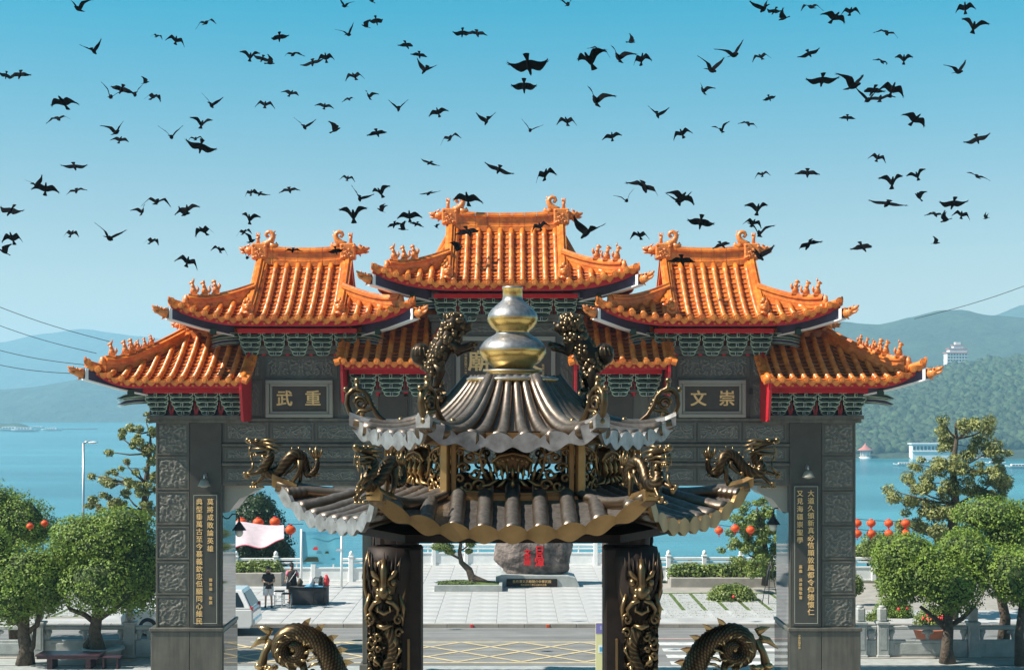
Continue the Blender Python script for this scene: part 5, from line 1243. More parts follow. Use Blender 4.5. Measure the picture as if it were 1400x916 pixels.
# front left
D = 48.6; b0 = at(34, 925, D); b0.z = 0
topiary(b0, [(TP(38,792,D,b0),(1.22,1.1,1.12)),(TP(12,810,D-.4,b0),(1.0,.9,.95)),(TP(66,800,D-.1,b0),(.72,.8,.85)),(TP(-20,745,D,b0),(.8,.8,.6))], [(0,0,0),(.05,0,.5),(-.03,0,1.0),(.0,0,1.7),(0,0,2.5)], [.32,.22,.19,.17,.14],
        'round clipped banyan at the lower left edge, in front of its neighbours', 6800, limbs=[([(0,0,1.2),(-.4,0,1.5),(-.6,.1,1.3)],[.1,.09,.03]),([(0,0,1.0),(.4,0,1.3),(.6,.1,2.2)],[.1,.09,.05]),([(.05,0,.3),(.3,-.1,.6),(.35,0,1.3)],[.12,.08,.05])], seedo=1, group=G_)
D = 49.0; b0 = at(128, 905, D); b0.z = 0
topiary(b0, [(TP(140,742,D,b0),(1.45,1.2,.85)),(TP(142,795,D-.5,b0),(1.35,1.1,.98)),(TP(110,735,D,b0),(.9,1,.7)),(TP(190,780,D+.4,b0),(1.0,1.1,1.3)),(TP(165,720,D+.2,b0),(1.0,1,.62)),(TP(95,770,D+.6,b0),(.8,.9,.8))],
        [(0.1,0,0.3),(.12,0,.5),(.05,0,1.0),(.15,0,1.7),(.3,0,2.9)], [.42,.26,.20,.17,.12], 'broad clipped banyan with two-layered crown between the left pier and the round tree', 12000,
        limbs=[([(.1,0,1.3),(-.3,0,1.6),(-.8,.1,1.75),(-.9,0,1.95)],[.1,.08,.07,.06]),([(.1,0,1.4),(.7,0,1.8),(1.3,0,2.2)],[.1,.09,.05]),([(-.2,-.1,.3),(-.25,-.1,.6),(.05,0,1.0)],[.14,.1,.06])], seedo=2, group=G_)
D = 53.0; b0 = at(20, 880, D); b0.z = .1
topiary(b0, [(TP(22,715,D,b0),(1.25,1.2,.95)),(TP(-15,700,D,b0),(1.2,1.2,1.0)),(TP(48,725,D,b0),(.6,.8,.5)),(TP(-20,760,D,b0),(1.2,1,.8))], [(0,0,0),(-.1,0,1.2),(-.2,0,3.2)], [.2,.16,.12], 'darker clipped banyan behind the round tree at the left edge', 6000, .13, seedo=3, group=G_)
# right side
D = 48.8; b0 = at(1295, 905, D); b0.z = 0
topiary(b0, [(TP(1270,780,D,b0),(1.25,1.1,.80)),(TP(1235,755,D+.3,b0),(.95,1,.6)),(TP(1300,800,D-.4,b0),(1.0,1,.85)),(TP(1320,760,D+.3,b0),(.9,1,.8)),(TP(1230,800,D+.6,b0),(.7,.8,.6)),(TP(1215,770,D+.8,b0),(.55,.7,.45))], [(0,0,0),(-.03,0,.5),(.02,0,1.1),(.0,0,1.8),(-.1,0,2.4)], [.3,.2,.17,.15,.1],
        'broad clipped banyan with spreading crown in the middle of the right side', 10500, limbs=[([(0,0,1.1),(-.4,0,1.5),(-.9,0,1.9)],[.09,.08,.05]),([(0,0,1.2),(.5,0,1.5),(.9,0,1.9)],[.09,.08,.05])], seedo=4, group=G_)
D = 50.9; b0 = at(1370, 900, D); b0.z = 0
topiary(b0, [(TP(1352,703,D,b0),(1.15,1.1,.58)),(TP(1385,715,D,b0),(.9,1,.7)),(TP(1320,735,D,b0),(.6,.8,.35)),(TP(1378,735,D-.3,b0),(.9,.8,.5))], [(0,0,0),(.1,0,1.2),(-.15,0,2.4),(-.2,0,3.6)], [.25,.18,.15,.1], 'flat-topped clipped banyan rising above the others at the right edge', 4200, seedo=5, group=G_)
D = 48.4; b0 = at(1395, 915, D); b0.z = 0
topiary(b0, [(TP(1385,785,D,b0),(1.0,1.0,.85)),(TP(1415,790,D,b0),(1.1,1,.95))], [(0,0,0),(-.05,0,1.0),(.1,0,2.4)], [.2,.15,.1], 'round clipped banyan cut by the right edge of the photo', 4600, seedo=6, group=G_)
# pines: tufts of needles at the twig ends
def pine(pos, trunkP, trunkR, tufts, label, n_per=150, tuft=.34, size=.17, m='needle', seedo=0, cat='tree', name='pine_tree', elong=3.2):
    e = empty(name, pos, 0, label, cat); mb = trunk_mb(trunkP, trunkR, 8)
    blobs = []
    rs = random.Random(seedo)
    for (q, spread, k) in tufts:
        q = Vector(q); best = min((Vector(t_) for t_ in trunkP), key=lambda t_: (t_-q).length+max(0, (t_.z-q.z)*1.5+.25))
        mid = (best+q)/2+Vector((0,0,-.08)); mb.tube([best, mid, q], [.05,.035,.018], 5)
        for _ in range(k):
            c = q+Vector((rs.gauss(0,spread[0]), rs.gauss(0,spread[1]), rs.gauss(0,spread[2]))); r_ = tuft*rs.uniform(.55,1.1); blobs.append((tuple(c), (r_*.95, r_*.95, r_*.75)))
            mb.tube([q, c], [.015,.008], 4)
    mb.build('trunk', 'bark', e); crown('crown', blobs, int(n_per*len(blobs)*.55), size*1.25, m, e, core=0, seedo=seedo, elong=elong, surf=.3); return e
D = 58.0; b0 = at(1300, 850, D); b0.z = .1
tr = [TP(x,y,D,b0) for x,y in ((1300,850),(1303,790),(1298,740),(1306,690),(1303,640),(1308,600),(1306,578))]
tf = []
for (x,y,sx_,k) in [(1292,580,.10,3),(1318,588,.2,4),(1336,578,.10,3),(1350,586,.12,3),(1300,605,.3,5),(1330,612,.35,7),(1352,618,.3,5),(1290,632,.3,5),(1258,635,.22,4),(1315,640,.5,9),(1345,645,.4,7),(1366,655,.3,5),(1270,660,.4,7),(1240,663,.25,4),(1300,668,.5,9),(1335,675,.5,8),(1362,682,.3,5),(1375,640,.15,3),(1238,690,.3,5),(1265,695,.4,8),(1300,700,.5,9),(1330,705,.4,6),(1250,718,.4,7),(1280,730,.4,8),(1310,735,.4,6),(1232,715,.2,3),(1360,720,.3,4),(1225,672,.12,2)]:
    tf.append((TP(x,y,D+random.uniform(-.7,.7),b0), (sx_,.35,.16), k))
pine(b0, tr, [.3,.26,.22,.17,.12,.07,.03], tf, 'tall open juniper pine rising above the clipped trees right of the gate', 120, .33, .17, seedo=21)
D = 60.0; b0 = at(193, 850, D); b0.z = .1
tr = [TP(x,y,D,b0) for x,y in ((193,850),(195,780),(196,700),(199,660),(205,620),(206,590))]
tf = []
for (x,y,sx_,k) in [(200,578,.12,2),(207,590,.15,2),(182,590,.2,3),(190,600,.25,3),(163,597,.1,1),(150,618,.1,1),(175,606,.3,4),(200,612,.3,4),(210,625,.25,3),(187,640,.35,4),(170,632,.2,2),(160,650,.3,3),(140,655,.2,3),(128,650,.1,1),(150,660,.3,4),(185,662,.35,4),(205,650,.3,4),(170,673,.2,2),(140,678,.25,4),(125,690,.3,4),(160,690,.3,4),(200,690,.4,6),(205,672,.3,4),(180,705,.4,6),(150,700,.3,4),(168,715,.3,5)]:
    tf.append((TP(x,y,D+random.uniform(-.5,.5),b0), (sx_,.3,.10), k))
pine(b0, tr, [.2,.17,.13,.10,.07,.03], tf, 'slender open pine with flat leafy pads just left of the left pier', 90, .23, .15, m='needle', seedo=22, elong=2.2)
D = 66.0; b0 = at(1040, 800, D); b0.z = .1
tr = [TP(x,y,D,b0) for x,y in ((1045,800),(1048,770),(1044,730),(1035,695))]
tf = [(TP(x,y,D+random.uniform(-.5,.5),b0), (.35,.3,.2), k) for (x,y,k) in [(1035,690,5),(1022,703,5),(1045,705,6),(1058,715,5),(1030,725,7),(1010,728,4),(1050,735,7),(1005,745,5),(1025,748,8),(1045,760,7),(1015,765,4),(1035,772,5),(1062,750,6),(1066,725,5),(1064,770,4)]]
pine(b0, tr, [.16,.14,.1,.05], tf, 'light green feathery tree beside the inner face of the right pier', 130, .33, .15, m='leafl', seedo=23, elong=2.4)
D = 76.0; b0 = at(345, 800, D); b0.z = .1
topiary(b0, [(TP(345,715,D,b0),(1.5,1.4,1.2)),(TP(365,740,D,b0),(1.1,1.2,1.0)),(TP(330,750,D,b0),(1.4,1.2,1.2)),(TP(380,758,D,b0),(.8,1,.6)),(TP(350,695,D,b0),(.9,1,.8)),(TP(318,720,D,b0),(1,1,1.2))], [(0,0,0),(.1,0,1.5),(0,0,3)], [.2,.16,.1], 'dark leafy tree behind the lilac awning and lanterns', 8500, .2, 'leafd', seedo=7, name='camphor_tree')
# hedges and shrubs
def hedge(name, x0, x1, y, z0, z1, w, label, cat='hedge', m='leafl', n=2600, size=.15, seedo=0):
    bl = []; x = x0+.3
    while x < x1-.2: bl.append(((x, y+random.uniform(-.08,.08), (z0+z1)/2), (.48, w/2, (z1-z0)/2*random.uniform(.92,1.12)))); x += .42
    V, Fq = leaves(None, bl, n, size, 1.7, .8, 0, seedo); V = [V]; FF = [Fq]; mi = [np.zeros(len(Fq))]; o = len(V[0])
    for c, r_ in bl:
        mb = MB(); mb.ball(c, tuple(q*.8 for q in r_), 8, jit=.1, nz=5); v = np.array([list(q) for q in mb.v]); f = np.array(mb.f); V.append(v); FF.append(f+o); o += len(v); mi.append(np.ones(len(f)))
    return tag(link(name, np_mesh(name, np.vstack(V), np.vstack(FF), [m, 'core'], np.concatenate(mi))), label, cat)
q0, q1 = at(918,808,68.5).x, at(1066,808,68.5).x
hedge('hedge', q0, q1, 68.6, .35, 1.15, .8, 'low clipped green hedge on the stone planter right of the far railing', seedo=31, n=4200)
mb = MB(); mb.bbox(q0-.1, q1+.4, 68.0, 69.2, 0, .55, .03); tag(mb.build('planter_wall', 'kerb'), 'long low stone planter under the right hedge', 'planter')
q0, q1 = at(316,800,71).x, at(392,800,71).x
hedge('hedge', q0, q1, 68.8, .45, 1.25, .8, 'low clipped green hedge behind the two people under the awning', seedo=32, n=2400)
mb = MB(); mb.bbox(q0-.8, q1+.2, 68.2, 69.4, 0, .75, .03); tag(mb.build('planter_wall', 'kerb'), 'rough low stone planter behind the two people', 'planter')
def bush(px, py, D, r_, label, m='leafl', n=2200, size=.14, seedo=0, flowers=0, zb_=.12):
    q = at(px, py, D); e = empty('shrub', (q.x, q.y, zb_), 0, label, 'shrub'); cz = q.z-zb_
    bl = [((random.uniform(-.5,.5)*r_[0], random.uniform(-.3,.3)*r_[1], cz+random.uniform(-.35,.35)*r_[2]), (r_[0]*.6, r_[1]*.6, r_[2]*.62)) for _ in range(7)]
    crown('foliage', bl, n, size, m, e, seedo=seedo, core=.7)
    mb = MB()
    for k in range(4): mb.tube([(random.uniform(-.1,.1),0,0),(random.uniform(-.3,.3),0,cz)], [.03,.015], 5)
    mb.build('stem', 'bark', e)
    for k in range(flowers):
        c = (random.uniform(-.8,.8)*r_[0], -r_[1]*.9, cz+random.uniform(-.8,.8)*r_[2]); MB().ball(c, .06, 6, jit=.3).build('flower', 'flower', e)
    return e
bush(998, 822, 63.5, (1.1,.8,.85), 'leafy round shrub with one red flower in front of the right hedge', n=4200, seedo=41, flowers=2)
bush(955, 838, 62.5, (.45,.4,.25), 'small yellowish clump at the foot of the round shrub', 'grass', 900, .1, seedo=42)
bush(1222, 745, 70, (1.5,1,.7), 'pale green bush behind the lanterns right of the right pier', n=3000, size=.16, seedo=43)
bush(1190, 752, 72, (1.0,.8,.6), 'low green bush touching the right side of the right pier', n=1800, size=.16, seedo=44)
bush(1222, 838, 58.5, (.9,.6,.7), 'dark leafy shrub with red flowers behind the right balustrade', 'leaf', 2400, .12, seedo=45, flowers=3)
bush(1200, 850, 57.5, (.5,.4,.45), 'small bright shrub beside the balustrade post on the right', 'leafl', 1000, .11, seedo=46)
bush(1165, 800, 62, (.5,.4,.5), 'narrow shrub half hidden by the right pier', 'leafl', 900, .12, seedo=47)
for (px, D, lab) in ((1272,52.5,'terracotta pot of red flowers on the right between the balustrade and the trees'),):
    q = at(px, 858, D); e = empty('flower_pot', (q.x, q.y, .01), 0, lab, 'flower pot')
    z = q.z; mb = MB(); mb.lathe([(.40,.0),(.62,z*.92),(.70,z*.93),(.70,z),(.6,z),(.55,z*.9),(.02,z*.88)], 20); mb.build('pot', 'terracotta', e)
    crown('foliage', [((0,0,z+.28),(.55,.5,.38)),((.3,0,z+.3),(.4,.4,.4))], 1400, .11, 'leafl', e, seedo=48)
    for k in range(14): MB().ball((random.uniform(-.5,.6),-.45,z+random.uniform(.05,.55)), .055, 6, jit=.3).build('flower', 'flower', e)
# grass tufts in the joints of the paver beds
V, Fq = leaves(None, [((x_, y_, .13), (.45,.03,.03)) for x_ in np.arange(6.6,14,.9) for y_ in np.arange(58.4,66,.46)]+[((x_, y_, .13), (.45,.03,.03)) for x_ in np.arange(-21.6,-15.6,.9) for y_ in np.arange(58.8,66.4,.46)], 9000, .07, 3, .5, 0, 77)
tag(link('grass', np_mesh('grass', V, Fq, ['grass'])), 'short grass growing in the joints of the stone pavers', 'grass', kind='stuff')

# ------------------------------------------------------------------ railings
def far_rail(x0, x1, y, z0, post_xs, label, curve=0, post_h=1.42, solid=.62, net=False):
    e = empty('white_railing', ((x0+x1)/2, y, z0), 0, label, 'railing'); cx = (x0+x1)/2
    for (za, zb2, w) in ((0, .10, .14), (.10, solid, .08), (solid+.0, solid+.08, .14), (.86,.95,.1), (1.02, 1.14, .12)):
        MB().bbox(x0-cx, x1-cx, -w/2, w/2, za+.001, zb2-.001, .012).build('rail' if za > .5 else 'base_slab', 'white', e)
    post = MB(); post.bbox(-.11,.11,-.11,.11,0,post_h-.2,.02); post.bbox(-.13,.13,-.13,.13,post_h-.24,post_h-.18,.01); post.tube([(0,0,post_h-.18),(0,0,post_h-.02),(0,0,post_h+.06)], [.10,.10,.02], 10); pm = post.mesh('post', 'white')
    for x in post_xs: link('post', pm, e, (x-cx, 0, 0))
    bal = MB().bbox(-.035,.035,-.045,.045,solid+.08,1.02,.01).mesh('baluster', 'white')
    x = x0+.5
    while x < x1: link('baluster', bal, e, (x-cx, 0, 0)); x += .88
    return e
z0 = PL
far_rail(-15.2, -5.9, 70.0, z0, [-15.1,-13.2,-11.3,-9.5,-7.7,-6.0], 'white stone railing on the left of the plaza, behind the banner')
far_rail(-5.8, 6.2, 77.0, z0-.0, [-5.7,-4.1,-2.4,-.7,1.0,2.7,4.4,6.1], 'white stone railing along the middle of the lakeside plaza', post_h=1.5)
far_rail(6.35, 17.5, 70.4, z0, [at(914,780,70.4).x, at(963,780,70.4).x, at(1013,780,70.4).x, at(1060,780,70.4).x, 14.4, 16.2, 17.4], 'white stone railing behind the right hedge')
for (x, s) in ((-5.85, -1), (6.25, 1)):
    e = empty('white_railing', (x, 73.5, z0), R(90), 'short return of the white plaza railing on the %s side' % ('left' if s < 0 else 'right'), 'railing')
    for (za, zb2, w) in ((0,.62,.1), (.86,.95,.1), (1.02,1.14,.12)): MB().bbox(-3.3,3.3,-w/2,w/2,za,zb2,.012).build('rail', 'white', e)
# near balustrades either side of the gate, grey carved marble
def near_post_mb(lion):
    mb = MB(); mb.bbox(-.19,.19,-.19,.19,0,1.22,.025); mb.bbox(-.22,.22,-.22,.22,0,.12,.02); mb.bbox(-.22,.22,-.22,.22,1.16,1.24,.015)
    for sx_ in (-1,1): mb.bbox(-.12,.12,-.2,.2,.3,1.05,.01)
    if lion:
        mb.ball((0,0,1.42),(.15,.15,.2),10,jit=.06); mb.ball((0,-.04,1.66),(.14,.15,.14),10,jit=.06); mb.ball((0,-.15,1.62),(.07,.07,.06),8)
        for s in (-1,1): mb.tube([(s*.08,-.1,1.5),(s*.09,-.14,1.26)],[.05,.05],7); mb.ball((s*.11,-.02,1.76),.04,6)
        for k in range(20): a = random.uniform(0,6.28); mb.ball((math.cos(a)*.13, math.sin(a)*.13+.01, 1.58+random.uniform(0,.2)), .035, 5)
    else: mb.bbox(-.15,.15,-.15,.15,1.24,1.72,.05); mb.tube([(0,0,1.7),(0,0,1.78)],[.13,.11],10)
    return mb.mesh('baluster_post', 'greystone')
NPL, NPS = near_post_mb(1), near_post_mb(0)
def near_rail(xs_, y, label, kinds):
    e = empty('stone_balustrade', (xs_[0], y, 0), 0, label, 'balustrade')
    for x, kd in zip(xs_, kinds): link('post', NPL if kd else NPS, e, (x-xs_[0], 0, 0))
    for a, b_ in zip(xs_, xs_[1:]):
        a = a-xs_[0]+.19; b_ = b_-xs_[0]-.19; mb = MB(); mb.bbox(a,b_,-.07,.07,0,.62,.02); mb.build('panel', 'greystone', e)
        MB().bbox(a,b_,-.10,.10,.96,1.10,.03).build('rail', 'greystone', e)
        m_ = (a+b_)/2
        for xx in (a+.12, m_, b_-.12):
            w = .2 if xx == m_ else .12; mb = MB(); mb.tube([(xx,0,.61),(xx,0,.70),(xx,0,.80),(xx,0,.96)], [.05,.06,.09,.12], 9); mb.ball((xx-w*.6,0,.88),(w*.5,.06,.07),7); mb.ball((xx+w*.6,0,.88),(w*.5,.06,.07),7); mb.build('cloud_support', 'greystone', e)
        mb = MB(); mb.bbox(a+.2,b_-.2,-.085,-.06,.14,.5,.01); mb.build('carved_inset', 'greystone', e)
    MB().bbox(-.4, xs_[-1]-xs_[0]+.4, -.3, .3, -.02, .05, .01).build('base', 'kerb', e)
yn = 49.9
mb = MB(); mb.add([(-70,48.4,.014),(-9.4,48.4,.014),(-9.4,50.6,.014),(-70,50.6,.014)],[(0,1,2,3)]); structure(mb.build('left_pavement','greystone'))
mb = MB(); mb.add([(8.7,48.4,.014),(70,48.4,.014),(70,50.6,.014),(8.7,50.6,.014)],[(0,1,2,3)]); structure(mb.build('right_pavement','greystone'))
near_rail([at(x,900,yn).x for x in (-60, 54, 178, 206+14)][:3]+[-11.75+.02], yn, 'grey carved marble balustrade left of the gate with a lion on its post', (0,1,1,0))
near_rail([at(x,900,yn).x for x in (1176, 1206, 1330, 1440)], yn, 'grey carved marble balustrade right of the gate', (0,0,0,0))

# ------------------------------------------------------------------ plaza things
# inscribed rock
q = at(729, 800, 69.0); rk = empty('monument_stone', (q.x, q.y, PL), 0, 'large dark boulder with red characters on a grey stone base', 'monument')
mb = MB(); n_ = 28
def rf(u, v):
    th = 2*PI*u; ph = PI*(v-.5); d = Vector((math.cos(ph)*math.cos(th), math.cos(ph)*math.sin(th), math.sin(ph)))
    e_ = .75; q_ = Vector((math.copysign(abs(d.x)**e_, d.x)*1.75, math.copysign(abs(d.y)**e_, d.y)*.7, math.copysign(abs(d.z)**.7, d.z)*1.35))
    q_ *= 1+.16*noise.fractal(d*1.6+Vector((3,1,7)), 1, 2, 5); return (q_.x+.05, q_.y, q_.z+1.6)
mb.grid(rf, 56, 36); mb.build('boulder', 'rock', rk)
mb = MB(); mb.prism([(-1.75,0),(2.15,0),(1.95,.42),(1.6,.52),(-1.5,.56),(-1.75,.5)], -1.1, .8); mb.build('base', 'greystone', rk)
MB().bbox(-1.25,1.1,-1.16,-1.11,.04,.40,.01).build('caption_panel', 'soot', rk)
text('inscription', '日月潭文武廟簡介中華民國', .15, rk, (-.08,-1.165,.27), extrude=.002); text('inscription', '南投縣魚池鄉水社村中正路', .10, rk, (0,-1.165,.12), extrude=.002)
text('inscription', '日\n月\n潭', .44, rk, (.28,-.70,1.38), 'redpaint', .10, bold=.03, spacing=.66); text('inscription', '文\n武\n廟', .32, rk, (-.28,-.70,1.35), 'redpaint', .10, bold=.03, spacing=.72)
# bonsai planter
q = at(641, 809, 67.2); pl = empty('bonsai_planter', (q.x, q.y, PL), 0, 'low grey stone planter with grass and a leaning bonsai pine', 'planter')
w = rpx(92, 67.2)/2
for a in ((-w,w,-.9,-.75),(-w,w,.75,.9),(-w,-w+.15,-.749,.749),(w-.15,w,-.749,.749)): MB().bbox(*a,0,.30,.015).build('kerb_slab', 'greystone', pl)
mb = MB(); mb.grid(lambda u,v: ((u-.5)*2*(w-.14),(v-.5)*1.5,.24+.16*math.sin(PI*u)*math.sin(PI*v)+.02*noise.noise(Vector((u*9,v*9,0)))), 24, 12); mb.build('soil_mound', 'grass', pl)
V, Fq = leaves(None, [((-.4,-.1,.33),(1.0,.6,.07))], 2600, .08, 2.5, .5, 0, 5); link('turf', np_mesh('turf', V, Fq, ['grass']), pl)
bt = empty('bonsai_tree', (q.x, q.y, PL), 0, 'leaning bonsai pine with curved bare trunk rising from the stone planter', 'tree')
tk = [(.95,-.1,.32),(.55,-.1,.42),(.12,0,.5),(.0,0,.9),(-.35,0,1.25),(-.42,0,1.7),(-.33,0,2.3),(-.4,0,2.8)]
mb = trunk_mb(tk, [.06,.12,.2,.15,.11,.09,.07,.04], 9, .15); mb.tube([(-.4,0,1.4),(-.9,0,1.65),(-1.25,0,1.9)], [.06,.045,.02], 6); mb.tube([(-.4,0,1.75),(-.1,0,1.95),(.1,0,2.2)], [.04,.03,.02], 6); mb.tube([(-.38,0,2.2),(-1.0,0,2.5)], [.04,.02], 6)
for k in range(5): mb.tube([(.15,0,.48),(.15+.3*k*.5,-.3+.12*k,.36),(.5+.3*k*.6,-.35+.15*k,.30)], [.08,.05,.02], 5)
mb.build('trunk', 'bark', bt); crown('crown', [((-1.2,0,1.95),(.5,.35,.2)),((-.85,0,1.72),(.25,.25,.12)),((.08,0,2.1),(.22,.25,.16)),((-1.05,0,2.55),(.6,.4,.22)),((-.35,0,2.9),(.6,.4,.25)),((.0,0,1.75),(.18,.2,.12))], 3200, .13, 'leafl', bt, core=.6, seedo=9, elong=3)

# white car parked by the kerb, nose to the left
car = empty('parked_car', (at(263,868,55.4).x, 55.35, .006), 0, 'white estate car parked at the kerb, half hidden by the left pier', 'car')
def body_y(z): return .90 if z < 1.0 else .90-.22*min(1, (z-1.0)/.70)
mb = MB(); mb.prism([(-2.45,.42),(-2.48,.70),(-2.38,.84),(-1.36,1.0),(2.40,1.0),(2.46,.9),(2.46,.45),(2.36,.28),(-2.3,.28)], -.90, .90); body = mb.build('body', 'carpaint', car)
bv = body.modifiers.new('bevel', 'BEVEL'); bv.width = .05; bv.segments = 2; bv.limit_method = 'ANGLE'
mb = MB(); mb.add([(-1.38,-.90,.99),(2.40,-.90,.99),(2.40,.90,.99),(-1.38,.90,.99),(-.55,-.68,1.70),(2.02,-.68,1.70),(2.02,.68,1.70),(-.55,.68,1.70)], [(0,3,2,1),(4,5,6,7),(0,1,5,4),(1,2,6,5),(2,3,7,6),(3,0,4,7)]); cb = mb.build('cabin', 'carpaint', car)
bv = cb.modifiers.new('bevel', 'BEVEL'); bv.width = .04; bv.segments = 2; bv.limit_method = 'ANGLE'
def glassp(pts, s):
    V = [(x, s*(body_y(z)+.012), z) for x, z in pts]+[(x, s*(body_y(z)-.02), z) for x, z in pts]; k = len(pts)
    MB().add(V, [tuple(range(k)), tuple(range(2*k-1,k-1,-1))]+[(i,(i+1)%k,(i+1)%k+k,i+k) for i in range(k)]).build('side_window', 'glass', car)
for s in (-1, 1):
    glassp([(-1.05,1.08),(-.62,1.46),(-.38,1.58),(-.1,1.58),(-.1,1.08)], s); glassp([(.0,1.08),(.0,1.6),(.85,1.62),(.85,1.08)], s); glassp([(.95,1.08),(.95,1.62),(1.85,1.60),(2.08,1.20),(2.12,1.08)], s)
    for x in (-1.45, 1.5):
        wh = MB(); wh.tube([(x,s*.70,.34),(x,s*.74,.34),(x,s*.90,.34),(x,s*.93,.34)], [.31,.345,.345,.30], 20, 0, ref=(0,0,1), sm=False); wo = wh.build('wheel', 'rubber', car)
        rm = MB(); rm.tube([(x,s*.931,.34),(x,s*.94,.34)], [.21,.19], 16, 0, sm=False); [rm.box(x-.02,x+.02,s*.94-.006,s*.94+.006,.17,.51) for _ in (0,)]; rm.build('rim', 'steel', wo)
    MB().bbox(2.28,2.45,s*.70 if s > 0 else -.87,.87 if s > 0 else -.70,.74,1.08,.02).build('tail_light', 'taillight', car)
    MB().bbox(-2.42,-2.2,s*.5 if s > 0 else -.84,.84 if s > 0 else -.5,.68,.82,.02).build('headlight', 'lampglass', car)
    MB().bbox(-.85,-.7,s*.93 if s > 0 else -1.1,1.1 if s > 0 else -.93,1.05,1.2,.03).build('door_mirror', 'carpaint', car)
    MB().bbox(-.6,1.5,s*.55-.02,s*.55+.02,1.73,1.76,.008).build('roof_rail', 'steel', car)
MB().add([(2.105,-.66,1.58),(2.105,.66,1.58),(2.375,.80,1.08),(2.375,-.80,1.08),(2.05,-.66,1.58),(2.05,.66,1.58),(2.33,.80,1.08),(2.33,-.80,1.08)], [(0,1,2,3),(7,6,5,4),(0,4,5,1),(1,5,6,2),(2,6,7,3),(3,7,4,0)]).build('rear_window', 'glass', car)
MB().add([(-1.30,-.82,1.08),(-1.30,.82,1.08),(-.68,.66,1.61),(-.68,-.66,1.61),(-1.2,-.82,1.05),(-1.2,.82,1.05),(-.6,.66,1.58),(-.6,-.66,1.58)], [(0,1,2,3),(7,6,5,4),(0,4,5,1),(1,5,6,2),(2,6,7,3),(3,7,4,0)]).build('windscreen', 'glass', car)
MB().bbox(2.40,2.52,-.8,.8,.36,.60,.04).build('rear_bumper', 'carpaint', car); MB().bbox(2.445,2.456,-.26,.26,.66,.80,.003).build('number_plate', 'white', car)

# people: one continuous skinned body, clothing over it
def person(pos, rz, joints, edges, radii, label, clothes, hair):
    e = empty('person', pos, rz, label, 'person')
    me = bpy.data.meshes.new('body'); me.from_pydata(joints, edges, []); me.materials.append(M['skin']); o = link('body', me, e)
    md = o.modifiers.new('skin', 'SKIN'); md.use_smooth_shade = True
    lay = me.skin_vertices[0] if me.skin_vertices else None
    if lay is None:
        bpy.context.view_layer.objects.active = o; o.select_set(True); lay = me.skin_vertices[0] if me.skin_vertices else None
    if lay is not None:
        for i, r_ in enumerate(radii): lay.data[i].radius = (r_, r_*.85); lay.data[i].use_root = (i == 0)
    sb = o.modifiers.new('sub', 'SUBSURF'); sb.levels = 2; sb.render_levels = 2
    for nm, m, fn in clothes: mb = MB(); fn(mb); mb.build(nm, m, e)
    mb = MB(); hair(mb); mb.build('hair', 'hair', e); return e
def std_joints(lh, rh, le, re, head=(0,-.02,1.58)):
    J = [(0,0,.93),(0,.01,1.12),(0,0,1.34),(0,0,1.44),head,(head[0],head[1]-.01,head[2]+.09),
         (-.17,0,1.38),le,lh,(.17,0,1.38),re,rh, (-.10,0,.88),(-.11,-.02,.48),(-.12,.03,.08),(-.12,-.12,.03), (.10,0,.88),(.12,-.02,.48),(.14,.03,.08),(.14,-.12,.03)]
    E = [(0,1),(1,2),(2,3),(3,4),(4,5),(2,6),(6,7),(7,8),(2,9),(9,10),(10,11),(0,12),(12,13),(13,14),(14,15),(0,16),(16,17),(17,18),(18,19)]
    Rr = [.145,.125,.135,.06,.095,.085,.065,.045,.035,.065,.045,.035,.09,.06,.045,.04,.09,.06,.045,.04]
    return J, E, Rr
def hand(mb, c, d):   # palm, four curled fingers and a thumb
    c = Vector(c); d = Vector(d).normalized(); sd = d.cross(Vector((0,0,1))).normalized()
    mb.ball(c+d*.03, (.035,.04,.04), 7)
    for k in range(4): b_ = c+d*.06+sd*(k-1.5)*.018; mb.tube([b_, b_+d*(.035-.004*abs(k-1)), b_+d*.045+Vector((0,0,-.03))], [.009,.0085,.006], 5)
    mb.tube([c+sd*.035, c+sd*.055+d*.03+Vector((0,0,.01))], [.011,.008], 5)
def tee(mb, le, re, long_=.70, w=.19):
    mb.tube([(0,.0,long_),(0,.005,.95),(0,.01,1.15),(0,0,1.33),(0,0,1.42),(0,0,1.45)], [w,w*.95,w*.88,w*.98,.12,.07], 16, 0, fl=.72, ref=(1,0,0))
    for s, el in ((-1, le), (1, re)): a = Vector((s*.14,0,1.385)); b_ = a+(Vector(el)-a)*.65; mb.tube([a, (a+b_)/2, b_], [.085,.078,.07], 9)
# man looking down, hands together
lh, rh, le, re = (-.02,-.26,1.08), (.08,-.25,1.05), (-.27,-.04,1.12), (.26,-.05,1.10)
J, E, Rr = std_joints(lh, rh, le, re, (0,-.05,1.56))
def shorts(mb):
    for s in (-1, 1): mb.tube([(s*.09,0,.90),(s*.11,-.01,.70),(s*.12,-.02,.52)], [.125,.12,.115], 10)
def man_hair(mb): mb.ball((0,-.035,1.675), (.098,.108,.075), 12); mb.ball((0,-.055,1.60), (.085,.093,.10), 10) if False else None
def man_h(mb): hand(mb, lh, (.6,-.5,-.2)); hand(mb, rh, (-.6,-.5,-.1)); mb.ball((0,-.155,1.585), (.014,.02,.02), 6); mb.ball((-.095,-.04,1.59), (.012,.02,.03), 6); mb.ball((.095,-.04,1.59), (.012,.02,.03), 6)
def face_d(mb):
    for s in (-1,1): mb.ball((s*.033,-.135,1.61), .011, 6)
    mb.tube([(-.025,-.138,1.545),(.025,-.138,1.545)], .006, 5)
def shoes(mb):
    for s in (-1, 1): mb.ball((s*.13,-.05,.045), (.055,.13,.05), 9)
q = at(367, 834, 61.2)
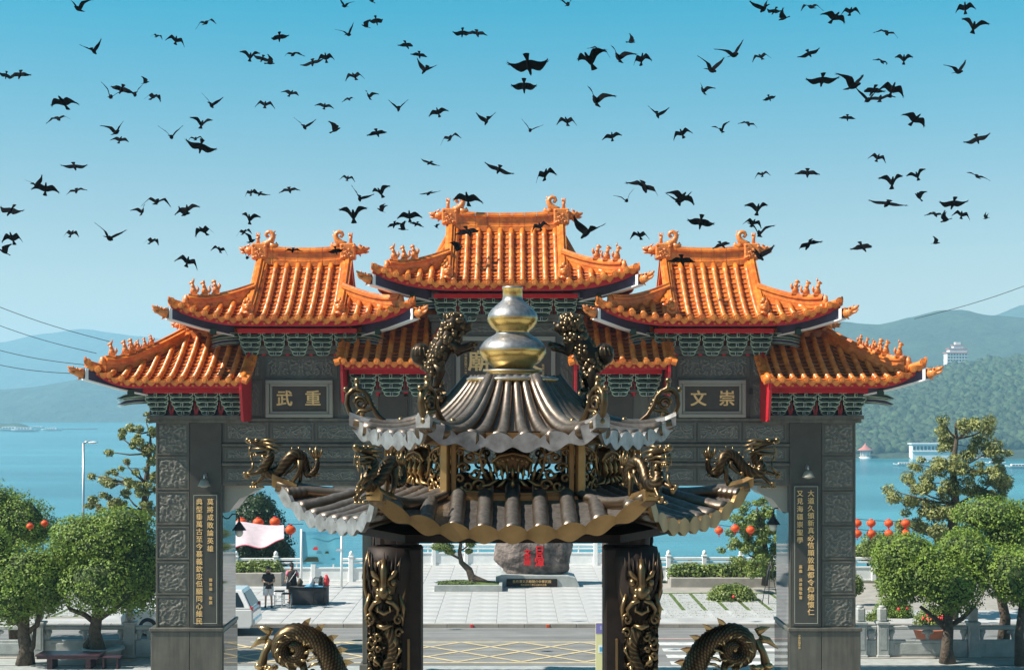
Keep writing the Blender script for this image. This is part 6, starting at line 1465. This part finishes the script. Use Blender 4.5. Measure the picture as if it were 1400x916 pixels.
person((q.x, q.y, PL), R(10), J, E, Rr, 'person in a black t-shirt and white shorts looking down at their hands', [('tshirt','blackcloth',lambda mb: tee(mb, le, re, .80, .215)),('shorts','whitecloth',shorts),('shoes','blackcloth',shoes),('hand','skin',man_h),('face','hair',face_d)], man_hair)
# woman seen from behind, bag strap over one shoulder, phone in hand
lh2, rh2, le2, re2 = (.12,-.30,1.20), (.34,-.28,1.16), (-.24,.0,1.14), (.28,-.02,1.10)
J2, E2, R2 = std_joints((-.24,-.12,.98), rh2, le2, re2, (.02,-.03,1.60))
def dress(mb):
    mb.tube([(0,.0,.62),(0,.0,.85),(0,.01,1.1),(0,.01,1.32),(0,0,1.42)], [.25,.235,.19,.19,.10], 16, 0, fl=.75, ref=(1,0,0))
def sleeves(mb):
    for s, el in ((-1, le2), (1, re2)): a = Vector((s*.15,0,1.385)); b_ = a+(Vector(el)-a)*.75; mb.tube([a, (a+b_)/2, b_], [.082,.075,.068], 9)
def strap_(mb): mb.tube([(-.16,.12,1.38),(-.02,.165,1.2),(.16,.16,.95)], [.016]*3, 5, 0); mb.tube([(-.16,.12,1.38),(-.15,-.05,1.44)], [.016]*2, 5)
def hair2(mb): mb.ball((.02,-.0,1.665), (.105,.115,.10), 12); mb.ball((.0,.09,1.62), (.06,.06,.06), 8); mb.tube([(.0,.08,1.60),(-.03,.12,1.5)], [.04,.01], 6)
def hand2(mb): hand(mb, rh2, (.3,-.8,.2)); hand(mb, (-.24,-.12,.98), (0,-.3,-.9)); mb.ball((.02,-.13,1.60), (.014,.02,.02), 6)
q = at(399, 829, 62.5)
person((q.x, q.y, PL), R(-158), [( -x, y, z) for x, y, z in J2], E2, R2, 'person in a long black pinafore over a pink shirt, back turned, holding a phone', [('pinafore','blackcloth',dress),('shirt','pinkcloth',lambda mb: [setattr(mb,'X',Matrix.Scale(-1,4,(1,0,0))), sleeves(mb)]),('bag_strap','whitecloth',strap_),('shoes','blackcloth',shoes),('hand','skin',lambda mb: [setattr(mb,'X',Matrix.Scale(-1,4,(1,0,0))), hand2(mb)]),('phone','glass',lambda mb: mb.bbox(-.39,-.31,-.40,-.385,1.14,1.28,.004))], hair2)
# souvenir table, stools and stand
q = at(421, 832, 62.3); tb = empty('vendor_table', (q.x, q.y, PL), 0, 'folding table under a dark cloth beside the standing people', 'table')
mb = MB(); mb.bbox(-.75,.85,-.4,.4,.02,.74,.03); mb.build('tablecloth', 'darkcloth', tb); MB().bbox(-.78,.88,-.43,.43,.742,.77,.008).build('table_top', 'darkcloth', tb); MB().bbox(-.1,.7,-.44,.3,.772,.80,.005).build('blue_cover', 'bluecloth', tb)
for i, (x, m, h_, lab) in enumerate(((-.35,'bark',.30,'brown bag standing on the vendor table'),(.15,'white',.34,'white folded card standing on the vendor table'),(.55,'blackcloth',.40,'black bag on the right end of the vendor table'),(.78,'flower',.46,'red cloth bundle at the right end of the vendor table'))):
    mb = MB(); mb.tube([(0,0,0),(.02,0,h_*.5),(0,0,h_)], [.12,.13,.04], 8, mod=lambda i_, k_: .15*math.sin(k_*2+i_)); tag(mb.build('bag', m, None, (q.x+x, q.y-.05, PL+.80)), lab, 'bag')
def stool(px, D, lab):
    q = at(px, 833, D); e = empty('folding_stool', (q.x, q.y, PL), 0, lab, 'stool')
    MB().bbox(-.2,.2,-.2,.2,.60,.64,.01).build('seat', 'blackcloth', e)
    lm = MB().tube([(0,0,0),(0,0,.6)], .016, 5).mesh('leg', 'steel')
    for x in (-.18,.18):
        for y in (-.18,.18): link('leg', lm, e, (x,y,0))
    for z in (.2,.4): MB().tube([(-.18,-.18,z),(.18,-.18,z)], .012, 5).build('rung', 'steel', e)
stool(382, 61.8, 'black folding stool between the two people'); stool(392, 61.0, 'black folding stool next to the table leg'); 
q = at(436, 828, 62); e = empty('wire_rack', (q.x, q.y, PL), 0, 'thin wire display rack right of the vendor table', 'rack')
for x in (-.2,.2):
    for y in (-.15,.15): MB().tube([(x,y,0),(x,y,1.15)], .014, 5).build('upright', 'black', e)
for z in (.15,.55,.95,1.15): MB().tube([(-.2,-.15,z),(.2,-.15,z),(.2,.15,z),(-.2,.15,z),(-.2,-.15,z)], .012, 5).build('hoop', 'black', e)
# blue banner on poles
D = 67.5; qa, qb = at(412, 800, D), at(467, 800, D); zt_, zl_ = at(0, 726, D).z, at(0, 771, D).z
e = empty('banner_frame', ((qa.x+qb.x)/2, D, PL), 0, 'blue lake picture banner stretched between two white posts by the left railing', 'banner'); w = (qb.x-qa.x)/2
for s in (-1, 1): MB().tube([(s*w,0,0),(s*w,0,zt_-PL+.1)], .055, 8).build('pole', 'white', e)
mb = MB(); mb.grid(lambda u,v: ((u-.5)*2*(w-.06), .05*math.sin(u*9+v*3)*v*(1-v)*2, (zl_+(zt_-zl_)*v)-PL), 20, 8); bn = mb.build('printed_sheet', 'poster', e)
for (x0,x1,z0_,z1_,m) in ((-.85,-.1,.12,.34,'hill'),(-.4,-.15,.66,.8,'flower'),(.15,.35,.5,.6,'leafd'),(.65,.95,.62,.72,'awning'),(-.9,.9,1.36,1.42,'bluecloth')):
    h_ = zl_-PL; MB().add([(x0,-.06,h_+z0_),(x1,-.06,h_+z0_),(x1*.9+x0*.1,-.06,h_+z1_),(x0*.7+x1*.3,-.06,h_+z1_)], [(0,1,2,3)]).build('printed_motif', m, bn)
# lilac awning, wall lamps, lanterns
D = 50.0; q = at(336, 733, D); e = empty('awning', (q.x, q.y, 0), 0, 'pale lilac canvas awning with scalloped edge inside the left bay', 'awning')
mb = MB()
def aw(u, v):
    px = 300+88*u; py = 713+4*u+(36-16*u**2+5*math.sin(u*12)*.5)*v; p_ = at(px, py, D+1.6*(1-v)); return (p_.x-q.x, p_.y-q.y-0, p_.z+.15*math.sin(u*6)*.3)
mb.grid(aw, 30, 8); mb.build('canvas', 'awning', e)
for u in (0,): p_ = aw(u, 0); MB().tube([(p_[0],p_[1],.0),(p_[0],p_[1],p_[2])], .03, 6).build('pole', 'steel', e)
mb = MB(); P = [(*aw(k/20, 1)[:2], aw(k/20,1)[2]-.01) for k in range(21)]; mb.tube(P, .025, 5); mb.build('red_hem', 'pinkcloth', e)
def lantern_mb():
    mb = MB(); mb.ball((0,0,0), (.21,.21,.17), 14, 0, nz=8); mb.lathe([(.07,.155),(.07,.19)], 10, 1); mb.lathe([(.07,-.19),(.07,-.155)], 10, 1); mb.tube([(0,0,-.19),(0,0,-.30)], [.02,.03], 5, 1)
    return mb.mesh('paper_lantern', ['lantern', 'redpaint'])
LM = lantern_mb()
def lantern(px, py, D, lab, sc=1, group=None, m=None):
    o = link('paper_lantern', LM, None, at(px, py, D)); o.scale = (sc,)*3; tag(o, lab, 'lantern', group); return o
ords = ['leftmost','second','third','rightmost']
GL = 'orange paper lanterns strung beside the gate'
for i, (px, py) in enumerate(((330,714),(353,714),(376,713),(376,721),(397,724))):
    lantern(px, py, 52.5, ('orange lantern just above the lilac awning, nearest the pier','second orange lantern above the lilac awning','upper orange lantern at the tip of the awning','lower lantern tucked under another at the awning tip','orange lantern hanging just under the burner roof eave')[i], .95, GL)
for i, px in enumerate((1172,1191,1215,1238)):
    for j, py in enumerate((715,729)):
        lantern(px, py, 56, '%s orange lantern of the %s row right of the right pier' % (ords[i], ('upper','lower')[j]), .85, GL)
for (px, py, D, lab) in ((41,719,50.5,'red orange lantern between the two left banyans, lower of the pair'),(61,715,50,'orange lantern touching the broad left banyan'),(1005,722,58,'orange lantern below the burner eave in the right bay'),(1026,724,58,'pale orange lantern in front of the feathery tree'),(983,725,58,'small orange lantern at the very edge of the burner eave')): lantern(px, py, D, lab, .85 if px > 100 else .6, GL)
for (x0,y0,x1,y1,D,lab) in ((1160,708,1290,708,56,'upper cable of the right lantern string'),(1160,722,1290,722,56,'lower cable of the right lantern string'),(316,707,415,716,52.5,'cable of the lanterns above the awning'),(20,711,75,707,50,'cable of the lanterns between the left banyans'),(975,716,1060,717,58,'cable of the lanterns in the right bay')):
    a, b_ = at(x0,y0,D), at(x1,y1,D); mb = MB(); mb.tube([a+(b_-a)*t_+Vector((0,0,-.12*math.sin(PI*t_))) for t_ in [k/8 for k in range(9)]], .01, 4); tag(mb.build('lantern_cable', 'black'), lab, 'cable')
def wall_lamp(px, py, D, lab, glass=True, m='black', sc=1.0, attach=1):
    q = at(px, py, D); e = empty('wall_lamp', q, 0, lab, 'lamp'); mb = MB(); mb.tube([(0,0,.28*sc),(0,0,.40*sc)], [.03*sc,.03*sc], 7); mb.lathe([(.03*sc,.28*sc),(.09*sc,.20*sc),(.19*sc,.06*sc),(.21*sc,.03*sc),(.19*sc,.03*sc),(.05*sc,.15*sc)], 16); mb.build('shade', m, e)
    mb = MB(); mb.ball((0,0,-.03*sc), (.12*sc,.12*sc,.14*sc), 12); mb.build('globe', 'lampglass', e)
    mb = MB(); P = [(0,0,.40*sc),(attach*.05*sc,0,.5*sc),(attach*.2*sc,0,.5*sc),(attach*.3*sc,0,.38*sc),(attach*.42*sc,0,.36*sc)]; mb.tube(P, .02*sc, 6); mb.tube([(attach*.42*sc,0,.1*sc),(attach*.42*sc,0,.55*sc)], .03*sc, 6); mb.build('bracket', m, e); return e
wall_lamp(327, 726, 42.6, 'black iron lamp with bell shade hanging inside the left bay', attach=-1, sc=1.0); wall_lamp(1057, 718, 42.6, 'black iron lamp with bell shade hanging inside the right bay', attach=1, sc=1.0)
for px, lab in ((279, 'small grey bell-shaped lamp above the left couplet board'), (1105, 'small grey bell-shaped lamp above the right couplet board')):
    py = 664 if px < 700 else 652
    q = at(px, py, YF-.40); e = empty('spot_light', q, 0, lab, 'lamp'); mb = MB(); mb.lathe([(.04,.20),(.10,.16),(.17,.02),(.18,-.01),(.15,-.01),(.05,.10)], 16); mb.ball((0,0,.0),(.13,.13,.05),10); mb.build('shade', 'stonec', e); MB().tube([(0,0,.19),(0,.04,.32),(0,.2,.34),(0,.36,.22)], .025, 7).build('arm', 'steel', e)
# street lamp on the lakeside
q = at(114, 693, 78); e = empty('street_lamp', (q.x, 78, 0), 0, 'slim pale street lamp post standing against the lake on the left', 'street lamp'); zt_ = at(0, 606, 78).z
MB().tube([(0,0,-2),(0,0,zt_)], [.09,.06], 8).build('post', 'steel', e); MB().tube([(0,0,zt_),(.15,0,zt_+.08),(.45,0,zt_+.08)], [.05,.05,.05], 6).build('arm', 'steel', e); MB().ball((.5,0,zt_+.05),(.28,.12,.06),8).build('lamp_head', 'white', e)
# power lines
for (x0,y0,x1,y1,D,lab) in ((-40,404,150,467,44,'highest power line at the left edge of the sky'),(-40,430,132,483,44,'second power line from the top at the left edge'),(-40,468,118,499,44,'third power line from the top at the left edge'),(-40,490,108,511,44,'lowest power line meeting the left gate roof'),(1250,436,1440,376,46,'single power line at the right edge of the sky')):
    a, b_ = at(x0,y0,D), at(x1,y1,D+.5); mb = MB(); mb.tube([a+(b_-a)*t_+Vector((0,0,-.10*math.sin(PI*t_))) for t_ in [k/10 for k in range(11)]], .009, 4); tag(mb.build('power_line', 'black'), lab, 'cable')
# maroon table on the left forecourt
q = at(97, 892, 48.0); e = empty('garden_table', (q.x, q.y, 0), 0, 'maroon plank table in front of the balustrade among the left trees', 'table')
for k in range(4): MB().bbox(-1.05,1.05,-.42+.21*k+.004,-.42+.21*(k+1)-.004,q.z-.05,q.z,.006).build('plank', 'tablepurple', e)
for x in (-.7,.55): MB().bbox(x,x+.18,-.3,.3,0,q.z-.052,.01).build('leg', 'tablepurple', e)
MB().bbox(-1.0,1.0,-.40,-.36,q.z-.14,q.z-.051,.005).build('apron', 'tablepurple', e)
for (x, lab) in ((1.35,'maroon bench beside the garden table, nearer the left pier'),):
    b_ = empty('garden_bench', (q.x+x, q.y-.1, 0), 0, lab, 'bench'); MB().bbox(-.35,.35,-.2,.2,.36,.41,.01).build('seat', 'tablepurple', b_)
    for xx in (-.25,.2): MB().bbox(xx,xx+.06,-.15,.15,0,.359,.005).build('leg', 'tablepurple', b_)
e = empty('stone_planter', (at(140,900,48.9).x, 49.0, 0), 0, 'round grey stone planter round the foot of the broad left banyan', 'planter'); MB().lathe([(.5,0),(.62,.42),(.70,.44),(.70,.52),(.6,.52),(.58,.44),(.02,.44)], 24).build('bowl', 'greystone', e)
# notice taped on the right inner pier
e = empty('notice_board', at(824, 916, 41.3), 0, 'yellow notice with violet heading standing against the inner right pier', 'sign'); qz = at(0,851,41.3).z-e.location.z
MB().bbox(-.20,.17,-.02,.02,-.9,qz,.004).build('board', 'yellow', e); MB().box(-.195,.165,-.026,-.0205,qz-.30,qz-.005).build('heading', 'violet', e); text('lettering', '公告', .13, e, (.04,-.028,qz-.14), 'white', .001); MB().box(-.12,.12,-.026,-.0205,qz-.85,qz-.62).build('picture', 'white', e); MB().box(-.09,.02,-.03,-.0265,qz-.80,qz-.68).build('picture_detail', 'bluecloth', e)
# easel by the right hedge
e = empty('easel', (at(1053,830,62).x, 62, PL), 0, 'thin black easel standing on the pavers beside the right pier', 'easel')
for (x, y) in ((-.35,0),(.35,0),(.0,.4)): MB().tube([(x,y,0),(0,.05,1.9)], .018, 5).build('leg', 'black', e)
MB().tube([(-.22,0,.75),(.22,0,.75)], .015, 5).build('crossbar', 'black', e)
# reflector studs on the kerb
for px, m, lab in ((645,'flower','small red marker on the kerb below the bonsai planter'),(749,'lantern','small orange marker on the kerb below the boulder')): q = at(px, 858, 56.5); tag(MB().bbox(-.06,.06,-.02,.02,0,.11,.01).build('kerb_marker', m, None, (q.x,56.50,.02)), lab, 'marker')

# ------------------------------------------------------------------ birds
def bird_mesh(pose, seed):
    rs = random.Random(seed); mb = MB()
    # body along y (head at -y), wings along x; span about 1
    prof = [(.20,.006),(.16,.035),(.08,.062),(0,.075),(-.09,.070),(-.16,.045),(-.20,.040),(-.24,.036),(-.27,.022),(-.30,.004)]
    mb.tube([(0,-y,(-.01 if y > .1 else 0)) for y, r_ in prof][::-1] if False else [(0,y,.0) for y, r_ in prof], [r_ for y, r_ in prof], 9, 0, fl=.9)
    mb.add([(-.03,.14,.012),(.03,.14,.012),(.09,.33,.0),(.03,.345,.006),(-.03,.345,.006),(-.09,.33,.0),(-.03,.14,-.012),(.03,.14,-.012),(.09,.33,-.006),(.03,.345,-.006),(-.03,.345,-.006),(-.09,.33,-.006)],
           [(0,1,2,3,4,5),(11,10,9,8,7,6),(0,6,7,1),(1,7,8,2),(2,8,9,3),(3,9,10,4),(4,10,11,5),(5,11,6,0)])
    if pose == 'raised': A = (R(48), R(30))
    elif pose == 'arched': A = (R(22), R(-42))
    elif pose == 'level': A = (R(6), R(-5))
    else: A = (R(70), R(72))
    for s in (-1, 1):
        j = rs.uniform(-.15,.15); a1, a2 = A[0]+j, A[1]+j*.5
        def pt(u, c, up):     # u along span 0..1, c chord offset
            if u < .42: x = u*math.cos(a1); z = u*math.sin(a1)
            else: x = .42*math.cos(a1)+(u-.42)*math.cos(a2); z = .42*math.sin(a1)+(u-.42)*math.sin(a2)
            return (s*(x*.52+.03), c, z*.52+up)
        st = [(0,-.11,.15),(.15,-.14,.14),(.30,-.18,.11),(.45,-.19,.08),(.62,-.13,.07),(.80,-.03,.09),(.92,.05,.12),(1.0,.12,.15)]
        V = []
        for u, c0, c1 in st: V += [pt(u,c0,.006), pt(u,(c0+c1)/2,.020*(1-u)), pt(u,c1,.0), pt(u,(c0+c1)/2,-.010*(1-u)-.004)]
        fc = []
        for i in range(len(st)-1):
            for k in range(4): fc.append((4*i+k, 4*i+(k+1)%4, 4*i+4+(k+1)%4, 4*i+4+k))
        fc += [(0,1,2,3), tuple(4*(len(st)-1)+k for k in (3,2,1,0))]
        mb.add(V, fc, 0)
        for k in range(3):   # finger feathers at the tip
            b_ = pt(.93, .04+.03*k, 0); t_ = pt(1.10-.05*k, .13+.035*k, 0); d = .010; mb.add([(b_[0],b_[1]-d,b_[2]+.003),(b_[0],b_[1]+d*1.6,b_[2]+.003),(t_[0],t_[1],t_[2]+.002),(b_[0],b_[1]-d,b_[2]-.003),(b_[0],b_[1]+d*1.6,b_[2]-.003),(t_[0],t_[1],t_[2]-.002)], [(0,1,2),(5,4,3),(0,3,4,1),(1,4,5,2),(2,5,3,0)])
    return mb.mesh('bird', 'feather')
BM = {p_: [bird_mesh(p_, 10*i+k) for k in range(3)] for i, p_ in enumerate(('raised','arched','level','side'))}
Z_ = .4147
BA = "258,30,80,V 679,76,64,A 518,120,38,A 580,133,62,A 309,170,66,V 20,250,50,G 65,248,62,A 480,273,24,S 365,320,82,V 400,296,70,A 445,312,70,V 507,320,56,A 208,338,100,G 192,392,72,A 383,437,76,V 396,461,60,G 565,452,76,V 697,348,70,V 665,410,64,V 645,458,54,A 662,485,96,G 246,550,76,G 120,612,60,V 150,622,80,G 251,630,60,A 35,695,84,G 40,785,66,A 14,831,36,S 236,770,50,A 361,786,90,V 469,698,54,V 517,665,90,A 617,690,82,G 610,707,56,V 670,761,70,A 502,795,54,A 724,823,56,A 618,862,70,A 825,188,60,V 828,635,44,A 822,722,56,V 805,765,52,A 830,795,60,V 815,850,60,V"
BB = "30,345,60,A 160,420,64,V 226,350,56,G 400,440,60,A 470,360,64,V 600,370,60,G 640,455,66,A 760,400,60,V 292,22,50,V 382,6,20,S 397,70,46,A 362,88,28,S 305,115,62,V 77,124,54,A 20,195,60,G 46,210,30,S 123,180,66,A 186,208,76,G 230,190,52,A 324,252,62,A 115,308,56,G 306,328,42,A 372,318,46,V 497,150,50,A 539,183,50,A 556,232,66,V 680,110,64,G 730,112,70,A 262,430,36,S 572,538,64,G 302,588,46,A 111,628,62,A 12,640,60,G 342,655,70,V 410,635,60,V 412,694,28,S 321,712,92,V 506,712,74,G 455,742,50,A 528,740,44,A 484,756,30,S 570,638,66,G 594,749,16,S 800,560,90,G 697,655,96,G 700,765,76,A 667,822,36,S 121,826,56,A 264,828,44,A"
BC = "60,430,64,V 180,400,60,A 330,450,60,G 480,380,64,V 560,440,60,A 690,430,60,V 780,410,60,A 184,15,76,V 392,140,28,S 255,200,100,V 290,168,70,A 350,190,86,V 428,195,66,A 55,216,130,G 40,286,82,A 275,332,96,V 732,182,96,V 658,232,90,V 630,300,60,V 820,188,60,A 110,575,72,A 437,618,108,A 378,662,66,V 560,650,100,G 550,668,72,V 622,734,84,A 825,575,50,A 810,690,66,V 795,735,60,A 815,770,80,V 815,845,96,V 92,746,60,A 246,768,106,V 420,776,64,A 693,808,60,A 562,860,84,A 830,30,80,V"
BDs = "20,38,60,G 52,62,34,S 142,24,72,A 220,58,86,G 272,38,60,A 392,110,74,A 136,178,70,G 375,204,50,A 448,196,52,V 178,266,106,G 282,285,100,V 345,300,70,A 410,295,80,A 330,330,90,V 370,325,90,G 262,390,50,A 650,26,62,A 678,90,80,V 628,238,72,V 486,394,90,G 690,460,80,G 690,582,80,G 362,520,56,A 410,602,80,V 492,580,60,V 496,650,32,S 392,672,112,G 610,672,90,G 552,708,60,A 586,727,34,S 638,708,54,A 719,720,20,S 553,802,26,S 130,572,72,A 132,808,84,A 313,815,70,A 5,325,40,A"
PN = {'V': 'raised', 'A': 'arched', 'G': 'level', 'S': 'side'}
birds = []
for s_, ox in ((BA,0),(BB,350),(BC,700),(BDs,1050)):
    for w_ in s_.split():
        a = w_.split(','); birds.append((ox+float(a[0])*Z_, float(a[1])*Z_, float(a[2])*Z_, PN[a[3]]))
phr = {'raised': 'with raised wings', 'arched': 'with drooping wings', 'level': 'gliding level', 'side': 'seen side-on'}
colsN = [(0,110,'by the left edge'),(110,240,'above left outer roof'),(240,345,'left of left tower ridge'),(345,490,'above left tower ridge'),(490,600,'left of centre ridge'),(600,800,'above centre ridge'),(800,905,'right of centre ridge'),(905,1060,'above right tower ridge'),(1060,1190,'above right outer roof'),(1190,1300,'right of the gate'),(1300,1401,'by the right edge')]
rowsN = [(-9,70,'topmost'),(70,150,'high'),(150,225,'mid-sky'),(225,300,'low'),(300,400,'lowest')]
cells = {}
for i, b_ in enumerate(birds):
    c = [k for k in colsN if k[0] <= b_[0] < k[1]][0]; r_ = [k for k in rowsN if k[0] <= b_[1] < k[1]][0]; cells.setdefault((c[2], r_[2], b_[3]), []).append(i)
lab = {}
on = ['leftmost','second from left','third from left','fourth from left','fifth from left','sixth from left']
for (c, r_, p_), ids in cells.items():
    ids.sort(key=lambda i: birds[i][0])
    for j, i in enumerate(ids):
        lab[i] = 'black bird %s, %s, %s' % (phr[p_], r_, c)+('' if len(ids) == 1 else ', '+(on[j] if j < len(ids)-1 else 'rightmost'))
rb = random.Random(3)
for i, (px, py, sp_, pose) in enumerate(birds):
    k_ = {'raised': .82, 'arched': .88, 'level': 1.05, 'side': .55}[pose]
    D = .60*F/max(8, sp_)*k_*rb.uniform(.95,1.05); sc = .60
    if pose == 'side': D = .34*F/max(6, sp_)
    if py > 262 and 215 < px < 1150 and D > 36: sc *= 35.5/D; D = 35.5
    o = link('bird', rb.choice(BM[pose]), None, at(px, py, D)); o.scale = (sc*1.03,)*3
    yaw = rb.choice((0, PI))+rb.uniform(-.45,.45) if pose != 'side' else rb.choice((-1,1))*PI/2+rb.uniform(-.4,.4)
    o.rotation_euler = (rb.choice((-1,1))*rb.uniform(.4,.95) if pose in ('level','arched') else rb.uniform(-.75,.5), rb.uniform(-.35,.35), yaw)
    tag(o, lab[i], 'bird', 'flock of black birds in the sky')
